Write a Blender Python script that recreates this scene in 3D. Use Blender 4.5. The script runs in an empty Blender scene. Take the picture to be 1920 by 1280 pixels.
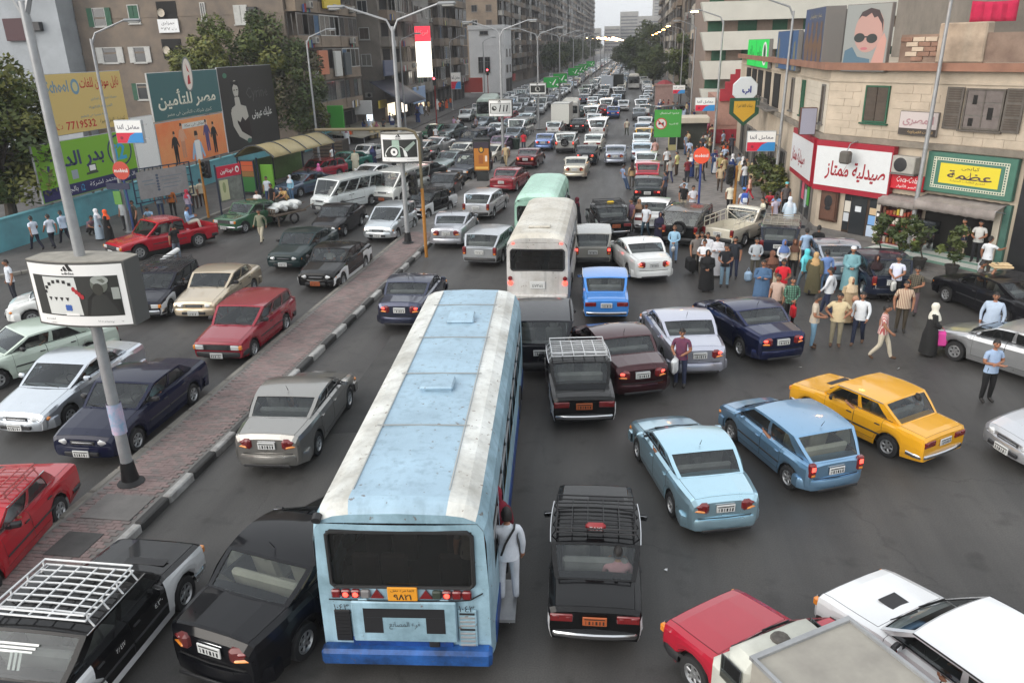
import bpy,math,random
from mathutils import Vector,Matrix
R=math.radians
rnd=random.Random(7)
SC=bpy.context.scene
COL=SC.collection
# ------------------------------------------------------------------ camera
F_PX,PITCH,ROLL,YAW,CAM_H=1458.9,0.3619,0.0257,-0.1549,8.89
_cp,_sp,_cy,_sy=math.cos(PITCH),math.sin(PITCH),math.cos(YAW),math.sin(YAW)
FWD=Vector((_sy*_cp,_cy*_cp,-_sp));_rt=Vector((_cy,-_sy,0));_dn=FWD.cross(_rt)
RGT=math.cos(ROLL)*_rt+math.sin(ROLL)*_dn
DWN=-math.sin(ROLL)*_rt+math.cos(ROLL)*_dn
cam_d=bpy.data.cameras.new('camera');cam=bpy.data.objects.new('camera',cam_d);COL.objects.link(cam)
cam_d.sensor_width=36.0;cam_d.lens=36*F_PX/1920;cam_d.clip_start=.1;cam_d.clip_end=6000
cam.matrix_world=Matrix(((RGT.x,-DWN.x,-FWD.x,0),(RGT.y,-DWN.y,-FWD.y,0),(RGT.z,-DWN.z,-FWD.z,CAM_H),(0,0,0,1)))
SC.camera=cam
# ------------------------------------------------------------------ sky, sun, exposure: an overcast dusk
w=bpy.data.worlds.new('World');SC.world=w;w.use_nodes=True
nt=w.node_tree;bg=nt.nodes['Background']
sk=nt.nodes.new('ShaderNodeTexSky');sk.sky_type='NISHITA';sk.sun_disc=False
SUN_EL,SUN_ROT=22,226
sk.sun_elevation=R(SUN_EL);sk.sun_rotation=R(SUN_ROT);sk.air_density=1.5;sk.dust_density=4
hs=nt.nodes.new('ShaderNodeHueSaturation');hs.inputs['Saturation'].default_value=.25
nt.links.new(sk.outputs[0],hs.inputs['Color'])
mx=nt.nodes.new('ShaderNodeMix');mx.data_type='RGBA';mx.inputs[0].default_value=.66
nt.links.new(hs.outputs[0],mx.inputs[6]);mx.inputs[7].default_value=(7.3,7.6,7.9,1)
nt.links.new(mx.outputs[2],bg.inputs[0]);bg.inputs[1].default_value=.135
sd=bpy.data.lights.new('sun','SUN');so=bpy.data.objects.new('sun',sd);COL.objects.link(so)
sd.energy=1.5;sd.angle=R(70);sd.color=(1,.93,.84)
_a=R(SUN_ROT);_sv=Vector((math.sin(_a)*math.cos(R(SUN_EL)),math.cos(_a)*math.cos(R(SUN_EL)),math.sin(R(SUN_EL))))
so.rotation_euler=_sv.to_track_quat('Z','Y').to_euler()
vs=SC.view_settings;vs.view_transform='Standard';vs.look='None';vs.exposure=0.48;vs.gamma=1;vs.use_curve_mapping=False
SC.cycles.max_bounces=6;SC.cycles.diffuse_bounces=2;SC.cycles.glossy_bounces=3;SC.cycles.transmission_bounces=3
SC.cycles.transparent_max_bounces=8;SC.cycles.caustics_reflective=False;SC.cycles.caustics_refractive=False
SC.cycles.use_denoising=True;SC.cycles.sample_clamp_indirect=4
# ------------------------------------------------------------------ survey helpers: photograph ray -> place in the world
def ray(x,y):return RGT*(x-960)+DWN*(y-640)+FWD*F_PX
def G(x,y,z=0.):
 d=ray(x,y);t=(z-CAM_H)/d.z;return Vector((d.x*t,d.y*t,z))
def atX(x,y,X):d=ray(x,y);t=X/d.x;return Vector((X,d.y*t,CAM_H+d.z*t))
def atY(x,y,Y):d=ray(x,y);t=Y/d.y;return Vector((d.x*t,Y,CAM_H+d.z*t))
def onP(x,y,p0,dr):
 """ray meets the vertical plane through p0 along dr: (distance along dr, height)"""
 d=ray(x,y);n=Vector((-dr[1],dr[0]));t=(n.x*p0[0]+n.y*p0[1])/(n.x*d.x+n.y*d.y)
 return(d.x*t-p0[0])*dr[0]+(d.y*t-p0[1])*dr[1],CAM_H+d.z*t
 # ------------------------------------------------------------------ materials
MATS={}
def mat(name,col=None,rough=.6,metal=0.,spec=.5,coat=0.,emit=0.,ecol=None,noise=0.,nscale=3.,bump=0.,bscale=40.,stain=None,rvar=0.,obj=True):
 if name in MATS:return MATS[name]
 m=bpy.data.materials.new(name);m.use_nodes=True;MATS[name]=m
 n=m.node_tree.nodes;l=m.node_tree.links;b=n['Principled BSDF']
 b.inputs['Base Color'].default_value=(*col,1);b.inputs['Roughness'].default_value=rough;b.inputs['Metallic'].default_value=metal
 b.inputs['Specular IOR Level'].default_value=spec;b.inputs['Coat Weight'].default_value=coat;b.inputs['Coat Roughness'].default_value=.06
 if emit:b.inputs['Emission Color'].default_value=(*(ecol or col),1);b.inputs['Emission Strength'].default_value=emit
 if noise or bump or rvar:
  tc=n.new('ShaderNodeTexCoord');src=tc.outputs['Object']
  if not obj:
   ge=n.new('ShaderNodeNewGeometry');src=ge.outputs['Position']
 if noise or rvar:
  nz=n.new('ShaderNodeTexNoise');nz.inputs['Scale'].default_value=nscale;nz.inputs['Detail'].default_value=6;nz.inputs['Roughness'].default_value=.65
  l.new(src,nz.inputs['Vector'])
  rp=n.new('ShaderNodeValToRGB');rp.color_ramp.elements[0].position=.3;rp.color_ramp.elements[1].position=.7
  d=stain or tuple(c*(1-noise)for c in col)
  rp.color_ramp.elements[0].color=(*d,1);rp.color_ramp.elements[1].color=(*tuple(min(.95,c*(1+noise*.25))for c in col),1)
  l.new(nz.outputs['Fac'],rp.inputs['Fac'])
  if noise:l.new(rp.outputs['Color'],b.inputs['Base Color'])
  if rvar:
   mr=n.new('ShaderNodeMapRange');mr.inputs[3].default_value=max(0,rough-rvar);mr.inputs[4].default_value=min(1,rough+rvar)
   l.new(nz.outputs['Fac'],mr.inputs[0]);l.new(mr.outputs[0],b.inputs['Roughness'])
 if bump:
  bz=n.new('ShaderNodeTexNoise');bz.inputs['Scale'].default_value=bscale;bz.inputs['Detail'].default_value=4
  l.new(src,bz.inputs['Vector']);bp=n.new('ShaderNodeBump');bp.inputs['Strength'].default_value=bump;bp.inputs['Distance'].default_value=.02
  l.new(bz.outputs['Fac'],bp.inputs['Height']);l.new(bp.outputs[0],b.inputs['Normal'])
 return m
def s2l(*c):
 return tuple(((x/255+.055)/1.055)**2.4 if x>10 else x/255/12.92 for x in c)
def flat(c,rough=.55,**k):return mat('tint_%02x%02x%02x_%d'%(*[int(x)for x in c],int(rough*100)),s2l(*c),rough,**k)
def paint(c,metal=False):
 n='paint_%d_%d_%d%s'%(*c,'_m' if metal else '')
 q=s2l(*c);lu=max(q);k=.62+.38*min(1,lu/.6);q=tuple(min(.88,x*k*(1.4 if metal and lu>.18 else 1))for x in q)
 return mat(n,q,.22 if not metal else .30,.78 if metal and lu>.06 else 0.,.25 if lu>.06 else .08,1. if lu>.06 else .62,noise=.045,nscale=4.,rvar=.08)
def glassmat(name,tint,fac,rough=.02,dust=.05):
 m=bpy.data.materials.new(name);m.use_nodes=True;MATS[name]=m
 n=m.node_tree.nodes;l=m.node_tree.links;n.remove(n['Principled BSDF'])
 tr=n.new('ShaderNodeBsdfTransparent');tr.inputs[0].default_value=(*tint,1)
 gl=n.new('ShaderNodeBsdfGlossy');gl.inputs['Roughness'].default_value=rough;gl.inputs['Color'].default_value=(.9,.95,1,1)
 df=n.new('ShaderNodeBsdfDiffuse');df.inputs[0].default_value=(.35,.36,.35,1)
 fr=n.new('ShaderNodeFresnel');fr.inputs[0].default_value=fac
 a=n.new('ShaderNodeMixShader');a.inputs[0].default_value=dust;l.new(tr.outputs[0],a.inputs[1]);l.new(df.outputs[0],a.inputs[2])
 c=n.new('ShaderNodeMixShader');l.new(fr.outputs[0],c.inputs[0]);l.new(a.outputs[0],c.inputs[1]);l.new(gl.outputs[0],c.inputs[2])
 l.new(c.outputs[0],n['Material Output'].inputs[0]);return m
GLASS=glassmat('car_glass',(.80,.85,.83),1.55,dust=.025)
GLASS_D=glassmat('dark_glass',(.42,.43,.42),1.55,dust=.03)
DARK=mat('dark_interior',(.02,.02,.022),.8,noise=.3)
RUB=mat('rubber',(.02,.02,.021),.8,noise=.25,nscale=9)
PLAS=mat('black_plastic',(.022,.022,.024),.5)
CHROME=mat('chrome',(.62,.63,.65),.18,1.)
STEEL=mat('galvanised',(.36,.37,.38),.45,.35,noise=.2,nscale=4)
RIM=mat('rim_silver',(.42,.43,.44),.35,.7,noise=.2,nscale=8)
RIMD=mat('rim_steel',(.14,.14,.145),.5,.4,noise=.3,nscale=8)
LAMPW=mat('headlamp_glass',(.75,.76,.76),.12,.3,.6,1.)
LAMPR=mat('tail_lamp',(.17,.010,.012),.2,0,.5,1.)
LAMPON=mat('tail_lamp_lit',(.8,.03,.02),.3,emit=3.2,ecol=(1.,.06,.04))
LAMPO=mat('indicator_amber',(.75,.25,.03),.25,coat=1)
PLATE=mat('plate_white',(.62,.63,.62),.4)
PLATEO=mat('plate_orange',(.40,.10,.03),.4)
INK=mat('ink_black',(.012,.012,.014),.6)
SEAT=mat('seat_cloth',(.27,.265,.26),.9,noise=.3)
SEATL=mat('seat_beige',(.58,.54,.45),.9,noise=.2)
WHITE=mat('white_paint',(.74,.75,.76),.45,noise=.1,nscale=2)
# ------------------------------------------------------------------ mesh builder
class MB:
 def __init__(s):s.v=[];s.f=[];s.m=[]
 def add(s,vs,fs,mi=0):
  o=len(s.v);s.v.extend([tuple(x)for x in vs])
  for f in fs:s.f.append(tuple(i+o for i in f));s.m.append(mi)
  return s
 def box(s,c,d,mi=0,ch=0.,rz=0.,rx=0.,ry=0.):
  hx,hy,hz=d[0]/2,d[1]/2,d[2]/2
  if ch<=0:
   vs=[Vector((x*hx,y*hy,z*hz))for z in(-1,1)for y in(-1,1)for x in(-1,1)]
   fs=[(0,2,3,1),(4,5,7,6),(0,1,5,4),(2,6,7,3),(0,4,6,2),(1,3,7,5)]
  else:
   ch=min(ch,hx*.95,hy*.95,hz*.95);vs=[];ix={}
   for x in(-1,1):
    for y in(-1,1):
     for z in(-1,1):
      for a in range(3):
       p=[x*(hx-ch),y*(hy-ch),z*(hz-ch)];p[a]=(x,y,z)[a]*(hx,hy,hz)[a]
       ix[x,y,z,a]=len(vs);vs.append(Vector(p))
   fs=[]
   q=[(-1,-1),(1,-1),(1,1),(-1,1)]
   for sg in(-1,1):
    fs.append(tuple(ix[sg,a,b,0]for a,b in(q if sg>0 else q[::-1])))
    fs.append(tuple(ix[a,sg,b,1]for a,b in(q if sg<0 else q[::-1])))
    fs.append(tuple(ix[a,b,sg,2]for a,b in(q if sg>0 else q[::-1])))
   for a in(-1,1):
    for b in(-1,1):
     k=a*b
     for A,B,e in((0,1,lambda t,w:(a,b,t,w)),(0,2,lambda t,w:(a,t,b,w)),(1,2,lambda t,w:(t,a,b,w))):
      fs.append((ix[e(-1,A)],ix[e(1,A)],ix[e(1,B)],ix[e(-1,B)]))
     for c3 in(-1,1):fs.append(tuple(ix[a,b,c3,w]for w in range(3)))
  M=Matrix.Rotation(rz,3,'Z')@Matrix.Rotation(rx,3,'X')@Matrix.Rotation(ry,3,'Y')if(rz or rx or ry)else None
  c=Vector(c);return s.add([(M@v if M else v)+c for v in vs],fs,mi)
 def tube(s,pts,r,n=6,mi=0,caps=True):
  pts=[Vector(p)for p in pts];k=len(pts);rs=r if isinstance(r,(list,tuple))else[r]*k;vs=[];up=None
  for i,p in enumerate(pts):
   t=(pts[min(i+1,k-1)]-pts[max(i-1,0)]).normalized()
   if up is None:up=t.orthogonal().normalized()
   u=(up-t*up.dot(t));u=u.normalized()if u.length>1e-6 else t.orthogonal().normalized();up=u;w2=t.cross(u)
   vs+=[p+(u*math.cos(2*math.pi*j/n)+w2*math.sin(2*math.pi*j/n))*rs[i]for j in range(n)]
  fs=[(i*n+j,i*n+(j+1)%n,(i+1)*n+(j+1)%n,(i+1)*n+j)for i in range(k-1)for j in range(n)]
  if caps:fs+=[tuple(range(n))[::-1],tuple((k-1)*n+j for j in range(n))]
  return s.add(vs,fs,mi)
 def lathe(s,prof,c=(0,0,0),n=16,mi=0,axis='Z',caps=False,sc=(1,1)):
  vs=[]
  for r0,h in prof:
   for j in range(n):
    a=2*math.pi*j/n;x,y=math.cos(a)*r0*sc[0],math.sin(a)*r0*sc[1]
    v=(x,y,h)if axis=='Z' else((h,x,y)if axis=='X' else(x,h,y))
    vs.append((v[0]+c[0],v[1]+c[1],v[2]+c[2]))
  k=len(prof);fs=[(i*n+j,i*n+(j+1)%n,(i+1)*n+(j+1)%n,(i+1)*n+j)for i in range(k-1)for j in range(n)]
  if caps:fs+=[tuple(range(n))[::-1],tuple((k-1)*n+j for j in range(n))]
  return s.add(vs,fs,mi)
 def grid(s,P,mi=0,flip=False):
  ny=len(P);nx=len(P[0]);vs=[p for row in P for p in row]
  fs=[(j*nx+i,j*nx+i+1,(j+1)*nx+i+1,(j+1)*nx+i)for j in range(ny-1)for i in range(nx-1)]
  return s.add(vs,[f[::-1]for f in fs]if flip else fs,mi)
 def quad(s,a,b,c,d,mi=0):return s.add([a,b,c,d],[(0,1,2,3)],mi)
 def prism(s,poly,z0,z1,mi=0):
  n=len(poly);vs=[(x,y,z0)for x,y in poly]+[(x,y,z1)for x,y in poly]
  return s.add(vs,[tuple(range(n))[::-1],tuple(range(n,2*n))]+[(i,(i+1)%n,(i+1)%n+n,i+n)for i in range(n)],mi)
 def xform(s,M):
  s.v=[tuple(M@Vector(v))for v in s.v];return s
 def merge(s,o,mo=0):
  k=len(s.v);s.v+=o.v;s.f+=[tuple(i+k for i in f)for f in o.f];s.m+=[m+mo for m in o.m];return s
 def mesh(s,name,smooth=True,ang=38):
  me=bpy.data.meshes.new(name);me.from_pydata(s.v,[],s.f)
  me.polygons.foreach_set('material_index',s.m)
  if smooth:
   me.polygons.foreach_set('use_smooth',[True]*len(s.f));me.update()
   try:me.set_sharp_from_angle(angle=R(ang))
   except Exception:pass
  me.update();return me
def link(name,me,mats,parent=None,slotted=False):
 o=bpy.data.objects.new(name,me);COL.objects.link(o)
 if not isinstance(mats,(list,tuple)):mats=[mats]
 if slotted:
  for i,m in enumerate(mats):
   o.material_slots[i].link='OBJECT';o.material_slots[i].material=m
 else:
  if not me.materials:
   for m in mats:me.materials.append(m)
 if parent:o.parent=parent
 return o
def obj(name,mb,mats,parent=None,smooth=True,ang=38):return link(name,mb.mesh(name,smooth,ang),mats,parent)
def tag(o,label=None,cat=None,group=None,kind=None):
 if label:o['label']=label
 if cat:o['category']=cat
 if group:o['group']=group
 if kind:o['kind']=kind
 return o
def thing(name,label,cat,loc=(0,0,0),rz=0.,group=None):
 o=bpy.data.objects.new(name,None);COL.objects.link(o);o.empty_display_size=.2
 o.location=loc;o.rotation_euler=(0,0,rz);return tag(o,label,cat,group)
def struct(name,mb,m,smooth=False):return tag(obj(name,mb,m,smooth=smooth),kind='structure')
# ------------------------------------------------------------------ lettering (Arabic letters shaped by hand)
_AB=dict(zip('ابةتثجحخدذرزسشصضطظعغفقكلمنهوىيأ',(0xFE8D,0xFE8F,0xFE93,0xFE95,0xFE99,0xFE9D,0xFEA1,0xFEA5,0xFEA9,0xFEAB,0xFEAD,0xFEAF,0xFEB1,0xFEB5,0xFEB9,0xFEBD,0xFEC1,0xFEC5,0xFEC9,0xFECD,0xFED1,0xFED5,0xFED9,0xFEDD,0xFEE1,0xFEE5,0xFEE9,0xFEED,0xFEEF,0xFEF1,0xFE83)))
_NF=set('اأدذرزوةى')
def arabic(s):
 if not any(c in _AB for c in s):return s
 out=[];n=len(s)
 for i,c in enumerate(s):
  if c not in _AB:out.append(c);continue
  p=i>0 and s[i-1]in _AB and s[i-1]not in _NF;q=i<n-1 and s[i+1]in _AB and c not in _NF
  out.append(chr(_AB[c]+(3 if p and q else 1 if p else 2 if q else 0)))
 return ''.join(reversed(out))
_TX={}
def text_mesh(s,width=None,height=None,bold=0.,shear=0.,ext=0.):
 """lettering centred on the origin in the xy plane, fitted in width and/or height (metres)"""
 key=(s,width,height,bold,shear)
 if key in _TX:return _TX[key]
 cu=bpy.data.curves.new('lettering','FONT');cu.body=arabic(s);cu.resolution_u=1;cu.offset=bold;cu.shear=shear;cu.extrude=ext
 o=bpy.data.objects.new('lettering',cu)
 me=bpy.data.meshes.new_from_object(o)
 bpy.data.objects.remove(o)
 xs=[v.co.x for v in me.vertices];ys=[v.co.y for v in me.vertices]
 if not xs:xs=[0,1];ys=[0,1]
 W,Hh=max(xs)-min(xs),max(ys)-min(ys)
 sx=width/W if width else height/Hh;sy=height/Hh if height else sx
 cx,cy=(max(xs)+min(xs))/2,(max(ys)+min(ys))/2
 me.transform(Matrix.Diagonal((sx,sy,1,1))@Matrix.Translation((-cx,-cy,0)))
 me.name='lettering';me.materials.clear();_TX[key]=me;return me
def letters(s,m,parent,M,width=None,height=None,bold=0.,shear=0.):
 me=text_mesh(s,width,height,bold,shear)
 if not me.materials:me.materials.append(None)
 o=bpy.data.objects.new('lettering',me);COL.objects.link(o);o.material_slots[0].link='OBJECT';o.material_slots[0].material=m
 if parent:o.parent=parent
 o.matrix_local=M;return o
def face_m(p,dx,dz=(0,0,1)):
 """matrix whose x runs along dx, y up dz, z out of the face (towards dx x dz)"""
 x=Vector(dx).normalized();y=Vector(dz).normalized();z=x.cross(y).normalized();y=z.cross(x)
 return Matrix(((x.x,y.x,z.x,p[0]),(x.y,y.y,z.y,p[1]),(x.z,y.z,z.z,p[2]),(0,0,0,1)))
 # ------------------------------------------------------------------ ground, road, pavements
def road_mat():
 m=bpy.data.materials.new('asphalt');m.use_nodes=True;n=m.node_tree.nodes;l=m.node_tree.links;b=n['Principled BSDF']
 ge=n.new('ShaderNodeNewGeometry')
 def noise(sc,det=5,stretch=None,ro=.6):
  z=n.new('ShaderNodeTexNoise');z.inputs['Scale'].default_value=sc;z.inputs['Detail'].default_value=det;z.inputs['Roughness'].default_value=ro
  if stretch:
   mp=n.new('ShaderNodeMapping');mp.inputs['Scale'].default_value=stretch;l.new(ge.outputs['Position'],mp.inputs['Vector']);l.new(mp.outputs[0],z.inputs['Vector'])
  else:l.new(ge.outputs['Position'],z.inputs['Vector'])
  return z
 def ramp(z,p0,p1,c0,c1):
  r=n.new('ShaderNodeValToRGB');r.color_ramp.elements[0].position=p0;r.color_ramp.elements[1].position=p1
  r.color_ramp.elements[0].color=(*c0,1);r.color_ramp.elements[1].color=(*c1,1);l.new(z.outputs['Fac'],r.inputs['Fac']);return r
 def mul(a,c,f=1.):
  x=n.new('ShaderNodeMix');x.data_type='RGBA';x.blend_type='MULTIPLY';x.inputs[0].default_value=f;l.new(a,x.inputs[6]);l.new(c,x.inputs[7]);return x.outputs[2]
 base=ramp(noise(.22,6),.3,.7,(.048,.0465,.0452),(.084,.0805,.077))
 trk=ramp(noise(.55,4,(1.3,.05,1)),.38,.62,(.72,.72,.73),(1.12,1.11,1.1))
 spots=ramp(noise(1.3,3),.27,.42,(.45,.44,.43),(1,1,1))
 grain=ramp(noise(38,3),.35,.68,(.72,.72,.72),(1.3,1.29,1.27))
 c=mul(mul(mul(base.outputs[0],trk.outputs[0],.8),spots.outputs[0],.7),grain.outputs[0],.7)
 vo=n.new('ShaderNodeTexVoronoi');vo.feature='DISTANCE_TO_EDGE';vo.inputs['Scale'].default_value=.35
 wz=noise(1.5,4);ad=n.new('ShaderNodeMix');ad.data_type='VECTOR';ad.inputs[0].default_value=.35;l.new(ge.outputs['Position'],ad.inputs[4]);l.new(wz.outputs['Color'],ad.inputs[5]);l.new(ad.outputs[1],vo.inputs['Vector'])
 cr_=n.new('ShaderNodeMapRange');cr_.inputs[1].default_value=.0;cr_.inputs[2].default_value=.006;cr_.inputs[3].default_value=.0;l.new(vo.outputs['Distance'],cr_.inputs[0])
 mk=ramp(noise(.3,3),.46,.56,(1,1,1),(0,0,0));mx_=n.new('ShaderNodeMath');mx_.operation='MAXIMUM';l.new(cr_.outputs[0],mx_.inputs[0]);l.new(mk.outputs[0],mx_.inputs[1])
 cc=n.new('ShaderNodeMapRange');cc.inputs[3].default_value=.72;l.new(mx_.outputs[0],cc.inputs[0]);c=mul(c,cc.outputs[0])
 l.new(c,b.inputs['Base Color'])
 rr=n.new('ShaderNodeMapRange');rr.inputs[1].default_value=.3;rr.inputs[2].default_value=.7;rr.inputs[3].default_value=.42;rr.inputs[4].default_value=.72
 z3=noise(.5,5,(1,.12,1));l.new(z3.outputs['Fac'],rr.inputs[0]);l.new(rr.outputs[0],b.inputs['Roughness'])
 bz=noise(55,3);bp=n.new('ShaderNodeBump');bp.inputs['Strength'].default_value=.35;bp.inputs['Distance'].default_value=.012;l.new(bz.outputs['Fac'],bp.inputs['Height']);l.new(bp.outputs[0],b.inputs['Normal'])
 return m
ASPH=road_mat()
CONC=mat('concrete',(.20,.19,.18),.85,noise=.35,nscale=1.2,bump=.3,bscale=30,obj=False)
CONCD=mat('pavement_asphalt',(.105,.10,.096),.85,noise=.4,nscale=.7,bump=.3,bscale=45,obj=False)
TILE=mat('pavement_tile',(.245,.225,.21),.8,noise=.25,nscale=.9,obj=False)
TILE2=mat('pavement_tile_dark',(.205,.19,.18),.8,noise=.3,nscale=.9,obj=False)
PINK=mat('median_tile_pink',(.265,.195,.185),.85,noise=.35,nscale=1.4,obj=False)
PINK2=mat('median_tile_grey',(.215,.18,.17),.85,noise=.35,nscale=1.4,obj=False)
KWHITE=mat('kerb_white',(.42,.42,.41),.8,noise=.45,nscale=3,stain=(.22,.21,.20),obj=False)
KBLACK=mat('kerb_black',(.048,.047,.046),.7,noise=.4,nscale=3,obj=False)
KGREY=mat('kerb_grey',(.23,.215,.19),.85,noise=.35,nscale=2,obj=False)
EARTH=mat('dusty_ground',(.16,.145,.12),.95,noise=.3,nscale=.3,obj=False)
g=MB();g.quad((-3000,-300,-.03),(3000,-300,-.03),(3000,4000,-.03),(-3000,4000,-.03));struct('ground',g,EARTH)
g=MB();g.grid([[Vector((x,y,0))for x in(-70,-30,0,30,70)]for y in(-25,0,60,200,800)]);struct('road',g,ASPH)
def inside(poly,x,y):
 r=False;n=len(poly)
 for i in range(n):
  (a,b),(c,d)=poly[i],poly[(i+1)%n]
  if(b>y)!=(d>y)and x<(c-a)*(y-b)/(d-b)+a:r=not r
 return r
def tiles(parent,poly,size,rot,z,mats,near,nmax,ymax,name='paving_tile',gap=.02,th=.02,mixp=.3):
 me=MB();me.box((0,0,0),(size[0]-gap,size[1]-gap,th),0,.006);base=me.mesh(name,False);base.materials.append(None)
 ca,sa=math.cos(rot),math.sin(rot);xs=[p[0]for p in poly];ys=[p[1]for p in poly];cx,cy=sum(xs)/len(xs),sum(ys)/len(ys)
 rr=max(math.hypot(x-cx,y-cy)for x,y in poly);C=[]
 for i in range(int(-rr/size[0])-1,int(rr/size[0])+2):
  for j in range(int(-rr/size[1])-1,int(rr/size[1])+2):
   u,v=i*size[0]+(size[0]/2 if j%2 and rot==0 else 0),j*size[1];x,y=cx+u*ca-v*sa,cy+u*sa+v*ca
   if y<ymax and all(inside(poly,x+du*ca-dv*sa,y+du*sa+dv*ca)for du in(-size[0]/2,size[0]/2)for dv in(-size[1]/2,size[1]/2)):C.append((math.hypot(x-near[0],y-near[1]),x,y))
 C.sort();rest=MB()
 for k,(d,x,y)in enumerate(C):
  mi=rnd.random()<mixp;dz=rnd.uniform(-.004,.004)
  if k<nmax:
   o=link(name,base,[mats[mi]],parent,True);o.location=(x,y,z+dz);o.rotation_euler=(rnd.uniform(-.008,.008),rnd.uniform(-.008,.008),rot)
  else:rest.box((x,y,z+dz),(size[0]-gap,size[1]-gap,th),int(mi),rz=rot)
 if rest.v:o=obj(name,rest,mats,parent,False);o['kind']='stuff'
RP=[(2.4,120),(2.0,66),(2.0,50),(2.6,43.5),(4.6,39.6),(7.4,35.9),(10.1,33.3),(13.6,27.6),(22,19),(40,24),(40,120)]
g=MB();g.prism(RP,-.02,.13);pv=struct('pavement',g,[CONC])
tiles(pv,[(2.2,78),(2.2,50),(2.8,43.9),(4.8,40.0),(7.4,36.3),(8.6,35.1),(8.6,78)],(.5,.5),R(45),.132,[TILE,TILE2],(5,40),300,78)
g=MB();g.prism([(2.4,420),(2.4,120.01),(40,120.01),(40,420)],-.02,.13);struct('pavement',g,[CONC])
LP=[(-60,25.5),(-32,27.2),(-27.2,29.0),(-25.2,31.4),(-24.2,38),(-24.0,60),(-25.6,90),(-26.5,120),(-27,420),(-60,420)]
g=MB();g.prism(LP,-.02,.12);lpv=struct('pavement',g,[CONCD])
for i in range(1,len(LP)-2):
 (a,b),(c,d)=LP[i],LP[i+1];L=math.hypot(c-a,d-b);n=int(min(L,95)/1.0)
 for k in range(n):
  if b+(d-b)/L*(k+.5)>88:break
  t=(k+.5)/L;m=MB();m.box((a+(c-a)*t,b+(d-b)*t,.062),(.22,.97,.15),0,.02,rz=math.atan2(d-b,c-a)-math.pi/2);obj('kerb_stone',m,KGREY,lpv,False)
for i in range(1,len(RP)-4):
 (a,b),(c,d)=RP[i],RP[i+1];L=math.hypot(c-a,d-b);n=int(L/1.0)
 for k in range(n):
  t=(k+.5)/max(1,n)
  m=MB();m.box((a+(c-a)*t,b+(d-b)*t,.068),(.22,L/max(1,n)-.03,.16),0,.02,rz=math.atan2(d-b,c-a)-math.pi/2);obj('kerb_stone',m,KGREY,pv,False)
MX0,MX1=-11.35,-9.45
g=MB();g.box(((MX0+MX1)/2,44,.07),(MX1-MX0-.3,84,.17));md=struct('median',g,CONC)
g=MB();g.box(((MX0+MX1)/2,260,.07),(MX1-MX0,340,.18));struct('median',g,CONC)
tiles(md,[(MX0+.19,2),(MX1-.19,2),(MX1-.19,38),(MX0+.19,38)],(.20,.10),0,.163,[PINK,PINK2],(-10.4,11),300,38,gap=.008,th=.02,mixp=.35)
for k in range(84):
 y=2.5+k*1.0
 for X,side in((MX1-.09,1),(MX0+.09,0)):
  m=MB();m.box((X,y,.075),(.19,.975,.21),0,.03)
  mm=(KWHITE if k%2 else KBLACK)if side and y<38 else KGREY
  obj('kerb_stone',m,mm,md,False)
mh=MB();mh.box((-10.35,11.2,.180),(.75,.75,.02),0,.004);mh.lathe([(.03,.194),(.001,.198)],(-10.35,11.2,0),8);tag(obj('manhole_cover',mh,mat('cast_iron',(.07,.068,.066),.7,noise=.3)),'dark square manhole cover in the pink tiled median','manhole cover')
mh=MB();mh.box((-10.3,12.5,.178),(1.1,.9,.02),0,.004);tag(obj('concrete_slab',mh,CONC),'grey concrete patch slab in the pink median beside the near lamp post','concrete slab')
for x0,y0,x1,y1,a in((-7.6,16.5,-5.2,23.5,.02),(-18,26,-15.6,32,.05),(-1.4,40,1.0,47,0)):
 m=MB();cx,cy=(x0+x1)/2,(y0+y1)/2;m.add([Vector((cx,cy,.004))+Matrix.Rotation(a,3,'Z')@Vector((u*(x1-x0)/2*rnd.uniform(.93,1.05),v*(y1-y0)/2*rnd.uniform(.95,1.04),0))for u,v in((-1,-1),(-.2,-1.02),(1,-1),(1.03,.1),(1,1),(.1,.98),(-1,1),(-.97,0))],[tuple(range(8))]);struct('road_patch',m,mat('asphalt_patch',(.064,.062,.060),.75,noise=.3,nscale=1.5,bump=.3,bscale=50,obj=False))
for x,y in((3.1,19.2),(-4.0,29.5),(-14.5,20.5)):
 m=MB();m.lathe([(.36,.004),(.33,.012),(.30,.008),(.001,.008)],(x,y,0),20);tag(obj('manhole_cover',m,mat('cast_iron',(.07,.068,.066),.7,noise=.3)),{3.1:'round iron manhole cover in the road near the yellow saloon',-4.0:'round iron manhole cover in the road near the white coach',-14.5:'round iron manhole cover in the oncoming lanes'}[x],'manhole cover')
for k,(px,py)in enumerate([(956,1165),(1248,1070),(205,893),(222,885),(710,232+250),(868,560),(785,755),(1500,690),(1685,693),(1592,582),(600,1065)]):
 p=G(px,py);m=MB();a=rnd.uniform(.04,.09)
 m.add([p+Vector((rnd.uniform(-a,a),rnd.uniform(-a,a),.006+rnd.uniform(0,.05)))for _ in range(7)],[(0,1,2),(0,2,3),(0,3,4),(0,4,5),(0,5,6),(1,3,5)])
 if px not in(1592,600):tag(obj('paper_scrap',m,WHITE),'crumpled white paper scrap lying on the asphalt','litter','paper scraps on the road')
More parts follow.
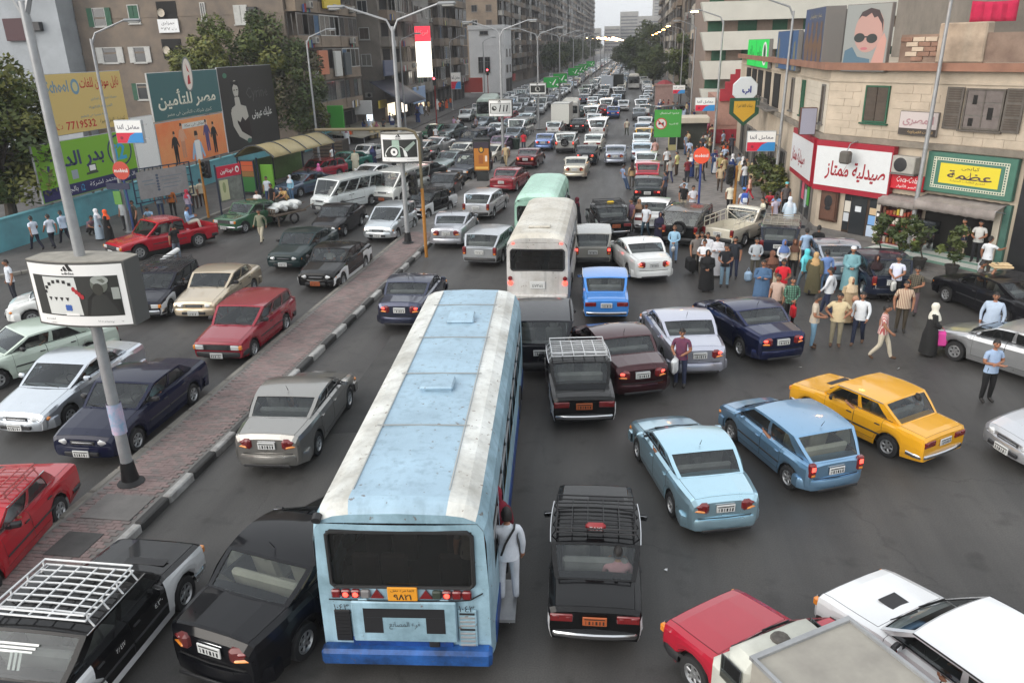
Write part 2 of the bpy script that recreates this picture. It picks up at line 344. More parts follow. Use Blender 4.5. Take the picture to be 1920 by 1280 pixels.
 # ------------------------------------------------------------------ buildings
BRICKW=mat('brown_render',(.215,.17,.13),.92,noise=.38,nscale=.45,bump=.35,bscale=14,stain=(.13,.11,.095),obj=False)
BR2=mat('grey_render',(.235,.208,.178),.92,noise=.35,nscale=.5,bump=.3,bscale=14,obj=False)
BR3=mat('tan_render',(.255,.20,.15),.92,noise=.35,nscale=.4,bump=.3,bscale=14,obj=False)
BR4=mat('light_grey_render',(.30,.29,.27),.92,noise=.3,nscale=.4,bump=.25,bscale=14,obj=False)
PALEB=mat('pale_blue_render',(.36,.385,.41),.9,noise=.22,nscale=.5,bump=.2,bscale=14,obj=False)
CREAM=mat('cream_stone',(.52,.44,.345),.9,noise=.3,nscale=.7,bump=.3,bscale=12,obj=False)
CREAM2=mat('cream_painted_render',(.58,.52,.43),.9,noise=.22,nscale=.5,bump=.2,bscale=12,obj=False)
TERRA=mat('terracotta_band',(.30,.155,.105),.85,noise=.35,nscale=.8,obj=False)
FRAME=mat('window_frame_grey',(.16,.15,.14),.7);FRAMEW=mat('window_frame_white',(.5,.5,.48),.6,noise=.2);SHUT=mat('shutter_brown',(.085,.065,.05),.75,noise=.3)
SHG=mat('shutter_green',(.02,.10,.055),.65,noise=.3);SHGR=mat('shutter_grey_wood',(.12,.105,.09),.8,noise=.35)
SHBL=mat('shutter_blue',(.05,.11,.20),.7,noise=.3)
PANE=mat('window_pane',(.03,.034,.038),.12,spec=.7);PANEL=mat('pane_curtained',(.20,.19,.17),.25,spec=.6,noise=.3);HOLE=mat('dark_opening',(.012,.011,.010),.9)
ACW=mat('air_conditioner',(.40,.385,.35),.6,noise=.25)
SH={}
def shared(key,fn):
 if key not in SH:SH[key]=fn()
 return SH[key]
def fm(p0,nrm,u,z,out=0.):
 """frame on a facade: x along it, y out of it, z up"""
 n=Vector((nrm[0],nrm[1],0)).normalized();t=Vector((n.y,-n.x,0))*-1
 o=Vector((p0[0],p0[1],0))+t*u+n*out;o.z=z
 return Matrix(((t.x,n.x,0,o.x),(t.y,n.y,0,o.y),(0,0,1,o.z),(0,0,0,1)))
def place(name,me,mats,parent,M):
 o=link(name,me,mats,parent,True);o.matrix_local=M;return o
def me_slots(mb,name,n,smooth=False):
 me=mb.mesh(name,smooth);
 for _ in range(n):me.materials.append(None)
 return me
def win_mesh(w,h,kind):
 def f():
  m=MB();t=.07
  for s in(-1,1):m.box((s*(w/2-t/2),.03,0),(t,.09,h))
  for s in(-1,1):m.box((0,.031,s*(h/2-t/2)),(w-2*t,.09,t))
  m.box((0,.06,-h/2-.05),(w+.2,.18,.07))
  if kind=='plain':m.box((0,.028,0),(.05,.07,h-2*t))
  if kind=='open':
   for s in(-1,1):
    m.box((s*(w/2+w*.2),.07,0),(w*.42,.05,h),1)
    for k in range(7):m.box((s*(w/2+w*.2),.10,-h/2+h*(k+.5)/7),(w*.36,.02,h*.06),1)
  if kind=='shut':
   for s in(-1,1):
    m.box((s*(w*.235),.03,0),(w*.44,.05,h-2*t),1)
    for k in range(9):m.box((s*w*.235,.062,-h/2+t+(h-2*t)*(k+.5)/9),(w*.38,.02,h*.05),1)
  return me_slots(m,'window',2)
 return shared(('win',w,h,kind),f)
def pane_mesh(w,h):
 def f():m=MB();m.box((0,.0,0),(w-.12,.03,h-.12));return me_slots(m,'pane',1)
 return shared(('pane',w,h),f)
def window(par,M,w,h,kind,fr,sh,pn):
 o=place('window',win_mesh(w,h,kind),[fr,sh],par,M)
 if kind!='shut':p=place('pane',pane_mesh(w,h),[pn],o,Matrix.Translation((0,.005,0)))
 return o
def ac_mesh():
 def f():
  m=MB();m.box((0,.30,0),(.85,.38,.58),0,.02);m.lathe([(.22,.495),(.20,.50),(.05,.497),(.001,.497)],(-.12,0,0),14,1,'Y');m.box((0,.2,-.33),(.8,.4,.04),1)
  return me_slots(m,'air_conditioner',2)
 return shared('ac',f)
def glaz_mesh(w,h,d,n):
 def f():
  m=MB();m.box((0,d/2,-h/2-.06),(w+.1,d+.1,.14));m.box((0,d-.05,-h/2+.45),(w,.10,.88));
  for s in(-1,1):m.box((s*(w/2-.04),d/2,-h/2+.45),(.08,d-.2,.88))
  m.box((0,d-.04,h/2-.05),(w,.08,.12),1);m.box((0,d-.04,-h/2+.93),(w,.09,.08),1)
  for k in range(n+1):m.box((-w/2+.03+(w-.06)*k/n,d-.04,.42),(.06,.08,h-1.0),1)
  for s in(-1,1):
   for yy in(.05,d*.5):m.box((s*(w/2-.03),yy,.42),(.05,.06,h-1.0),1)
  return me_slots(m,'balcony',2)
 return shared(('gl',w,h,d,n),f)
def gpane(w,h):
 def f():m=MB();m.box((0,0,0),(w,.03,h));return me_slots(m,'pane',1)
 return shared(('gp',round(w,3),round(h,3)),f)
def open_balc(w,h,d):
 def f():
  m=MB();m.box((0,d/2,-h/2-.06),(w,d,.15));m.box((0,d-.06,-h/2+.5),(w,.12,1.0))
  for s in(-1,1):m.box((s*(w/2-.06),d/2-.06,-h/2+.5),(.12,d-.12,1.0))
  m.box((0,.02,0),(w*.8,.04,h*.85),1)
  return me_slots(m,'balcony',2)
 return shared(('ob',w,h,d),f)
def laundry():
 m=MB()
 for k in range(4):m.grid([[Vector((-.9+k*.46+.38*i/4,.02*math.sin(i*2+k),-.7*j/3-.02*i*(k%2)))for i in range(5)]for j in range(4)],k%3)
 return me_slots(m,'laundry',3)
def block(name,label,x0,x1,y0,y1,hgt,wall,nrm,seed,floors=(3.2,3.05),mix=(.4,.3,.3),bay=3.1,far=False,gable=0,group='apartment blocks along the avenue',balc_wall=None,ground=True):
 """a building with its street front in the plane x = x0 (nrm +1 faces right) and its gable to the camera at y0"""
 r=random.Random(seed);b=thing(name,label,'building',(x0,y0,0),0,group)
 L=lambda x,y:(x-x0,y-y0)
 m=MB();xa,xb=min(x0,x1),max(x0,x1)
 m.box(((xa+xb)/2-x0,(y1-y0)/2,hgt/2),(xb-xa,y1-y0,hgt));m.box(((xa+xb)/2-x0,(y1-y0)/2,hgt+.4),(xb-xa+.3,y1-y0+.3,.8))
 nf=int((hgt-floors[0]-.6)/floors[1])
 for k in range(nf+1):m.box(((xa+xb)/2-x0,(y1-y0)/2,floors[0]+k*floors[1]-.1),(xb-xa+.08,y1-y0+.08,.16))
 obj('wall',m,wall,b,False)
 bw=balc_wall or wall
 nb=max(1,int((y1-y0-.6)/bay));bb=(y1-y0-.6)/nb;far_m=MB()if far else None
 rf=r.choice([0,1,2])
 col=[r.random()for _ in range(nb)]
 for k in range(nf):
  zc=floors[0]+k*floors[1]+1.5
  for i in range(nb):
   u=.3+bb*(i+.5)
   q=col[i]*.8+r.random()*.2
   M=fm((0,0),(nrm,0),u if nrm<0 else-u,zc);
   M=Matrix(((0,nrm,0,0),(1,0,0,u),(0,0,1,zc),(0,0,0,1)))
   if nrm>0:M=Matrix(((0,1,0,0),(-1,0,0,u),(0,0,1,zc),(0,0,0,1)))
   else:M=Matrix(((0,-1,0,0),(1,0,0,u),(0,0,1,zc),(0,0,0,1)))
   if q<mix[0]:
    n=4;w=bb-.15;d=1.0
    o=place('balcony',glaz_mesh(round(w,2),2.8,d,n),[r.choice([bw,bw,BR3,BR4]),r.choice([FRAME,FRAME,SHUT,FRAMEW])],b,M)
    if not far:
     for s in range(n):
      if r.random()<.85:place('pane',gpane((w-.1)/n-.06,1.75),[r.choice([PANE,PANE,PANEL,SHUT,SHBL if r.random()<.3 else PANE])],o,Matrix.Translation((-w/2+.05+(w-.1)*(s+.5)/n,d-.05,.43)))
    else:place('pane',gpane(w-.1,1.75),[r.choice([PANE,PANEL,SHUT])],o,Matrix.Translation((0,d-.06,.43)))
   elif q<mix[0]+mix[1]:
    o=place('balcony',open_balc(round(bb-.3,2),2.8,1.1),[r.choice([bw,bw,BR3]),HOLE],b,M)
   else:
    kd=r.choice(['plain','open','shut','plain'])if not far else r.choice(['plain','shut'])
    window(b,M,1.2,1.45,kd,r.choice([FRAME,FRAMEW,FRAME]),r.choice([SHUT,SHGR,SHGR,SHG]),r.choice([PANE,PANE,PANEL]))
   if r.random()<.3 and not far and q<mix[0]+mix[1]:
    lo=place('laundry',shared('laundry',lambda:laundry()),[mat('laundry_%d'%k2,s2l(*c2),.9)for k2,c2 in r.sample(list(enumerate(((190,190,195),(150,60,60),(70,90,140),(190,170,110),(60,60,66),(120,150,130)))),3)],b,M@Matrix.Translation((r.uniform(-.5,.5),1.14,-.85)))
   if r.random()<.28 and not far:place('air_conditioner',ac_mesh(),[ACW,PLAS],b,M@Matrix.Translation((r.uniform(-.8,.8),1.0 if q<mix[0]else 0,-.9)))
 if gable:
  ng=int((xb-xa-1)/3.6)
  for k in range(nf):
   zc=floors[0]+k*floors[1]+1.5
   for i in range(min(ng,gable)):
    x=(x0-nrm*(1.9+3.2*i))-x0
    M=Matrix(((1,0,0,x),(0,-1,0,0),(0,0,1,zc),(0,0,0,1)));M=Matrix(((-1,0,0,x),(0,-1,0,0),(0,0,1,zc),(0,0,0,1)))
    window(b,M,1.3,1.4,r.choice(['plain','shut','plain']),r.choice([FRAME,FRAMEW]),SHUT,r.choice([PANE,PANEL]))
    if r.random()<.3:place('air_conditioner',ac_mesh(),[ACW,PLAS],b,M@Matrix.Translation((0,0,-1.1)))
 if ground:
  for i in range(nb):
   u=.3+bb*(i+.5);M=Matrix(((0,nrm,0,0),(-nrm,0,0,u),(0,0,1,1.45),(0,0,0,1)))
   place('shop_front',shared(('sf',round(bb,2)),lambda:shopfront(bb)),[FRAME,HOLE],b,M)
 return b
def shopfront(bb):
 m=MB();w=bb-.5
 for s in(-1,1):m.box((s*w/2,.04,0),(.12,.10,2.7))
 m.box((0,.041,1.29),(w-.12,.10,.12));m.box((0,.02,-.1),(w-.12,.03,2.6),1)
 for k in(-.25,.25):m.box((k*w,.045,-.1),(.06,.06,2.6))
 return me_slots(m,'shop_front',2)
def brown_block():
 b=thing('apartment_building','big brown stained apartment block with a blank windowed gable behind the billboards','building',(-31,71.5,0),0,'apartment blocks along the avenue')
 return b
B1=block('apartment_building','brown apartment block with stained blank gable behind the roadside billboards',-31,-51.4,71.5,88.5,27,BRICKW,1,11,mix=(.85,.05,.1),bay=4.2,balc_wall=BR3)
def on_y(px,py,Y,x0=-31,y0=71.5):p=atY(px,py,Y);return Matrix(((-1,0,0,p.x-x0),(0,-1,0,Y-y0),(0,0,1,p.z),(0,0,0,1)))
for px,py,w,h,kd,sh in((187,33,1.3,1.6,'open',SHG),(251,27,1.1,1.6,'shut',SHG),(207,104,1.5,1.4,'open',FRAMEW),(263,103,1.2,1.4,'open',FRAMEW),(268,172,1.1,1.5,'open',SHG),(381,22,.5,1.5,'plain',SHUT),(452,28,1.3,1.6,'shut',FRAMEW),(150,170,1.1,1.5,'shut',SHGR),(330,172,1.2,1.5,'plain',SHUT),(150,-50,1.2,1.5,'open',SHG),(250,-55,1.2,1.5,'shut',SHG),(330,-50,1.4,1.8,'plain',SHUT)):
 window(B1,on_y(px,py,71.48),w,h,kd,FRAMEW,sh,PANE)
for px,py in((313,22),(323,92)):
 M=on_y(px,py,71.48);m=MB();m.box((0,.02,0),(1.9,.06,1.7));o=place('loggia',me_slots(m,'loggia',1),[HOLE],B1,M)
 d=MB();d.lathe([(.36,.28),(.30,.20),(.001,.14)],(.45,0,-.1),14,0,'Y');d.tube([(.45,0,-.1),(.45,.2,-.1)],.03);place('dish',me_slots(d,'dish',1,True),[CREAM2],o,Matrix())
p=atY(316,49,71.3);m=MB();m.box((0,0,0),(2.0,.08,1.15));o=obj('signboard',m,WHITE);o.location=p;tag(o,'white hand lettered signboard hanging under a dark loggia on the brown gable','sign')
letters('حمزاوى',INK,o,face_m((0,-.045,.22),(1,0,0)),1.3,.36);letters('ت ٧٢١٩',INK,o,face_m((0,-.045,-.25),(1,0,0)),1.5,.25)
m=MB();m.box((0,.3,0),(.8,.6,.55),0,.02);place('air_conditioner',me_slots(m,'ac',1),[PLAS],B1,on_y(475,20,71.48))
block('apartment_building','recessed grey brown strip of flats beyond the brown gabled block',-35.5,-53,88.6,99,25,BR2,1,5,mix=(.2,.2,.6),bay=3.4)
block('apartment_building','grey brown apartment block with paired windows on its gable beyond the trees',-31,-50,99.2,112,30,BR2,1,21,mix=(.4,.3,.3),gable=2)
block('apartment_building','light grey apartment block with vertical ribs and a tall lit red sign',-30.8,-50,112.2,124,28,BR4,1,22,mix=(.2,.2,.6),bay=2.6)
block('apartment_building','dark brown apartment block beside the low white house',-31.2,-52,124.2,150,33,BRICKW,1,23,mix=(.5,.3,.2),gable=3)
wh=block('white_house','low white house with two tall dark windows standing out among brown blocks',-25.7,-33,165,174,12.2,mat('white_render',(.66,.67,.68),.8,noise=.12,nscale=.6,obj=False),1,24,mix=(0,.2,.8),bay=4,group=None)
for px,py,w,h in((902,122,1.1,3.0),(914,122,1.1,3.0),(907,62,1.7,.7)):
 q=atY(px,py,164.98);window(wh,Matrix(((-1,0,0,q.x+25.7),(0,-1,0,-.02),(0,0,1,q.z),(0,0,0,1))),w,h,'plain',FRAME,SHUT,PANE)
block('apartment_building','tall brown apartment tower rising behind the low white house',-30,-50,183,203,36,BR3,1,31,mix=(.6,.2,.2),gable=4,far=True)
for i,(ya,yb,h,x,w_)in enumerate(((203.5,228,36,-30.5,BR2),(229,258,38,-29.6,BRICKW),(259,290,34,-30.6,BR3),(291,330,40,-29.8,BR2),(331,372,38,-30.6,BRICKW),(373,430,42,-30,BR3),(431,520,43,-30.4,BR2),(521,632,43,-30.6,BRICKW))):
 block('apartment_building',['grey','brown','tan','grey','brown','tan','grey','brown'][i]+' apartment tower in the far left row, '+['next after the tan tower','third beyond the white house','shortest of the far towers','tall one halfway down the row','with balconies past the halfway tower','near the far end','next to last before the sky','last before the sky'][i],x,-55,ya,yb,h,w_,1,40+i,far=True,bay=4.2 if i<4 else 7.0,mix=(.45,.35,.2),ground=False)
gb=thing('apartment_building','pale blue grey rendered building at the far left edge','building',(-51.5,69.3,0),0)
m=MB();m.box((-10,9,11),(20,18,22));m.box((-10,9,7.2),(20.1,18.1,.12));obj('wall',m,PALEB,gb,False)
q=atY(35,56,69.2);m=MB();m.box((q.x+51.5,-.1,q.z),(2.5,.5,1.9));obj('loggia',m,mat('maroon_panel',(.07,.03,.035),.7),gb,False)
q=atY(70,50,69.2);m=MB();m.box((q.x+51.5,-.2,q.z),(1.,.6,.75),0,.02);obj('air_conditioner',m,PLAS,gb,False)
P0=(8.95,39.3);_d=Vector((6.02,-6.9)).normalized();DB=(_d.x,_d.y);NB=(-_d.y*-1*-1,0)
NB=Vector((_d.y,-_d.x));NB=NB if NB.y<0 and NB.x<0 else-NB
ph=thing('pharmacy_building','cream stone corner building with the pharmacy and grill at street level','building',(P0[0],P0[1],0))
def LB(u,z,o=0.):return Vector((DB[0]*u+NB.x*o,DB[1]*u+NB.y*o,z))
def LA(v,z,o=0.):return Vector((-o,v,z))
m=MB();far_e=LB(13.5,0)
foot=[(0,0),(far_e.x,far_e.y),(far_e.x+9,far_e.y+9),(14,32),(0,32)]
m.prism(foot,0,7.55,0)
obj('wall',m,CREAM,ph,False)
def strip(name,z0,z1,out,mt,ua=0.,ub=13.5,va=0.,vb=32.):
 m=MB();a,b,c=Vector((0,0)),Vector(LB(ub,0).xy),Vector((0,vb))
 o0=[LA(vb,z0),LA(0,z0),LB(ub,z0)];k=Vector((-1,0));corner=(Vector((-1,0,0))+Vector((NB.x,NB.y,0)));corner=corner/(corner.dot(Vector((-1,0,0))))
 o1=[LA(vb,z0,out),Vector((corner.x*out,corner.y*out,z0)),LB(ub,z0,out)]
 up=Vector((0,0,z1-z0))
 for i in range(2):
  q=[o0[i]*1,o0[i+1]*1,o1[i+1]*1,o1[i]*1];m.add(q+[v+up for v in q],[(0,1,2,3),(7,6,5,4),(3,2,6,7),(0,3,7,4),(1,5,6,2)])
 return obj(name,m,mt,ph,False)
strip('cornice',7.55,7.86,.35,TERRA);strip('ledge',4.48,4.72,.22,mat('stone_ledge',(.25,.22,.18),.9,noise=.4,nscale=1.5,obj=False));strip('plinth',0,.35,.08,CONC);strip('string_course',7.05,7.13,.06,CREAM)
m=MB();blk=m.box((0,0,0),(.788,.024,.307),0,.006);bm_=me_slots(blk,'stone_block',1);cnt=0;rest=MB()
for k in range(7):
 z=4.9+k*.315
 for i in range(16):
  u=.45+i*.80+(.4 if k%2 else 0)
  if u>13 or(1.6<u<3.35 and 5.3<z<7.0)or(5.2<u<8.9 and 5.3<z<7.0)or(3.5<u<5.6 and z<6):continue
  p=LB(u,z,.012+rnd.uniform(-.004,.005));o=place('stone_block',bm_,[CREAM],ph,Matrix(((DB[0],NB.x,0,p.x),(DB[1],NB.y,0,p.y),(0,0,1,p.z),(0,0,0,1))))
 for i in range(10):
  v=.5+i*.8
  if(.5<v<1.2 or 5.2<v<6.8 or 8.0<v<9.4):continue
  p=LA(v,z,.012);place('stone_block',bm_,[CREAM2],ph,Matrix(((0,-1,0,p.x),(1,0,0,p.y),(0,0,1,p.z),(0,0,0,1))))
MBx=lambda u,z,o=0.:(lambda p:Matrix(((-DB[0],NB.x,0,p.x),(-DB[1],NB.y,0,p.y),(0,0,1,p.z),(0,0,0,1))))(LB(u,z,o))
MAx=lambda v,z,o=0.:(lambda p:Matrix(((0,-1,0,p.x),(1,0,0,p.y),(0,0,1,p.z),(0,0,0,1))))(LA(v,z,o))
window(ph,MBx(2.47,6.15,.02),1.15,1.55,'shut',SHG,SHUT,PANE)
def big_window():
 o=window(ph,MBx(7.05,6.15,.02),1.5,1.55,'plain',SHGR,SHGR,PANEL)
 m=MB()
 for s in(-1,1):
  m=MB();m.box((s*1.15,.08,0),(.68,.05,1.62))
  for k in range(3):
   for j in range(5):m.box((s*1.15,.11,-.68+k*.52+j*.09),(.5,.02,.05),1)
  place('shutter',me_slots(m,'shutter',2),[SHGR,SHUT],o,Matrix())
 m=MB()
 for x in(-.35,.35):
  for z in(-.5,0,.5):m.box((x,.035,z),(.64,.03,.46),0)
 m.box((-.3,.055,-.15),(.2,.02,.45),1);m.box((.35,.055,.35),(.16,.02,.35),1);m.box((.4,.055,-.5),(.18,.02,.3),1)
 place('boarding',me_slots(m,'boarding',2),[mat('weathered_board',(.17,.145,.135),.85,noise=.3),HOLE],o,Matrix())
big_window()
for v,sh in((.9,SHUT),(5.6,SHG),(8.6,SHUT),(3.2,FRAMEW)):
 if v!=3.2:window(ph,MAx(v,6.0,.02),.62,1.75,'shut',SHG if sh is SHG else FRAME,sh,PANE)
for v in(14,17.5,21,24,27):
 m=MB();m.box((0,.02,0),(2.2,.05,2.0));place('opening',me_slots(m,'opening',1),[HOLE],ph,MAx(v,5.9,0));
 m=MB();m.box((0,.4,-1.1),(2.7,.8,.12));m.box((0,.75,-.75),(2.7,.05,.04));m.box((0,.75,-.45),(2.7,.05,.04))
 for k in range(8):m.box((-1.3+k*.371,.75,-.78),(.03,.03,.7))
 place('balcony',me_slots(m,'balcony',1),[FRAME],ph,MAx(v,5.9,0))
for v in(10,13.5,17,20.5,24,27.5):
 place('shop_front',shared(('sf',3.2),lambda:shopfront(3.2)),[FRAME,HOLE],ph,MAx(v,1.45,.0))
m=MB();m.box((0,.03,0),(2.6,.06,2.1));place('shop_window',me_slots(m,'w',1),[PANE],ph,MAx(2.3,1.3));
m=MB()
for x in(-1.3,0,1.3):m.box((x,.06,0),(.1,.1,2.2))
m.box((0,.061,1.05),(2.5,.1,.1));place('window_frame',me_slots(m,'wf',1),[FRAME],ph,MAx(2.3,1.3))
for v,z,c in((1.6,1.5,(70,150,60)),(2.9,1.6,(200,90,110)),(2.2,1.3,(180,190,200))):
 m=MB();m.box((0,.09,0),(.5,.02,.9));place('poster',me_slots(m,'p',1),[flat(c)],ph,MAx(v,z))
m=MB();m.box((0,.05,0),(1.75,.05,2.25));dr=place('door',me_slots(m,'door',1),[mat('brown_wood',(.055,.032,.02),.5,noise=.3)],ph,MBx(2.42,1.18))
m=MB();m.box((.1,.085,.02),(.80,.03,1.7));m.box((0,.085,1.0),(1.6,.03,.30));m.box((-.62,.085,.1),(.36,.03,1.6));m.box((.70,.085,.1),(.28,.03,1.6));place('pane',me_slots(m,'pane',1),[PANE],dr,Matrix())
for x,z,a,b,c in((-.66,.35,.36,.3,(200,175,140)),(-.66,-.05,.40,.42,(120,165,215)),(-.66,-.55,.46,.5,(190,205,225)),(.66,.4,.3,.5,(200,195,185)),(.68,-.1,.28,.4,(190,195,200)),(.1,.35,.3,.25,(210,215,220))):
 m=MB();m.box((x,.11,z),(a,.012,b));place('poster',me_slots(m,'p',1),[flat(c)],dr,Matrix())
m=MB();m.box((0,.10,0),(.95,.16,1.5),0,.03);m.box((0,.19,0),(.78,.02,1.3),1);sc_=place('showcase',me_slots(m,'showcase',2),[mat('brown_frame',(.075,.035,.022),.45),mat('brown_print',(.13,.062,.04),.5,noise=.4,nscale=2)],ph,MBx(.78,1.48,0))
m=MB();m.lathe([(.001,.22),(.22,.21)],(0,0,.2),14,0,'Y',sc=(1,1.35));m.lathe([(.001,.222),(.10,.215)],(.0,0,-.12),10,0,'Y',sc=(1.7,1));m.box((0,.212,.0),(.12,.012,.4));place('poster',me_slots(m,'p',1),[INK],sc_,Matrix())
m=MB();m.box((0,.06,0),(1.6,.12,4.4));place('marble_wall',me_slots(m,'m',1),[mat('black_marble',(.022,.022,.025),.3,noise=.3,nscale=3)],ph,MBx(9.85,2.2,0))
m=MB();m.box((0,.0,0),(3.1,.04,2.35));place('opening',me_slots(m,'o',1),[HOLE],ph,MBx(7.0,1.2,.02))
m=MB();m.box((0,.1,0),(.25,.2,2.6));place('pillar',me_slots(m,'o',1),[mat('green_paint',(.06,.15,.12),.6,noise=.25)],ph,MBx(8.75,1.35,0));place('pillar',me_slots(m,'o',1),[CREAM2],ph,MBx(8.45,1.3,0.01))
m=MB();m.box((0,.06,0),(.55,.12,2.6));place('pillar',me_slots(m,'o',1),[CREAM2],ph,MBx(3.5,1.3,0))
m=MB();m.box((.9,.25,-.55),(1.1,.5,1.1),0);m.box((.9,.26,.25),(1.0,.42,.5),1);place('display_case',me_slots(m,'o',2),[CHROME,PANE],ph,MBx(6.6,1.1,.02))
m=MB();m.prism([(LB(3.0,0,-.3).x,LB(3.0,0,-.3).y),(LB(13.5,0,-.3).x,LB(13.5,0,-.3).y),(LB(13.5,0,-.8).x,LB(13.5,0,-.8).y),(LB(3.0,0,-.8).x,LB(3.0,0,-.8).y)],7.86,8.95,0)
obj('parapet',m,mat('ruined_plaster',(.27,.20,.155),.95,noise=.5,nscale=.8,bump=.6,bscale=6,stain=(.14,.095,.075),obj=False),ph,False)
bk=MB();bk.box((0,0,0),(.5,.09,.17),0,.01);bme=me_slots(bk,'brick',1);BRK=mat('old_brick',(.28,.17,.125),.95,noise=.4,nscale=2,obj=False)
for u0,u1,z0 in((3.0,5.4,7.9),(8.2,12.8,8.0)):
 for j in range(5):
  for i in range(int((u1-u0)/.54)):
   if rnd.random()<.75:place('brick',bme,[BRK if rnd.random()<.6 else CREAM],ph,MBx(u0+.27+i*.54+(.27 if j%2 else 0),z0+.1+j*.19,-.28))
m=MB();m.box((0,0,0),(1.9,.55,1.5),0,.05);place('rubble_wall',me_slots(m,'r',1),[mat('patched_plaster',(.42,.34,.26),.95,noise=.45,nscale=1.2,obj=False)],ph,MBx(5.6,8.6,-.45))
bb_=thing('apartment_building','grey concrete apartment block with deep balconies above the pharmacy roof','building',(18,44,0))
m=MB();m.box((12,10,9),(24,16,18));obj('wall',m,BR2,bb_,False)
for k in range(3):
 z=8.6+k*3.0
 m=MB();m.box((10,.8,z),(18,2.2,.22));m.box((10,-.2,z+.95),(18,.06,.07));m.box((10,-.2,z+.5),(18,.05,.05))
 for i in range(7):m.box((1.2+i*3.0,-.2,z+.5),(.10,.10,1.0))
 obj('balcony',m,BR4,bb_,False)
 for i in range(5):
  m=MB();m.box((3+i*3.4,1.96,z+1.35),(2.2,.06,2.2));obj('window',m,PANE,bb_,False)
q=atY(1863,20,43.7);m=MB();n=14
m.grid([[Vector((-1.05+2.1*i/n,.05*math.sin(i*1.9)+.02*math.sin(i*.7),-.95*j/4-(.06*math.sin(i/n*math.pi)if j==0 else 0)))for i in range(n+1)]for j in range(5)])
o=obj('blanket',m,mat('red_blanket',(.52,.02,.075),.95,noise=.2));o.location=(q.x,43.62,q.z+.45);md_=o.modifiers.new('t','SOLIDIFY');md_.thickness=.03
tag(o,'bright pink red blanket hung over a balcony rail at the top right','blanket')
wb_=thing('office_building','white building with long plain balcony bands and green shutters on the right','building',(6.3,85,0))
m=MB();m.box((10.6,9.5,8),(19.6,18,16));obj('wall',m,mat('tan_panel',(.30,.23,.19),.9,noise=.2,obj=False),wb_,False)
WB=mat('white_band',(.60,.60,.54),.8,noise=.12,nscale=.4,obj=False)
for k,(z0,z1)in enumerate(((10.75,12.45),(8.05,9.75),(5.35,7.05),(2.7,4.4),(13.4,15.1))):
 m=MB();x0=-.0+.12*k
 m.add([(x0,-1.5,z1),(20.1,-1.5,z1),(20.1,-1.35,z0),(x0+.5,-1.35,z0),(x0,.4,z1),(20.1,.4,z1),(20.1,.4,z0),(x0+.5,.4,z0)],[(3,2,1,0),(4,5,6,7),(0,1,5,4),(2,3,7,6),(1,2,6,5),(3,0,4,7)]);obj('balcony',m,WB,wb_,False)
 for i in range(6):
  x=1.6+i*3.1+(k%2)*.5;m=MB();m.box((x,.44,z0-.5),(1.4+.4*(i%2),.1,.95));
  for j in range(5):m.box((x,.38,z0-.88+j*.18),(1.3+.4*(i%2),.03,.05))
  obj('shutter',m,SHG,wb_,False)
for i,(ya,yb,h,x,w_,lb)in enumerate(((104,122,22,8.6,CREAM2,'cream apartment block beyond the white balconied building'),(123,146,26,9.3,BR4,'pale grey block in the right row beyond the cream one'),(150,182,22,8.8,BR3,'tan apartment block beside the dark roadside trees'),(184,236,30,9.2,CREAM2,'tall cream block behind the far right trees'),(240,320,34,9.5,BR2,'grey tower at the far end of the right row'))):
 block('apartment_building',lb,x,x+16,ya,yb,h,w_,-1,70+i,far=i>1,bay=3.6 if i<2 else 5.5,mix=(.35,.25,.4),gable=3,ground=i<2)
rb=thing('shop_building','small red and pink shop with a stepped front beyond the pharmacy','building',(7.4,73,0))
m=MB();m.box((4,5,2.1),(8,10,4.2));m.box((4,5,2.0),(8.1,10.1,.1));obj('wall',m,mat('pink_render',(.42,.24,.19),.9,noise=.2,obj=False),rb,False)
RDP=mat('red_paint',(.36,.02,.035),.6,noise=.2,obj=False)
for i,hh in enumerate((5.0,5.6,6.2,6.6)):m=MB();m.box((.3+i*.4,-.1,hh/2+2.0-.0),(.4,.3,hh-4.0));obj('stepped_gable',m,RDP,rb,False)
m=MB();m.box((1.2,-.12,1.0),(3.4,.2,1.2));obj('red_front',m,RDP,rb,False)
kb=thing('kiosk_tower','pink plastered pillar kiosk with a red roof far down on the right','kiosk',(4.2,112,0))
m=MB();m.box((0,0,1.75),(2.4,2.4,3.5));m.box((0,0,3.6),(2.7,2.7,.2));obj('wall',m,mat('kiosk_pink',(.40,.26,.23),.9,noise=.2,obj=False),kb,False)
m=MB();m.lathe([(1.1,3.7),(.7,4.0),(.2,4.2),(.001,4.2)],(0,0,0),8);obj('roof',m,mat('red_roof',(.30,.04,.05),.7),kb,False)
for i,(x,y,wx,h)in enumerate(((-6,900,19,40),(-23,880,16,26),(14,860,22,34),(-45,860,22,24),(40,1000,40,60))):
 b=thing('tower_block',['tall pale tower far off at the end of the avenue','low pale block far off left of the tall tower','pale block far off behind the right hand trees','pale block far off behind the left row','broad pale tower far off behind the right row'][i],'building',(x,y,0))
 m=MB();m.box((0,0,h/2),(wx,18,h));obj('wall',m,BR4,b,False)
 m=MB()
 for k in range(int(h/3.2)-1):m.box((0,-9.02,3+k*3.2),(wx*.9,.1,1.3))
 obj('window_bands',m,PANE,b,False)
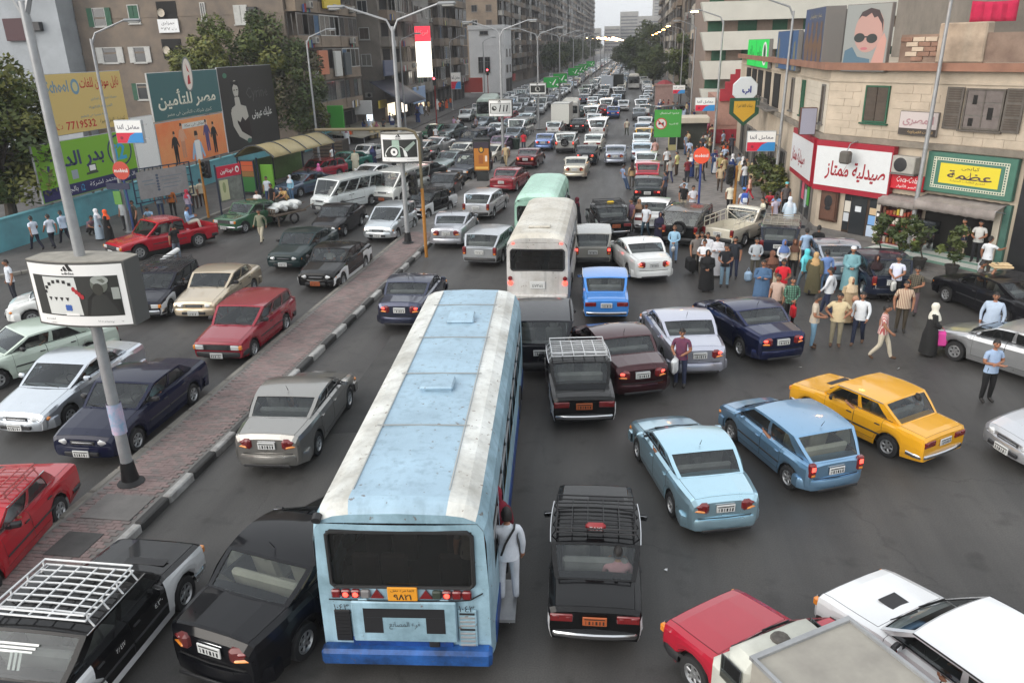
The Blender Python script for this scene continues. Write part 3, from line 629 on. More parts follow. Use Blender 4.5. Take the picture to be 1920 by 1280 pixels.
 # ------------------------------------------------------------------ print helpers
def ell(cx,cy,a,b,n=20,r0=0.):
 c,s=math.cos(r0),math.sin(r0)
 return[(cx+a*math.cos(t)*c-b*math.sin(t)*s,cy+a*math.cos(t)*s+b*math.sin(t)*c)for t in[2*math.pi*k/n for k in range(n)]]
def rect(x0,y0,x1,y1):return[(x0,y0),(x1,y0),(x1,y1),(x0,y1)]
def decal(parent,polys,m,M,lift=.004,bend=None,name='print'):
 """flat print: outlines filled as thin sheets lying on a face (bend: sag of a curved face)"""
 mb=MB()
 for k,p in enumerate(polys):
  if bend:
   wd,bl=bend;xs=[q[0]for q in p];x0,x1=min(xs),max(xs);n=max(1,int((x1-x0)/.12))
   if len(p)==4 and n>1:
    (ax,ay),(bx,by),(cx,cy),(dx,dy)=p
    rows=[[Vector((ax+(bx-ax)*i/n,ay+(by-ay)*i/n,0))for i in range(n+1)],[Vector((dx+(cx-dx)*i/n,dy+(cy-dy)*i/n,0))for i in range(n+1)]]
    rows=[[Vector((v.x,v.y,bl*(1-(2*v.x/wd)**2)+lift))for v in r]for r in rows];mb.grid(rows);continue
   mb.add([(x,y,bl*(1-(2*x/wd)**2)+lift)for x,y in p],[tuple(range(len(p)))])
  else:mb.add([(x,y,lift+k*.0004)for x,y in p],[tuple(range(len(p)))])
 o=obj(name,mb,m,parent,False);o.matrix_local=M;return o
def ltr(parent,s,m,M,x,y,w=None,h=None,lift=.006,bend=None,bold=0.,shear=0.,rot=0.):
 z=lift+(bend[1]*(1-(2*x/bend[0])**2)if bend else 0)
 return letters(s,m,parent,M@Matrix.Translation((x,y,z))@Matrix.Rotation(rot,4,'Z'),w,h,bold,shear)
def board(name,label,cat,p,dx,w,h,d,face,edge,group=None,parent=None):
 """a flat sign of depth d whose face is centred on p; returns (object, face matrix)"""
 o=thing(name,label,cat,p,0,group)if parent is None else parent
 M=face_m((0,0,0),dx);m=MB();m.box((0,0,-d/2-.002),(w,h,d),0,min(.02,d*.3));q=obj('panel',m,edge,o,False);q.matrix_local=M
 m=MB();m.box((0,0,0),(w-.06,h-.06,.006));q=obj('face',m,face,o,False);q.matrix_local=M
 return o,M@Matrix.Translation((0,0,.004))
SKINT=flat((196,150,120));WH=flat((232,232,230));BLK=flat((20,20,22));RED=flat((190,25,40));BLU=flat((40,110,190));GRY=flat((120,125,125));HAIRT=flat((35,28,26))
def rectX(X,pts):
 q=[atX(x,y,X)for x,y in pts];ys=sorted(v.y for v in q);zs=sorted(v.z for v in q)
 return(ys[0]+ys[1])/2,(ys[2]+ys[3])/2,(zs[0]+zs[1])/2,(zs[2]+zs[3])/2
XB=-30.0
def bill(name,label,pts,face,edge=STEEL,cat='billboard',X=XB,posts=True):
 y0,y1,z0,z1=rectX(X,pts);w,h=y1-y0,z1-z0
 o,M=board(name,label,cat,(X,(y0+y1)/2,(z0+z1)/2),(0,1,0),w,h,.12,face,edge)
 m=MB()
 for k in(-.4,0,.4):m.box((-.22,k*w,-.35-(z0-.4)/2),(.1,.1,h+z0-.6));
 obj('support',m,FRAME,o,False)
 return o,M,w,h
TURQ=mat('turquoise_wash',(.12,.36,.42),.85,noise=.3,nscale=.6,bump=.2,bscale=10,obj=False,stain=(.10,.24,.27))
wl=thing('roadside_wall','long turquoise painted wall below the row of billboards','wall',(XB-.15,34,0))
m=MB();m.box((-.12,21,.8),(.24,46,1.6));m.box((-.12,21,1.63),(.34,46.1,.07));obj('wall',m,TURQ,wl,False)
m=MB();m.box((-7.1,-2.1,.75),(14.0,.24,1.5));obj('wall',m,TURQ,wl,False)
o,M,w,h=bill('billboard','yellow billboard with red Arabic lettering and the telephone number 7719532',[(70,140),(225,132),(243,240),(92,252)],flat((206,180,112)))
R1=flat((185,40,38));B1c=flat((110,145,165))
ltr(o,'نايل مودرن للغات',R1,M,w*.20,h*.30,w*.50,h*.22,bold=.01);ltr(o,'School',B1c,M,-w*.32,h*.29,w*.26,h*.20,bold=.02)
decal(o,[ell(-w*.11,h*.27,w*.05,h*.13)],B1c,M);decal(o,[ell(-w*.11,h*.27,w*.03,h*.08)],flat((200,190,140)),M,.007)
for k,(x,ww)in enumerate(((.22,.34),(.16,.30),(.06,.34))):ltr(o,['حضانة ابتدائى اعدادى','المرحلة الثانوية','خدمة متميزة فى التعليم'][k],B1c,M,w*x,h*(.04-.14*k),w*ww,h*.06)
ltr(o,'7719532',R1,M,-w*.12,-h*.36,w*.36,h*.14,bold=.015);ltr(o,'ت',R1,M,-w*.38,-h*.36,None,h*.09);ltr(o,'كورنيش النيل الجيزة',flat((70,60,45)),M,w*.28,-h*.36,w*.34,h*.09)
o,M,w,h=bill('billboard','lime green billboard with navy Arabic lettering and a round letter logo',[(62,272),(245,243),(263,337),(77,383)],flat((120,172,48)))
NV=flat((48,52,96));decal(o,[rect(-w*.49,-h*.48,w*.49,-h*.27)],flat((40,38,88)),M)
ltr(o,'بدر الدين',NV,M,-w*.13,h*.13,w*.56,h*.34,bold=.03)
decal(o,[ell(w*.33,h*.14,w*.135,h*.31,28)],NV,M);decal(o,[ell(w*.33,h*.14,w*.12,h*.275,28)],flat((120,172,48)),M,.007);ltr(o,'i2',flat((60,160,205)),M,w*.33,h*.13,w*.13,h*.34,lift=.010,bold=.03)
decal(o,[rect(-w*.06,-h*.18,w*.06,h*-.14),rect(-w*.03,-h*.14,w*.05,h*.0)],flat((60,70,60)),M);decal(o,[rect(-w*.02,-h*.12,w*.04,-h*.02)],WH,M,.008);decal(o,[rect(-w*.2,-h*.2,-w*.14,h*-.04)],flat((150,160,170)),M)
ltr(o,'الموزع المعتمد لشركة',WH,M,w*.2,-h*.375,w*.5,h*.12);ltr(o,'i2',flat((60,160,205)),M,-w*.12,-h*.375,None,h*.12);ltr(o,'بالجيزة',WH,M,-w*.24,-h*.375,w*.14,h*.12)
bill('blank_billboard','blank white billboard sheet between the green and the orange boards',[(243,222),(285,215),(302,312),(262,318)],WH)
o,M,w,h=bill('billboard','teal insurance billboard with big white Arabic lettering and an oval emblem on top',[(273,137),(405,130),(417,210),(291,229)],flat((62,102,104)),FRAMEW)
ltr(o,'مصر للتأمين',flat((225,222,205)),M,0,-h*.08,w*.84,h*.42,bold=.02);ltr(o,'كبرى شركات التأمين فى مصر',flat((205,205,190)),M,0,-h*.38,w*.66,h*.12)
decal(o,[ell(w*.04,h*.42,w*.075,h*.38,24)],GRY,M,.03);decal(o,[ell(w*.04,h*.42,w*.062,h*.34,24)],flat((225,215,205)),M,.036);decal(o,[[(w*.04-w*.02,h*.2),(w*.04+w*.025,h*.22),(w*.04+w*.02,h*.42),(w*.04-w*.005,h*.38)],[(w*.04,h*.5),(w*.05+w*.02,h*.45),(w*.04-w*.01,h*.66)]],flat((180,45,45)),M,.04)
o,M,w,h=bill('billboard','orange film billboard showing a group of five people',[(291,230),(417,213),(428,289),(303,316)],mat('orange_print',s2l(222,110,62),.6,noise=.25,nscale=.25,stain=s2l(225,165,110)))
def figure(o,M,x,y,s,shirt,trs,arms=True,hair=HAIRT,legs=True):
 decal(o,[ell(x,y+1.62*s,.10*s,.13*s,12)],SKINT,M,.008);decal(o,[[(x-.11*s,y+1.64*s),(x+.11*s,y+1.64*s),(x+.08*s,y+1.78*s),(x-.08*s,y+1.79*s)]],hair,M,.010)
 decal(o,[[(x-.2*s,y+.85*s),(x+.2*s,y+.85*s),(x+.25*s,y+1.4*s),(x+.08*s,y+1.5*s),(x-.08*s,y+1.5*s),(x-.25*s,y+1.4*s)]],shirt,M,.007)
 if arms:decal(o,[[(x-.24*s,y+1.4*s),(x-.42*s,y+.95*s),(x-.34*s,y+.9*s),(x-.18*s,y+1.2*s)],[(x+.24*s,y+1.4*s),(x+.42*s,y+.95*s),(x+.34*s,y+.9*s),(x+.18*s,y+1.2*s)]],shirt,M,.006)
 if legs:decal(o,[[(x-.2*s,y+.86*s),(x-.18*s,y),(x-.04*s,y),(x,y+.6*s),(x+.04*s,y),(x+.18*s,y),(x+.2*s,y+.86*s)]],trs,M,.006)
figure(o,M,-w*.28,-h*.48,h*.42,BLK,BLK);figure(o,M,-w*.17,-h*.36,h*.44,flat((215,160,130)),flat((200,140,110)));figure(o,M,w*.20,-h*.34,h*.42,flat((80,70,120)),flat((80,70,120)));figure(o,M,w*.31,-h*.42,h*.42,BLK,BLK)
figure(o,M,w*.03,-h*1.13,h*.74,flat((150,185,215)),WH,legs=False);decal(o,[rect(w*-.01,-h*.49,w*.07,-h*.03)],WH,M,.012)
decal(o,[rect(-w*.15,h*.28,w*.22,h*.40)],flat((215,215,210)),M,.006);ltr(o,'عوكل فى مكة',BLK,M,w*.035,h*.34,w*.3,h*.08,lift=.01)
o,M,w,h=bill('billboard','black billboard with the pale figure of a woman and white Arabic lettering',[(405,128),(508,120),(524,263),(430,286)],flat((48,46,44)))
PAL=flat((186,182,172));x=-w*.22
q_=lambda*a:[((X_-1235)/345*w-.5*w,.5*h-(Y_-370)/480*h)for X_,Y_ in a]
decal(o,[ell(x-w*.02,h*.235,w*.05,h*.105,18)],PAL,M,.008);decal(o,[q_((1312,545),(1340,545),(1345,590),(1376,603),(1384,660),(1372,720),(1310,720),(1290,660),(1284,612),(1296,598),(1312,588))],PAL,M,.006)
decal(o,[q_((1292,598),(1312,615),(1312,690),(1330,745),(1385,790),(1378,815),(1362,812),(1312,772),(1284,705),(1280,630))],PAL,M,.007);decal(o,[q_((1300,455),(1345,452),(1352,520),(1338,480),(1318,470),(1302,500))],flat((28,26,25)),M,.009);decal(o,[q_((1312,500),(1322,500),(1322,506),(1312,506)),q_((1328,499),(1338,499),(1338,505),(1328,505)),q_((1318,536),(1332,536),(1330,542),(1320,542))],flat((60,50,48)),M,.009)
decal(o,[q_((1310,672),(1328,690),(1345,660),(1360,686),(1382,668),(1392,790),(1330,752),(1310,700))],flat((38,26,26)),M,.0065);decal(o,[ell(x+w*.11,-h*.41,w*.04,h*.03)],flat((70,105,95)),M,.009);decal(o,[ell(-w*.39,h*.4,w*.035,h*.03)],flat((70,120,95)),M,.006)
ltr(o,'عليك عيونى',flat((215,215,210)),M,w*.2,-h*.1,w*.40,h*.13,bold=.02);ltr(o,'Cyrine',flat((82,80,78)),M,w*.15,h*.15,w*.42,h*.18)
p=G(330,415);o=thing('notice_frame','grey printed notice panel in a dark studded frame on the left pavement','sign',(p.x-.6,p.y+.4,0))
M=face_m((0,0,2.15),(.42,.9,0));m=MB();m.box((0,0,0),(3.1,1.5,.05));q=obj('panel',m,mat('notice_print',(.33,.32,.32),.7,noise=.25,nscale=1.5),o,False);q.matrix_local=M
m=MB()
for s in(-1,1):
 m.box((0,s*.92,0),(3.7,.06,.06));m.box((s*1.82,0,0),(.06,1.9,.06))
 for k in range(7):m.box((-1.5+k*.5,s*.84,0),(.04,.16,.04));
 for k in range(4):m.box((s*1.69,-.6+k*.4,0),(.26,.04,.04))
q=obj('frame',m,flat((40,55,75)),o,False);q.matrix_local=M
m=MB()
for s in(-1.6,1.6):v=M@Vector((s,-.9,0));m.tube([(v.x,v.y,0),tuple(v)],.05,6)
obj('post',m,flat((40,55,75)),o)
decal(o,[rect(-1.3,.2,-.6,.26),rect(-1.2,0,-.5,.05),rect(-.2,.3,1.2,.34),rect(-.1,.1,1.0,.14),rect(0,-.1,1.1,-.06),rect(-.1,-.3,.9,-.26)],flat((120,130,140)),M,.028);decal(o,[ell(-.35,.45-.16*k,.09,.07,10)for k in range(6)],flat((80,90,110)),M,.03)
p=G(432,412);o=thing('poster_stand','tall pavement panel with a red Arabic header above a map','sign',(p.x+.1,p.y+.4,0))
M=face_m((0,0,2.05),(.30,.95,0));m=MB();m.box((0,.66,0),(1.8,.62,.09));q=obj('header',m,flat((192,28,58)),o,False);q.matrix_local=M
m=MB();m.box((0,-.35,0),(1.75,1.3,.06));q=obj('panel',m,mat('map_print',(.20,.215,.19),.6,noise=.5,nscale=2.5),o,False);q.matrix_local=M
decal(o,[rect(-.82,-.9,-.18,.22)],flat((190,190,150)),M,.034);decal(o,[ell(-.5,-.2,.12,.3)],flat((140,150,105)),M,.036)
ltr(o,'فودافون',WH,M,-.15,.66,1.0,.3,lift=.05,bold=.02);decal(o,[ell(.62,.68,.15,.18)],WH,M,.05);decal(o,[ell(.63,.66,.08,.1)],flat((192,28,58)),M,.054)
m=MB()
for s in(-.95,.95):v=M@Vector((s,1.0,0));m.tube([(v.x,v.y,0),(v.x,v.y,3.15)],.05,6)
obj('post',m,flat((38,45,62)),o)
p=G(478,372);o=thing('bus_shelter','bus shelter with yellowed curved roof and green advert panels on the left pavement','bus shelter',(p.x,p.y+.4,0),R(-7))
m=MB();n=10;A=[(-1.3+2.9*k/n,2.45+.85*math.sin(math.pi*(.05+.9*k/n)))for k in range(n+1)]
m.grid([[Vector((x,y,z))for x,z in A]for y in(0,2.1,4.2,6.3,8.4)]);q=obj('roof',m,mat('yellowed_roof',(.36,.29,.14),.45,noise=.3,nscale=.8,spec=.5),o);sf=q.modifiers.new('t','SOLIDIFY');sf.thickness=.04
for y in(0,2.1,4.2,6.3,8.4):m=MB();m.tube([(x,y,z+.03)for x,z in A],.045,5);obj('roof_rib',m,flat((45,50,55)),o)
for x,y in((-1.2,.1),(-1.2,8.3),(1.45,8.3),(-1.2,4.2),(.2,.1)):m=MB();m.tube([(x,y,0),(x,y,2.55)],.065,8);obj('post',m,flat((28,36,58)),o)
m=MB();m.box((-.5,-.02,1.35),(1.2,.16,2.1),0,.03);q=obj('advert_panel',m,flat((30,50,60)),o);
M=face_m((-.5,-.105,1.35),(1,0,0));decal(o,[rect(-.52,-.98,.52,-.02)],flat((60,120,60)),M);decal(o,[rect(-.52,.35,.52,.7)],flat((200,100,60)),M);decal(o,[rect(-.52,.0,.52,.33)],flat((150,110,60)),M);decal(o,[rect(-.52,.72,.52,.98)],flat((205,90,50)),M)
m=MB();m.box((.75,.3,1.15),(.9,.14,1.9),0,.03);obj('advert_panel',m,flat((110,165,55)),o)
m=MB();m.box((-1.2,4.3,1.3),(.06,7.6,1.7));obj('back_panel',m,mat('shelter_green',(.10,.19,.05),.4,noise=.3),o,False)
m=MB();m.box((-.75,4.2,.48),(.5,6,.06));obj('bench',m,FRAME,o,False)
# ------------------------------------------------------------------ lamp posts
def lamp_head(m,p,d,lit=False):
 d=Vector(d).normalized();a=math.atan2(d.y,d.x)
 q=Vector(p)+d*.38;m.box(q,(.80,.30,.15),0,.06,rz=a)
def lamp_post(label,x,y,h,arms,group,reach=1.9,rise=.75,lit=False,base=None,lean=0.,r0=.105):
 t=thing('street_lamp',label,'street lamp',(x,y,.14),0,group)
 m=MB();m.tube([(0,0,0),(lean*h*.5,0,h*.5),(lean*h,0,h)],[r0,r0*.82,r0*.6],10);m.lathe([(r0*2.2,0),(r0*2.2,.03),(r0*1.3,.06),(r0*1.15,.3)],(0,0,0),10);obj('pole',m,STEEL,t)
 if base:m=MB();m.lathe([(r0*2.3,0),(r0*2.3,.05),(r0*1.5,.12),(r0*1.3,.3),(r0*1.12,base),(r0*.95,base+.005)],(0,0,0),12);m.box((0,0,.03),(.42,.42,.06),0,.02);obj('painted_base',m,BLK,t)
 for sx,sy in arms:
  m=MB();c=Vector((lean*h,0,h));e=c+Vector((sx*reach,sy*reach,rise));m.tube([c-Vector((0,0,.25)),c+Vector((sx*.25,sy*.25,rise*.3)),e],[.06,.05,.04],6);obj('arm',m,STEEL,t)
  m=MB();lamp_head(m,e,(sx,sy,0));hd=obj('lamp_head',m,mat('lamp_housing',(.27,.28,.29),.5,.3),t)
  m=MB();dd=Vector((sx,sy,0)).normalized();m.box(e+dd*.45+Vector((0,0,-.075)),(.55,.24,.09),0,.04,rz=math.atan2(sy,sx));obj('lamp_glass',m,mat('lamp_lit_orange',(1,.55,.2),.4,emit=60,ecol=(1,.42,.12))if lit else mat('lamp_glass_off',(.5,.5,.48),.2,coat=.5),hd)
 return t
MP=[(-10.62,13.45),(-10.5,35.6),(-10.1,62.6),(-10.4,90),(-10.4,117),(-10.4,144),(-10.4,171),(-10.4,200),(-10.4,230),(-10.4,262),(-10.4,296),(-10.4,332),(-10.4,370),(-10.4,410)]
for i,(x,y)in enumerate(MP):
 lamp_post(['nearest double armed grey lamp post with black painted foot and sticker on the pole','double armed lamp post on the median behind the silver hatchback','double armed lamp post beside the orange advertising pillar'][i]if i<3 else 'double armed lamp post on the median, number %s from near'%['four','five','six','seven','eight','nine','ten','eleven','twelve','thirteen','fourteen'][i-3],x,y,9.7,((-1,.0),(1,0.)),'double armed lamp posts on the median',2.1,.85,i>7,.55 if i<3 else None,0,.125)
for i,(x,y)in enumerate(((-26.3,37.4),(-26.1,64),(-26.4,92),(-26.9,120),(-27.4,150),(-27.6,185))):
 lamp_post(['single armed lamp post standing before the yellow and green billboards','single armed lamp post in front of the dark tree by the bus shelter','single armed lamp post on the left pavement by the shops with the lit red sign','single armed lamp post on the left pavement before the white house','single armed lamp post on the left pavement past the white house','farthest single armed lamp post on the left pavement'][i],x,y,9.6,((.9,.35),),'single armed lamp posts on the left pavement',1.7,.8)
for i,(x,y,lit)in enumerate(((11.94,34.9,True),(8.44,47.9,False),(6.35,63.7,True),(6.4,92,False),(6.6,118,True),(6.9,146,True),(7.1,176,True),(7.2,205,True),(7.2,240,True),(7.2,280,True))):
 lamp_post(['tall grey lamp post in front of the pharmacy and the grill','tall grey lamp post at the corner left of the pharmacy sign','grey lamp post with lit orange lamp on the right pavement','grey lamp post beyond the lit one on the right pavement','lit lamp post near the pink pillar kiosk','lit lamp post by the first dark roadside tree','lit lamp post beside the dark roadside trees','lit lamp post within the dark roadside trees','lit lamp post at the far end of the trees','farthest lit lamp post on the right'][i],x,y,10.2,((-.95,-.1),),'lamp posts on the right pavement',1.8,.7,lit,None,.012)
far_l=MB()
for k in range(26):
 y=300+k*14;far_l.box((-10.4+(2.5 if k%2 else-2.5),y,11),(1.1,1.1,.5),0,.1)
o=obj('street_lamps',far_l,mat('lamp_lit_far',(1,.8,.6),.4,emit=9,ecol=(1,.66,.4)));tag(o,'string of lit lamps far down the avenue','street lamps',kind='stuff')
q=MB();q.lathe([(.150,1.25),(.148,1.95)],(0,0,0),12);o=obj('sticker',q,mat('sticker_print',(.55,.38,.48),.6,noise=.5,nscale=5,stain=(.15,.35,.5)),bpy.data.objects['street_lamp'])
# ------------------------------------------------------------------ curved light box signs on the lamp posts
def lightbox(label,x,y,z,w,h,design,group,face=WH):
 t=thing('advertising_sign',label,'sign',(x,y,z),0,group);M=face_m((0,-.24,0),(1,0,0));bl=.20;B=(w,bl)
 m=MB();n=12;out=[(-w/2+w*i/n,-.24-bl*(1-(2*i/n-1)**2))for i in range(n+1)];bk=[(w/2-w*i/n,.24+bl*(1-(2*i/n-1)**2))for i in range(n+1)]
 m.prism(out+bk,-h/2,h/2);obj('case',m,mat('sign_case',(.075,.075,.072),.6),t,True,30)
 m=MB();m.prism([(a*.995,b*.98)for a,b in out+bk],h/2+.001,h/2+.02);obj('top_cover',m,mat('dusty_top',(.33,.31,.27),.9,noise=.3),t,False)
 decal(t,[rect(-w/2+.04,-h/2+.04,w/2-.04,h/2-.04)],face,M,.004,B,'face')
 if design!='green':
  lz=h*.40;s=.07
  decal(t,[[(-.16,lz-.03),(-.11,lz-.03),(-.13,lz+.02),(-.155,lz)],[(-.09,lz-.03),(-.02,lz-.03),(-.075,lz+.07),(-.115,lz+.04)],[(0,lz-.03),(.09,lz-.03),(0,lz+.12),(-.05,lz+.09)]],BLK,M,.008,B)
  ltr(t,'adidas',BLK,M,-.03,lz-.075,.26,.055,bend=B,lift=.01,bold=.01)
  decal(t,[rect(-w*.43,-h*.32,w*.43,h*.30)],flat((40,42,40)),M,.008,B)
  ltr(t,'is',GRY,M,w*.40,-h*.41,.05,.03,bend=B,lift=.01);ltr(t,'adidas.com',GRY,M,-w*.27,-h*.44,.22,.03,bend=B,lift=.01);ltr(t,'A round world',GRY,M,-w*.28,-h*.38,.34,.04,bend=B,lift=.01);ltr(t,'The world is playing',GRY,M,w*.2,-h*.40,.62,.045,bend=B,lift=.01,shear=.3)
 if design==0:
  decal(t,[[(-w*.30,-h*.30),(w*.06,-h*.30),(w*.04,h*.28),(-w*.31,h*.28)]],flat((205,208,205)),M,.012,B)
  for k in range(7):a=math.pi*(.95-.11*k);decal(t,[rect(-w*.13+.36*math.cos(a)-.035,h*.02+.26*math.sin(a)-.035,-w*.13+.36*math.cos(a)+.035,h*.02+.26*math.sin(a)+.03)],BLK,M,.016,B)
  decal(t,[[(-w*.28+.13*k,-h*.03),(-w*.24+.13*k,-h*.03),(-w*.26+.13*k,-h*.09)]for k in range(4)],BLK,M,.016,B)
  decal(t,[ell(.02+.05*k,h*.10-.05*k,.04,.05,10)for k in range(4)],flat((165,35,45)),M,.016,B);decal(t,[ell(-.20+.04*(k%3),-h*.17-.05*(k//3),.035,.04,8)for k in range(6)],flat((50,90,165)),M,.016,B)
  decal(t,[ell(w*.26,h*.17,.16,.17,18)],flat((95,100,92)),M,.016,B);decal(t,[[(w*.10,-h*.31),(w*.42,-h*.31),(w*.41,h*.0),(w*.33,h*.06),(w*.2,h*.06),(w*.13,-h*.05)]],flat((24,26,24)),M,.014,B);decal(t,[ell(w*.27,h*.235,.165,.09,16)],flat((150,155,150)),M,.018,B);decal(t,[ell(w*.245,h*.10,.10,.12,14)],flat((52,52,46)),M,.019,B);decal(t,[rect(w*.36,-h*.06,w*.425,h*.12)],flat((150,155,150)),M,.017,B)
  decal(t,[rect(-w*.12,-h*.31,w*.02,-h*.27)],WH,M,.018,B)
 elif design==1:
  decal(t,[[(-w*.18,h*.28),(w*.0,h*.28),(w*.02,-h*.3),(-w*.2,-h*.3)]],flat((160,185,170)),M,.011,B)
  decal(t,[[(-w*.36,-h*.30)]+[(-w*.10+.55*math.cos(a),-h*.30+.52*math.sin(a))for a in[math.pi*k/12 for k in range(12,-1,-1)]]+[(w*.14,-h*.30)]],flat((225,228,225)),M,.013,B);decal(t,[ell(-w*.14,-h*.13,.22,.22,20)],BLK,M,.016,B);decal(t,[ell(-w*.14,-h*.13,.17,.17,20)],WH,M,.019,B);decal(t,[ell(-w*.14,-h*.13,.06,.06,10)],BLK,M,.022,B)
  decal(t,[[(w*.1,-h*.05),(w*.36,h*.24),(w*.40,h*.16),(w*.2,-h*.12)]],flat((150,165,155)),M,.015,B)
 elif design==2:
  decal(t,[rect(-w*.40,-h*.30,w*.42,h*.28)],flat((190,192,190)),M,.011,B);decal(t,[ell(-w*.25,h*.0,.2,.18),[(-w*.05,-h*.2),(w*.0,-h*.2),(w*.06,h*.22),(w*.02,h*.22)],[(w*.12,-h*.2),(w*.17,-h*.2),(w*.2,h*.2),(w*.16,h*.2)],[(w*.25,-h*.2),(w*.3,-h*.2),(w*.34,h*.18),(w*.29,h*.2)]],BLK,M,.014,B)
 elif design==3:
  decal(t,[ell(0,-h*.02,.28,.26,20)],flat((190,190,185)),M,.011,B);decal(t,[ell(0,-h*.02,.14,.14,14)],BLK,M,.014,B)
 else:
  decal(t,[[(-w*.1,h*.1),(w*.0,h*.0),(w*.3,-h*.2),(w*.45,-h*.1),(w*.45,-h*.35),(w*.2,-h*.4),(-w*.05,-h*.05)],[(w*.05,-h*.2),(w*.28,h*.3),(w*.33,h*.3),(w*.15,-h*.25)]],WH,M,.01,B)
 return t
SGN='light box signs on the median lamp posts'
lightbox('nearest light box advert showing a capped man and a ring of dots',-10.55,13.4,4.60,2.08,1.30,0,SGN)
lightbox('light box advert with a goggle eyed half circle, second on the median',-10.45,35.55,4.68,1.85,1.28,1,SGN)
lightbox('light box advert with black slanted strokes, third on the median',-10.18,62.55,4.42,1.85,1.25,2,SGN)
lightbox('light box advert with a pale disc, fourth on the median',-10.4,89.9,4.45,1.85,1.2,3,SGN)
for i,y in enumerate((104,117,144,158,171,200)):lightbox('green light box advert with white swoosh, %s of the green ones counted from near'%['first','second','third','fourth','fifth','sixth'][i],-10.3,y-.1,4.5,2.0,1.3,'green',SGN,flat((30,150,62)))
# ------------------------------------------------------------------ other street furniture
def disc_sign(label,p,h,r,col,txt,pole,seed=0):
 t=thing('round_sign',label,'sign',(p.x,p.y,.12));m=MB();m.tube([(0,0,0),(0,0,h+.2)],.06,8);obj('pole',m,pole,t)
 m=MB();m.lathe([(.001,-.06),(r,-.06),(r,-.09),(.001,-.09)],(0,0,h),24,0,'Y');obj('disc',m,col,t,True,30)
 if txt:ltr(t,txt,WH,face_m((0,-.095,h),(1,0,0)),0,0,r*1.6,r*.42,bold=.02)
 return t
disc_sign('orange round mobinil sign on a blue pole by the right kerb',G(1309,396),2.95,.44,flat((228,84,52)),'mobinil',flat((45,65,130)))
t=disc_sign('round orange red sign on a blue pole before the billboards',G(253,442),3.3,.46,flat((190,70,55)),'mobinil',flat((50,70,120)))
m=MB();m.box((-.35,-.08,2.5),(1.3,.05,.32));obj('plate',m,flat((40,45,70)),t,False);m=MB();m.box((-.5,-.08,1.9),(.4,.05,.7));obj('plate',m,flat((90,140,60)),t,False)
def lab_sign(label,x,y,z,w=1.65,h=1.25,rz=0.):
 t=thing('hanging_sign',label,'sign',(x,y,z),rz,'white red and blue laboratory signs on lamp posts');M=face_m((0,-.1,0),(1,0,0))
 m=MB();m.box((0,0,0),(w,.18,h),0,.02);obj('case',m,flat((170,175,178)),t)
 decal(t,[rect(-w*.48,-h*.04,w*.48,h*.47)],WH,M);decal(t,[rect(-w*.48,-h*.47,w*.48,-h*.04)],flat((205,32,62)),M,.005);decal(t,[[(-w*.14,-h*.47),(w*.48,-h*.47),(w*.48,-h*.04),(w*.22,-h*.04),(w*.02,-h*.16)]],flat((45,135,200)),M,.008)
 ltr(t,'معامل ألفا',flat((45,45,70)),M,0,h*.2,w*.8,h*.27,bold=.01);decal(t,[ell(-w*.3,-h*.26,.09,.09,6)],flat((140,20,50)),M,.009)
 m=MB();m.box((w/2+.1,0,h*.3),(.25,.05,.05));m.box((w/2+.1,0,-h*.3),(.25,.05,.05));obj('bracket',m,STEEL,t);return t
p=atY(1427,265,47.8);lab_sign('white red and blue lab sign on the lamp post left of the pharmacy',p.x,p.y,p.z,1.62,1.15)
p=atY(1322,196,63.6);lab_sign('white red and blue lab sign on the lit lamp post',p.x,p.y,p.z,1.5,1.0)
p=atY(1273,168,91.9);lab_sign('small white red and blue lab sign beyond the lit lamp post',p.x,p.y,p.z,1.35,.9)
p=atY(244,247,37.3);lab_sign('white red and blue lab sign on the lamp post before the billboards',p.x,p.y,p.z,1.5,1.15)
p=atY(855,152,119.8);lab_sign('tall white red and blue sign on a left pavement lamp post',p.x,p.y,p.z,1.5,2.4)
def signal(label,p,h,arm=None,col=flat((165,112,45)),heads=((0,0),),lit=None,rz=0.):
 t=thing('traffic_light',label,'traffic light',(p.x,p.y,.12),rz);m=MB();m.tube([(0,0,0),(0,0,h*.55)],.075,8);obj('lower_pole',m,col,t)
 m=MB();pts=[(0,0,h*.55),(0,0,h-.5)]+([(arm[0]*.04,0,h-.12),(arm[0]*.12,0,h),(arm[0],0,h)]if arm else[(0,0,h)]);m.tube(pts,.065,8);obj('mast_arm' if arm else 'upper_pole',m,flat((105,95,72))if arm else col,t)
 for dx,dz in heads:
  m=MB();m.box((dx,0,dz),(.34,.30,.98),0,.03)
  for k in range(3):m.lathe([(.13,-.15),(.14,-.34)],(dx,0,dz+.3-.3*k),10,0,'Y')
  hd=obj('signal_head',m,PLAS,t)
  for k in range(3):
   m=MB();m.lathe([(.001,-.158),(.125,-.155)],(dx,0,dz+.3-.3*k),10,0,'Y');obj('lens',m,(mat('signal_red',(.9,.04,.04),.3,emit=14,ecol=(1,.04,.05))if lit==k else mat('signal_lens_off',(.03,.03,.02),.3)),hd)
 return t
signal('traffic light mast with a long arm and a yellow lower pole on the median',G(800,487),5.6,(-4.6,),heads=((-.38,3.3),))
signal('yellow traffic light pole with dark head on the left pavement',G(392,412),3.3,heads=((.36,2.75),))
signal('yellow traffic light pole standing among people on the right pavement',G(1374,414),2.75,heads=((-.32,2.3),))
signal('traffic light showing red in front of the left shops',Vector((-23.6,96,0)),5.6,heads=((0,5.1),),lit=0,col=flat((140,40,40)))
signal('traffic light showing red farther down the left side',Vector((-22.8,128,0)),5.6,heads=((0,5.1),),lit=0,col=flat((140,40,40)))
p=G(903,343);t=thing('advertising_pillar','orange and black advertising pillar standing on the median','advertising pillar',(p.x+.1,p.y,.15))
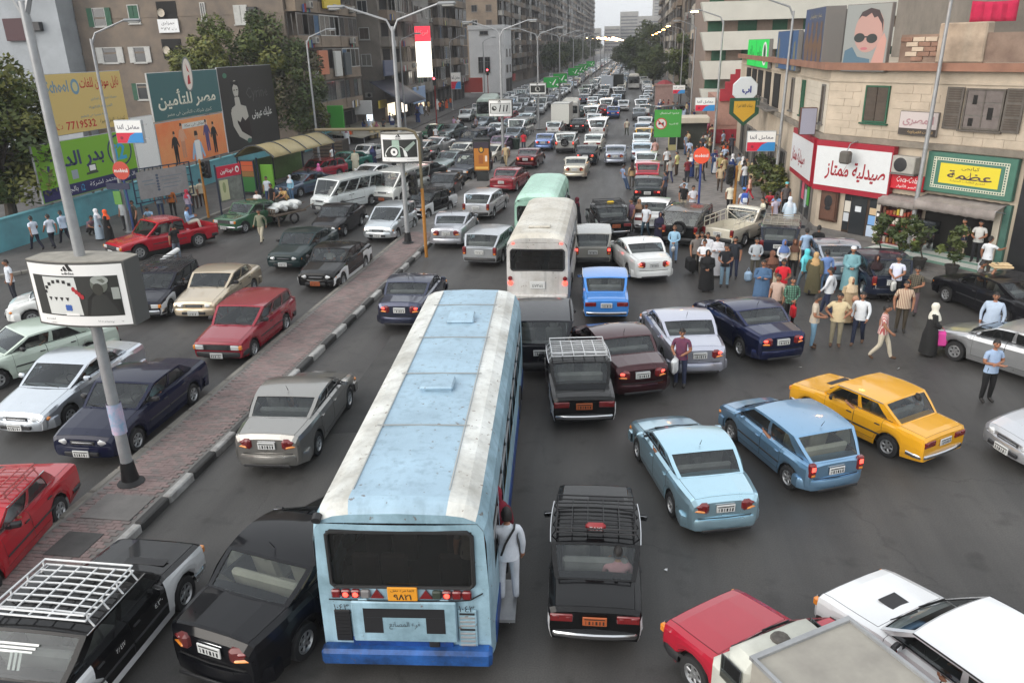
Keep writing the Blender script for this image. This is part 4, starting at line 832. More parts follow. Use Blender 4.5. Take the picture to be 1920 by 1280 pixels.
m=MB();m.box((0,0,1.7),(1.15,.45,2.1),0,.04);m.box((0,0,.33),(.8,.38,.66),0,.02);m.box((0,0,2.82),(1.2,.5,.16),0,.05);obj('case',m,flat((45,48,48)),t)
M=face_m((0,-.235,1.7),(1,0,0));decal(t,[rect(-.52,-.95,.52,.95)],flat((178,112,32)),M);decal(t,[rect(-.52,.55,.52,.95)],flat((45,35,50)),M,.007);decal(t,[ell(0,.45,.2,.24)],flat((60,45,35)),M,.01);decal(t,[ell(0,.45,.12,.15)],flat((200,150,40)),M,.012);decal(t,[rect(-.2,-.5,.12,.1)],flat((150,85,30)),M,.009);decal(t,[rect(.25,-.35,.40,.05)],flat((220,205,190)),M,.009);decal(t,[rect(-.45,-.85,.45,-.7)],flat((225,180,90)),M,.009)
p=G(968,283);t=thing('litter_bin','dark green litter bin on the median beside a man in red','litter bin',(p.x,p.y,.15));m=MB();m.lathe([(.30,0),(.36,.85),(.40,.86),(.40,.95),(.001,1.0)],(0,0,0),10);obj('bin',m,flat((30,48,40)),t)
p=G(1248,300);t=thing('road_sign','green road board with a red ringed horn symbol on thin posts','sign',(p.x+.3,p.y+1,.13))
q=atY(1252,232,p.y+1);m=MB();m.box((0,0,0),(2.15,.08,2.15),0,.01);o=obj('board',m,flat((62,148,58)),t);o.location=(q.x-p.x-.3,0,q.z-.13)
M=face_m((q.x-p.x-.3,-.042,q.z-.13),(1,0,0));decal(t,[ell(-.52,-.0,.45,.45,24)],flat((190,45,45)),M);decal(t,[ell(-.52,0,.37,.37,24)],flat((205,205,200)),M,.007);decal(t,[[(-.75,-.1),(-.5,-.04),(-.32,-.16),(-.32,.16),(-.5,.04),(-.75,.1)]],BLK,M,.010);decal(t,[[(-.80,.22),(-.74,.28),(-.24,-.22),(-.30,-.28)]],flat((190,45,45)),M,.012);ltr(t,'ممنوع استعمال',WH,M,.1,.8,1.5,.22);ltr(t,'آلة التنبيه',WH,M,.48,-.02,.7,.18)
m=MB()
for s in(-.8,.8):m.tube([(q.x-p.x-.3+s,.06,0),(q.x-p.x-.3+s,.06,q.z+.9)],.04,6)
obj('post',m,STEEL,t)
p=G(1290,290);t=thing('kiosk','low street kiosk with a pale flat canopy behind the green board','kiosk',(p.x,p.y+3,.13));m=MB();m.box((0,0,2.5),(3.6,2.6,.5),0,.05);obj('roof',m,CREAM2,t);m=MB();m.box((.2,.3,1.12),(2.9,1.8,2.24));obj('booth',m,mat('kiosk_dark',(.05,.055,.045),.7,noise=.3),t);
m=MB();m.box((-1.25,-1.1,.8),(.7,.5,1.6),0,.03);obj('display_fridge',m,mat('fridge_yellow',(.42,.38,.18),.5),t);m=MB();m.box((-1.25,-1.36,.95),(.55,.02,.9));obj('fridge_door',m,PANE,t)
# ------------------------------------------------------------------ the pharmacy block's signs
def on_b(u,z,o):v=LB(u,z,o);return Vector((v.x+P0[0],v.y+P0[1],v.z))
def on_a(v_,z,o):v=LA(v_,z,o);return Vector((v.x+P0[0],v.y+P0[1],v.z))
DXB=(DB[0],DB[1],0);DXA=(0,-1,0)
RBR=mat('sign_red',s2l(150,22,42),.5);SW=mat('sign_white',(.66,.68,.69),.4,noise=.06)
t=thing('pharmacy_sign','white pharmacy sign with red brush lettering wrapping the corner','sign',(P0[0],P0[1],3.33))
for s,(M,w)in enumerate(((face_m(tuple(on_b(1.88,0,.40)-Vector((P0[0],P0[1],0))),DXB),3.9),(face_m(tuple(on_a(2.95,0,.36)-Vector((P0[0],P0[1],0))),DXA),5.2))):
 h=1.78
 m=MB();m.box((0,0,-.17),(w,h+.5,.32));q=obj('case',m,RBR,t,False);q.matrix_local=M
 m=MB();m.box((0,-.0,0),(w-.12,h,.02));q=obj('face',m,SW,t,False);q.matrix_local=M
 ltr(t,'صيدلية ممتاز',flat((150,20,38)),M,.2 if s==0 else-.6,-.12,3.05 if s==0 else 3.3,.95,lift=.014,bold=.025,shear=.12)
for u,z in((2.3,4.15),):
 t=thing('floodlight','grey floodlight hanging over the pharmacy sign','lamp',tuple(on_b(1.95,4.0,1.0)),0);m=MB();m.box((0,0,-.1),(.5,.36,.55),0,.08,rz=R(-48));obj('housing',m,flat((90,86,80)),t);m=MB();m.tube([(0,0,.1),(.2,.25,.45),(.75,.65,.62)],.025,5);obj('bracket',m,STEEL,t)
t,M=board('name_plate','white plate with grey pink Arabic script between the two upper windows','sign',on_b(4.55,5.46,.14),DXB,1.7,.98,.12,flat((190,180,178)),FRAME);ltr(t,'المصرى',flat((160,125,130)),M,0,.14,1.35,.5,bold=.03);decal(t,[rect(-.82,-.46,.82,-.2)],flat((62,55,50)),M,.003);ltr(t,'للأدوات الكهربائية',flat((190,160,110)),M,.15,-.33,1.1,.16)
t=thing('air_conditioner','air conditioner unit right of the pharmacy sign','air conditioner',tuple(on_b(4.4,3.78,.0)),math.atan2(-DB[1],-DB[0])+math.pi);t.matrix_world=Matrix.Translation(on_b(4.4,3.78,.05))@MBx(0,0,0).to_3x3().to_4x4()
m=MB();m.box((0,.26,0),(1.05,.42,.72),0,.03);obj('case',m,ACW,t);m=MB();m.lathe([(.30,.475),(.28,.48),(.06,.476),(.001,.476)],(.12,0,0),18,0,'Y');obj('fan_grille',m,PLAS,t);m=MB();m.box((0,.25,-.39),(1.1,.5,.05));obj('bracket',m,FRAME,t)
t,M=board('shop_sign','red Coca-Cola shop sign below the air conditioner','sign',on_b(4.55,3.03,.30),DXB,1.55,.64,.2,flat((190,24,40)),flat((150,20,34)));ltr(t,'Coca-Cola',WH,M,0,.12,.95,.24,shear=.3);ltr(t,'قصر الأنوار',WH,M,0,-.16,.9,.17)
t,M=board('grill_sign','green grill sign with tiled border and yellow panel in Arabic','sign',on_b(7.08,3.62,.30),DXB,3.55,1.62,.25,mat('sign_green',s2l(66,112,96),.6,noise=.2),flat((55,95,82)))
decal(t,[rect(-1.5,-.62,1.5,.62)],flat((205,205,185)),M,.003);decal(t,[rect(-1.36,-.50,1.36,.50)],flat((66,112,96)),M,.006)
dk=[]
for k in range(30):x=-1.45+k*.1;dk+=[rect(x-.03,.53,x+.03,.59),rect(x-.03,-.59,x+.03,-.53)]
for k in range(10):z=-.45+k*.1;dk+=[rect(-1.46,z-.03,-1.40,z+.03),rect(1.40,z-.03,1.46,z+.03)]
decal(t,dk,flat((50,90,78)),M,.006);decal(t,[rect(-1.18,-.40,1.2,.40)],flat((214,196,48)),M,.010)
ltr(t,'كبابجى',flat((70,55,40)),M,.05,.26,.7,.18,lift=.016);ltr(t,'عظمة',flat((70,52,60)),M,.05,-.02,1.8,.34,lift=.016,bold=.02);ltr(t,'لجميع الطلبات المنزلية',flat((110,80,40)),M,.0,-.27,1.4,.12,lift=.016)
def awning(label,u,w,z,dz=.38,out=.95):
 t=thing('awning',label,'awning',tuple(on_b(u,z,0)));t.matrix_world=Matrix.Translation(on_b(u,z,.02))@MBx(0,0,0).to_3x3().to_4x4();m=MB();n=24
 m.grid([[Vector((-w/2+w*i/n,y,zz+.015*math.sin(i*2.1)))for i in range(n+1)]for y,zz in((0,.12),(out*.5,.05),(out,-.05),(out+.02,-dz*.6),(out+.01,-dz-.03))])
 m.f+=[];o=obj('cloth',m,mat('dusty_awning',(.33,.29,.27),.9,noise=.4,nscale=1.5),t);s=o.modifiers.new('t','SOLIDIFY');s.thickness=.012
 m=MB()
 for s in(-1,1):m.tube([(s*w/2,.02,-.25),(s*w/2,out,-.05)],.02,5)
 obj('stay',m,STEEL,t)
awning('faded pinkish awning over the grill opening',7.05,3.3,2.55);awning('short torn awning over the red snack stand',4.5,1.75,2.35,.3,.7)
t=thing('snack_stand','red snack stand with packed shelves beside the pharmacy door','stall',tuple(on_b(4.55,.13,0)));t.matrix_world=Matrix.Translation(on_b(4.55,.13,.1))@MBx(0,0,0).to_3x3().to_4x4()
SR=mat('stand_red',s2l(140,25,35),.5,noise=.2);m=MB()
for x in(-.75,.75):m.box((x,.3,1.02),(.06,.6,2.04))
m.box((0,.03,1.02),(1.44,.05,2.04));obj('case',m,mat('stand_dark',(.05,.02,.02),.6),t,False)
for k in range(5):m=MB();m.box((0,.32,.25+k*.42),(1.43,.55,.04));obj('shelf',m,SR,t,False)
for k in range(5):
 for j in range(9):
  c=rnd.choice([(190,170,60),(170,160,150),(140,60,40),(110,100,90),(200,195,180),(90,60,45),(150,110,60),(120,130,140)]);hh=rnd.uniform(.14,.30)
  m=MB();m.box((-.64+j*.16,.40,.27+k*.42+hh/2),(rnd.uniform(.10,.145),.22,hh),0,.01);tag(obj('snack_pack',m,flat(c),None),None,None).parent=t
for sx in(-.62,.62):m=MB();m.box((sx,.5,.2),(.16,.16,.4));obj('leg',m,SR,t,False)
t=thing('poster_board','upright board pasted with black and white notices by the snack stand','board',tuple(on_b(3.55,.13,.25)));t.matrix_world=Matrix.Translation(on_b(3.60,.13,.30))@MBx(0,0,0).to_3x3().to_4x4();m=MB();m.box((0,0,.85),(.42,.05,1.3));obj('board',m,BLK,t,False)
for k in range(6):m=MB();m.box((-.1+.2*(k%2),.03,.35+.2*k),(.17,.012,.15));obj('notice',m,WH,t,False)
tr=thing('terrace','green and white striped tiled terrace step in front of the grill','terrace',tuple(on_b(6.6,0,0)));tr.matrix_world=Matrix.Translation(on_b(6.6,0,0))@MBx(0,0,0).to_3x3().to_4x4()
m=MB();m.box((-.1,1.1,.22),(5.2,2.2,.28));m.box((-.1,2.3,.13),(5.3,.6,.18));obj('slab',m,CONC,tr,False)
tm=MB();tm.box((0,0,0),(.41,.28,.03),0,.006);tme=me_slots(tm,'tile',1)
for i in range(12):
 for j in range(7):place('tile',tme,[flat((205,208,200))if(j%3)else flat((120,155,140))],tr,Matrix.Translation((-2.5+i*.43,.2+j*.3,.372)))
def roof_sign(name,label,cx_px,cy_px,u,w,h,face,edge,out=.3,onA=False,dpt=.25):
 if onA:q=on_a(u,0,out);z=onP(cx_px,cy_px,(P0[0]-out,P0[1]),(0,1))[1];dx=DXA
 else:q=on_b(u,0,out);z=onP(cx_px,cy_px,(on_b(0,0,out).x,on_b(0,0,out).y),DB)[1];dx=DXB
 t,M=board(name,label,'billboard',(q.x,q.y,z),dx,w,h,dpt,face,edge)
 m=MB();n=Vector((NB.x,NB.y,0))if not onA else Vector((-1,0,0));d=Vector(dx)
 for s in(-.4,.4):a=-n*(out*.0+dpt+.12)+d*w*s;m.box((a.x,a.y,-h*.1),(.08,.08,h*1.1))
 obj('support',m,FRAME,t,False);return t,M
t,M=roof_sign('billboard','roof billboard with the portrait of a baby wearing sunglasses',1622,72,1.72,2.15,2.75,flat((138,142,140)),FRAME)
decal(t,[[(-1.0,-1.3),(.35,-1.3),(.3,-.85),(-.3,-.75),(-.6,-.35),(-.95,-.5)]],flat((78,105,122)),M);decal(t,[ell(.12,.3,.68,.88,26,-.12)],flat((172,138,130)),M,.006);decal(t,[[(-.45,.75),(-.3,1.05),(.1,1.2),(.5,1.1),(.74,.7),(.78,.2),(.68,.55),(.45,.85),(.3,.8),(.15,1.0),(-.1,.85),(-.3,.9)]],flat((62,50,52)),M,.009);decal(t,[ell(-.30,.02,.26,.19),ell(.30,-.02,.26,.19),rect(-.1,.02,.1,.08)],flat((45,50,50)),M,.010);decal(t,[ell(-.02,-.42,.17,.06)],flat((175,105,112)),M,.011);decal(t,[[(.3,-1.3),(.95,-1.3),(1.0,-.1),(.85,.2),(.62,-.2),(.5,-.6)]],flat((182,140,130)),M,.008)
t,M=roof_sign('billboard','big blue film billboard with golden figures on the corner roof',1545,72,3.3,4.4,2.75,mat('blue_film_print',s2l(62,82,122),.6,noise=.3,nscale=.5,stain=s2l(82,84,88)),FRAME,onA=True,dpt=.9)
for k in range(4):decal(t,[[(-1.6+k*1.0,-1.25),(-1.9+k*1.0,-.3),(-1.5+k,.25),(-1.2+k,.3),(-.9+k,-.3),(-1.1+k,-1.25)],ell(-1.35+k,.5,.2,.26)],flat((112,88,70)),M,.004+k*.002)
ltr(t,'عمارة يعقوبيان',flat((170,160,130)),M,.2,1.0,2.6,.25)
t,M=roof_sign('billboard','smaller blue billboard beside the big blue film board',1482,95,10.2,6.4,2.1,flat((62,92,132)),FRAME,onA=True);decal(t,[[(-3,-1),(-2.2,-1),(-2.3,.6),(-2.7,.7)],[(2.0,-1),(2.8,-1),(2.6,.5),(2.2,.4)]],flat((120,118,100)),M);ltr(t,'مهرجان',flat((180,180,170)),M,0,-.5,2.2,.4)
t,M=roof_sign('shop_sign','bright green illuminated roof sign with a leaf emblem',1420,100,21.5,10.0,1.85,mat('green_lit',s2l(30,185,75),.5,emit=.35,ecol=s2l(30,190,80)),FRAME,onA=True)
decal(t,[ell(3.4,0,1.0,.75)],WH,M);decal(t,[ell(3.4,0,.5,.62,16,.4)],flat((20,90,45)),M,.008);ltr(t,'بلو',flat((20,70,40)),M,1.0,0,1.8,.9);ltr(t,'سلاف',flat((20,70,40)),M,-2.8,.1,2.6,.8);decal(t,[rect(-.6,-.9,-.5,.9)],flat((20,100,50)),M,.006)
p=atY(1397,168,56);t=thing('octagonal_sign','white octagonal hanging sign with blue lettering','sign',tuple(p));m=MB();m.lathe([(.001,-.12),(.82,-.12),(.86,-.05),(.86,.05),(.001,.1)],(0,0,0),8,0,'Y');o=obj('case',m,flat((205,210,212)),t,False);o.rotation_euler=(0,R(22.5),0);ltr(t,'اب',flat((40,55,130)),face_m((.1,-.13,-.05),(1,0,0)),0,0,.6,.55,bold=.05)
p=atY(1395,206,55.8);t=thing('shield_sign','green and yellow shield shaped hanging sign under the octagonal one','sign',tuple(p));m=MB();P_=[(-.95,.75),(.95,.75),(.95,-.25),(0,-1.05),(-.95,-.25)];m.prism([(x,y)for x,y in P_],-.1,.1);o=obj('case',m,flat((28,72,50)),t,False);o.matrix_local=face_m((0,0,0),(1,0,0));decal(t,[[(x*.72,y*.75)for x,y in P_]],flat((196,152,40)),face_m((0,-.105,0),(1,0,0)));ltr(t,'بنك القاهرة',flat((60,70,40)),face_m((0,-.112,.25),(1,0,0)),0,0,1.0,.28)
m=MB();m.tube([(.3,.05,.2),(1.6,.3,.4),(3.4,.3,.3)],.04,5);obj('bracket',m,FRAME,t)
p=atX(1547,232,8.5);t,M=board('shop_sign','small brown framed projecting sign on the pharmacy side wall','sign',(8.35,40.2,5.2),(1,0,0),.75,1.25,.3,flat((150,150,165)),flat((85,50,40)))
for i,(px,py,w,h,c,lb)in enumerate(((612,220,2.6,2.2,(72,165,62),'green shop sign with a white end by the dark tree'),(673,202,2.0,1.5,(205,205,205),'white shop sign with a pink mark above the left shops'),(773,98,1.4,4.4,None,None),(710,195,2.8,.9,(190,165,60),'yellow shop fascia above the left shops'),(780,178,6,2.2,(150,175,210),'pale blue and white sign band over the bright shops'),(612,4,4.6,1.4,(205,180,50),'yellow sign high on the brown block'),(597,118,2.3,2.2,(190,120,90),'orange and red sign on a brown balcony'),(625,120,1.7,2.4,(200,200,195),'white sign between balcony signs'),(643,120,1.7,2.2,(70,78,82),'dark grey sign on the balconies'),(722,128,4.2,1.8,(88,96,120),'blue grey sign under a framed window'),(880,160,4,2.6,(190,70,60),'red and white sign near the white house'),(960,145,4,1.6,(180,60,60),'red sign low beyond the white house'),(1010,150,5,1.2,(170,140,60),'yellow barred sign beyond the white house'))):
 q=atX(px,py,-30.2);
 if c is None:
  t=thing('lit_sign','tall lit sign, red above and white below, on the grey ribbed block','sign',(-28.6,q.y,q.z));m=MB();m.box((0,0,-1.0),(2.1,.3,4.6));obj('lower_panel',m,mat('sign_lit_cream',(.9,.85,.7),.5,emit=1.6,ecol=(1,.93,.8)),t);m=MB();m.box((0,0,2.3),(2.1,.31,1.9));obj('upper_panel',m,mat('sign_lit_red',(.75,.05,.08),.5,emit=.9,ecol=(.9,.05,.08)),t);ltr(t,'امريكانا',WH,face_m((0,-.17,2.4),(1,0,0)),0,0,1.6,.7);m=MB();m.box((-1.5,0,2),(1.2,.1,.1));obj('bracket',m,STEEL,t);continue
 t=thing('shop_sign',lb,'sign',(-29.7,q.y,q.z),0,'shop signs along the left row');m=MB();m.box((0,0,0),(.25 if i not in(0,1,10)else w,w if i not in(0,1,10)else .25,h),0,.03);obj('panel',m,flat(c),t)
for i,(px,py,c,w)in enumerate(((700,236,(120,115,100),14),(690,262,(105,100,90),10))):
 q=atX(px,py,-27.5);t=thing('shop_awning',['long tan shop awning above the left pavement','low pale canvas canopy behind the white microbuses'][i],'awning',(-28.6,q.y,q.z));m=MB();m.grid([[Vector((x,-w/2+w*k/8,-.12*x+.06*math.sin(k*2)-.3))for k in range(9)]for x in(-2.2,0,2.2)]);o=obj('canvas',m,flat(c),t);s_=o.modifiers.new('t','SOLIDIFY');s_.thickness=.03
 m=MB()
 for k in(-.45,0,.45):m.tube([(2.1,w*k,-.55),(2.1,w*k,-q.z+.1)],.05,6)
 obj('post',m,STEEL,t)
q=atX(745,215,-28);t=thing('shop_awning','dark blue sloping awning in front of the bright left shops','awning',(-28.6,97.5,4.4));m=MB();m.grid([[Vector((-2+4.2*j/2,-5+10*k/6,1.0-1.3*j))for k in range(7)]for j in range(3)]);o=obj('canvas',m,flat((32,36,52)),t);s_=o.modifiers.new('t','SOLIDIFY');s_.thickness=.03
for i,(y,w,c)in enumerate(((101,3,(1,.86,.62)),(107,2.4,(1,.9,.75)),(92,2,(.8,.9,1)),(116,3,(1,.8,.5)),(78,2,(.9,.95,1)))):
 t=thing('lit_shop_window',['warm lit shop window under the dark blue awning','cream lit shop window right of the dark awning','cool lit shop window under the tan awning','amber lit shop window below the ribbed block','cold lit shop window near the dark tree'][i],'shop window',(-30.7,y,1.7));m=MB();m.box((0,0,0),(.1,w,1.6));obj('glass',m,mat('lit_window_%d'%i,c,.4,emit=1.1),t,False);m=MB();m.box((.03,0,.9),(.16,w+.3,.2));obj('fascia',m,FRAME,t,False)
 # ------------------------------------------------------------------ vehicles
def lerp(a,b,t):return a+(b-a)*t
def pw(tab,y):
 if y<=tab[0][0]:return tab[0][1]
 for(a,za),(b,zb)in zip(tab,tab[1:]):
  if y<=b:return lerp(za,zb,(y-a)/max(1e-6,b-a))
 return tab[-1][1]
KEYS=['paint','paint2','dark','glass','bumper','chrome','lampw','lampr','brake','amber','plate','ink','rubber','rim','rack','seat','sign','plastic']
KI={k:i for i,k in enumerate(KEYS)}
BASE=dict(L=4.1,W=1.65,H=1.40,wb=2.45,fo=.72,wr=.29,sill=.20,tap=.10,rw=.57,sh=.055,crown=.035,round=.5,top=[(0,.88),(.75,.93),(2.95,.93),(3.05,.92),(3.9,.80),(4.1,.74)],cab=(.55,1.25,2.45,3.15),doors=(1.15,2.05,2.95),us=(.0,.14,.47,.53,.93,1.),nwin=2,bed=None,light='wide',blow=.3)
STY={'boxy':dict(L=4.05,W=1.61,H=1.41,wb=2.43,fo=.68,tap=.035,rw=.58,round=.1,sh=.04,crown=.018,top=[(0,.86),(.08,.90),(.80,.93),(2.95,.94),(3.02,.93),(3.95,.83),(4.05,.80)],cab=(.72,1.18,2.50,2.98),doors=(1.10,1.95,2.85),light='box',chromeb=True),'round':dict(L=4.35,W=1.70,H=1.41,wb=2.52,fo=.83,tap=.13,rw=.55,round=.7,top=[(0,.95),(.10,1.0),(.80,1.03),(3.1,.96),(3.2,.94),(3.95,.80),(4.35,.68)],cab=(.82,1.42,2.46,3.26),doors=(1.25,2.15,3.05),light='wrap',us=(.0,.16,.46,.51,.94,1.)),'mid':dict(L=4.4,W=1.70,H=1.40,wb=2.62,fo=.82,tap=.08,rw=.56,round=.35,top=[(0,.90),(.10,.95),(.75,.97),(3.1,.94),(3.2,.93),(4.1,.80),(4.4,.72)],cab=(.72,1.35,2.55,3.25),doors=(1.25,2.15,3.08),light='box'),'estate':dict(L=4.2,W=1.64,H=1.43,wb=2.45,fo=.80,tap=.05,rw=.58,round=.2,sh=.045,crown=.02,top=[(0,.90),(3.0,.93),(3.1,.92),(3.95,.80),(4.2,.74)],cab=(.06,.52,2.45,3.12),doors=(1.15,2.0,2.95),light='tall',us=(.0,.05,.30,.335,.62,.655,.94,1.),nwin=3),'hatch':dict(L=3.85,W=1.67,H=1.49,wb=2.455,fo=.76,tap=.12,rw=.57,round=.6,top=[(0,.92),(2.9,.95),(2.98,.94),(3.6,.82),(3.85,.70)],cab=(.06,.55,2.15,3.05),doors=(.95,1.75,2.75),light='tall',us=(.0,.13,.47,.52,.93,1.)),'oldhatch':dict(L=3.7,W=1.60,H=1.40,wb=2.30,fo=.70,tap=.05,rw=.60,round=.2,sh=.045,crown=.02,top=[(0,.90),(2.55,.93),(2.62,.92),(3.5,.82),(3.7,.77)],cab=(.06,.50,2.02,2.58),doors=(.80,1.55,2.45),light='tall',us=(.0,.08,.46,.51,.94,1.)),'mpv':dict(L=3.85,W=1.67,H=1.53,wb=2.45,fo=.72,tap=.12,rw=.56,round=.6,top=[(0,.93),(3.05,.98),(3.15,.97),(3.65,.84),(3.85,.72)],cab=(.06,.40,2.05,3.22),doors=(.9,1.75,2.75),light='tall',us=(.0,.10,.42,.47,.80,.83,.95,1.),nwin=3),'suv':dict(L=4.25,W=1.78,H=1.72,wb=2.60,fo=.75,wr=.35,sill=.30,tap=.06,rw=.62,round=.25,top=[(0,1.04),(3.0,1.06),(3.1,1.05),(4.1,.96),(4.25,.86)],cab=(.05,.32,2.40,3.10),doors=(1.10,2.0,2.95),light='tall',us=(.0,.05,.30,.335,.64,.675,.94,1.),nwin=3,blow=.36,roofrail=True),'van':dict(L=4.65,W=1.69,H=1.96,wb=2.45,fo=1.05,wr=.31,tap=.05,rw=.66,round=.3,top=[(0,1.10),(4.25,1.08),(4.45,.98),(4.65,.86)],cab=(.04,.20,3.75,4.40),doors=(1.75,2.85,3.75),light='tall',us=(.0,.03,.27,.30,.52,.55,.76,.79,.95,1.),nwin=4),'pickup':dict(L=4.95,W=1.72,H=1.62,wb=2.98,fo=.85,wr=.36,sill=.33,tap=.05,rw=.60,round=.2,top=[(0,.98),(1.55,.98),(3.45,.99),(3.55,.98),(4.7,.88),(4.95,.80)],cab=(1.62,1.80,3.0,3.62),doors=(1.75,2.55,3.45),light='tall',us=(.0,.06,.40,.45,.93,1.),bed=(.10,1.50),blow=.40),'pickup1':dict(L=4.5,W=1.65,H=1.60,wb=2.60,fo=.70,wr=.33,sill=.32,tap=.04,rw=.60,round=.2,top=[(0,.95),(2.1,.95),(3.3,.97),(3.4,.96),(4.3,.86),(4.5,.80)],cab=(2.18,2.36,2.95,3.5),doors=(2.35,2.45,3.3),light='tall',us=(.0,.16,.2,.25,.93,1.),bed=(.10,2.05),blow=.40),}
def ring_pts(S,y,mode,hw):
 """half cross-section (8 points) of the lower body at y"""
 L=S['L'];t=abs(y-L/2)/(L/2);e=max(0,(t-.5)/.5)
 w=hw*(1-S['tap']*e**2.2);zt=pw(S['top'],y)
 ra,fa=S['ya']
 zb=S['sill']+.09*max(0,(t-.75)/.25);Rw=S['wr']+.075
 for a in(ra,fa):
  d=abs(y-a)
  if d<Rw:zb=max(zb,S['wr']+math.sqrt(max(0,Rw*Rw-d*d))*.98)
 zs=zt-S['sh'];r=S['round']
 if t>.999:w*=1-.03-.05*r;zt-=.03+.07*r;zs=zt-S['sh']*1.2
 elif t>.985:w*=1-.01-.02*r;zt-=.008+.02*r;zs=zt-S['sh']
 zz=lambda q:zb+(zs-zb)*q
 P=[(w*.94,zb),(w*.985,zz(.22)),(w,zz(.55)),(w*.992,zz(.86)),(w*(.965-.02*r),zs+.012)]
 cr=S['crown']
 if mode=='cab':P+=[(w*.86,zt),(w*.83,.44),(0,.44)]
 elif mode=='bed':P+=[(w*.955,zt),(w*.90,.62),(0,.62)]
 else:P+=[(w*.84,zt),(w*.44,zt+cr*.85),(0,zt+cr)]
 return P
def car_parts(kind,rack=None,taxi=False,spare=False,doorwhite=False,low=False,vent=None):
 S=dict(BASE);S.update(STY[kind]);L,W,H=S['L'],S['W'],S['H'];hw=W/2
 fa=L-S['fo'];ra=fa-S['wb'];S['ya']=(ra,fa);wr=S['wr'];Rw=wr+.075
 ybr,yrr,yrf,ybf=S['cab'];d0,d1,d2=S['doors']
 ys={0:0,.06:0,.22:0,L-.22:0,L-.06:0,L:0,ybr:0,ybf+.02:0,d0:0,d1:0,d2:0}
 for y,z in S['top']:ys[y]=0
 for a in(ra,fa):
  for q in(-1.01,-.999,-.86,-.5,0,.5,.86,.999,1.01):ys[a+q*Rw]=1
 cab0,cab1=ybr+(.30 if S['nwin']==2 and not S['bed']else .06),ybf-.22
 ys[cab0]=1;ys[cab1]=1
 if S['bed']:
  b0,b1=S['bed'];ys[b0]=1;ys[b0+.03]=1;ys[b1]=1;ys[b1-.03]=1
 keep=sorted(y for y,k in ys.items()if k and 0<=y<=L)
 for y in sorted(y for y,k in ys.items()if not k):
  if min(abs(y-k)for k in keep)>.035:keep.append(y)
 Y=sorted(keep)
 def mode(y):
  if cab0-.001<=y<=cab1+.001:return 'cab'
  if S['bed']and S['bed'][0]+.02<=y<=S['bed'][1]-.02:return 'bed'
  return 'top'
 rings=[ring_pts(S,y,mode(y),hw)for y in Y];modes=[mode(y)for y in Y]
 body=MB();parts=[]
 doors={};lid={'bonnet':MB(),'boot_lid':MB()}
 def dn(y):
  if S['nwin']==4:return 'front' if d1<=y<=d2+.3 else('slide' if d0<=y<d1 else None)
  return 'rear' if d0<y<d1 else('front' if d1<y<d2 else None)
 for sx in(1,-1):
  for i in range(len(Y)-1):
   ym=(Y[i]+Y[i+1])/2;A,B=rings[i],rings[i+1]
   for j in range(7):
    q=[(sx*A[j][0],Y[i],A[j][1]),(sx*B[j][0],Y[i+1],B[j][1]),(sx*B[j+1][0],Y[i+1],B[j+1][1]),(sx*A[j+1][0],Y[i],A[j+1][1])]
    if sx<0:q=q[::-1]
    key='paint';dest=body
    mm=(modes[i],modes[i+1])
    if j>=5:
     if 'cab' in mm:key='seat' if ym<cab0+.01 else 'dark'
     elif not S['bed']and ybf+.03<ym<L-.10:dest=lid['bonnet']
     elif S['bed']and ym>ybf+.03 and ym<L-.10:dest=lid['bonnet']
     elif kind in('boxy','round','mid')and .06<ym<ybr-.02:dest=lid['boot_lid']
    else:
     dd=dn(ym)
     if dd and 1<=j and not(S['bed']and ym<S['bed'][1]):dest=doors.setdefault((sx,dd),MB())
     elif taxi and j<3:key='paint2'
     elif taxi and j<4 and(ym<d0 or ym>d2)and doorwhite:key='paint2'
    if dest is not body:
     dk=[(x*.975,y,z-.012)for x,y,z in q];body.add(dk,[(0,1,2,3)],KI['dark'])
    dest.add(q,[(0,1,2,3)],KI[key])
 for k,en in((0,1),(len(Y)-1,-1)):
  A=rings[k]
  for j in range(7):
   q=[(A[j][0],Y[k],A[j][1]),(A[j+1][0],Y[k],A[j+1][1]),(-A[j+1][0],Y[k],A[j+1][1]),(-A[j][0],Y[k],A[j][1])]
   body.add(q if en<0 else q[::-1],[(0,1,2,3)],0)
 body.box((0,L/2,.40),(2*(hw-.25),L-.25,.36),KI['dark'])
 # ---- greenhouse
 rw=hw*2*S['rw']/1.14*.98 if False else W*S['rw']*.86;n=8
 bw=lambda y:ring_pts(S,y,'cab',hw)[5][0]
 fb=.03+.10*S['round'];rb=.02+.08*S['round'];fbt=fb*.6;rbt=rb*.6
 zr=H-.035
 def Bp(u):y=lerp(ybr,ybf,u);return Vector((bw(y),y,pw(S['top'],y)+.004))
 def Tp(u):y=lerp(yrr,yrf,u);return Vector((rw*(1-.03*(2*u-1)**2),y,zr-.05*(2*u-1)**2*(.4+S['round'])))
 vsp=(0,.07,.5,.87,1.)
 def side(u,v,off=0.):
  p=Bp(u).lerp(Tp(u),v);p.x+=.035*4*v*(1-v)*(.5+S['round'])-off;return p
 us=S['us'];wins=[]
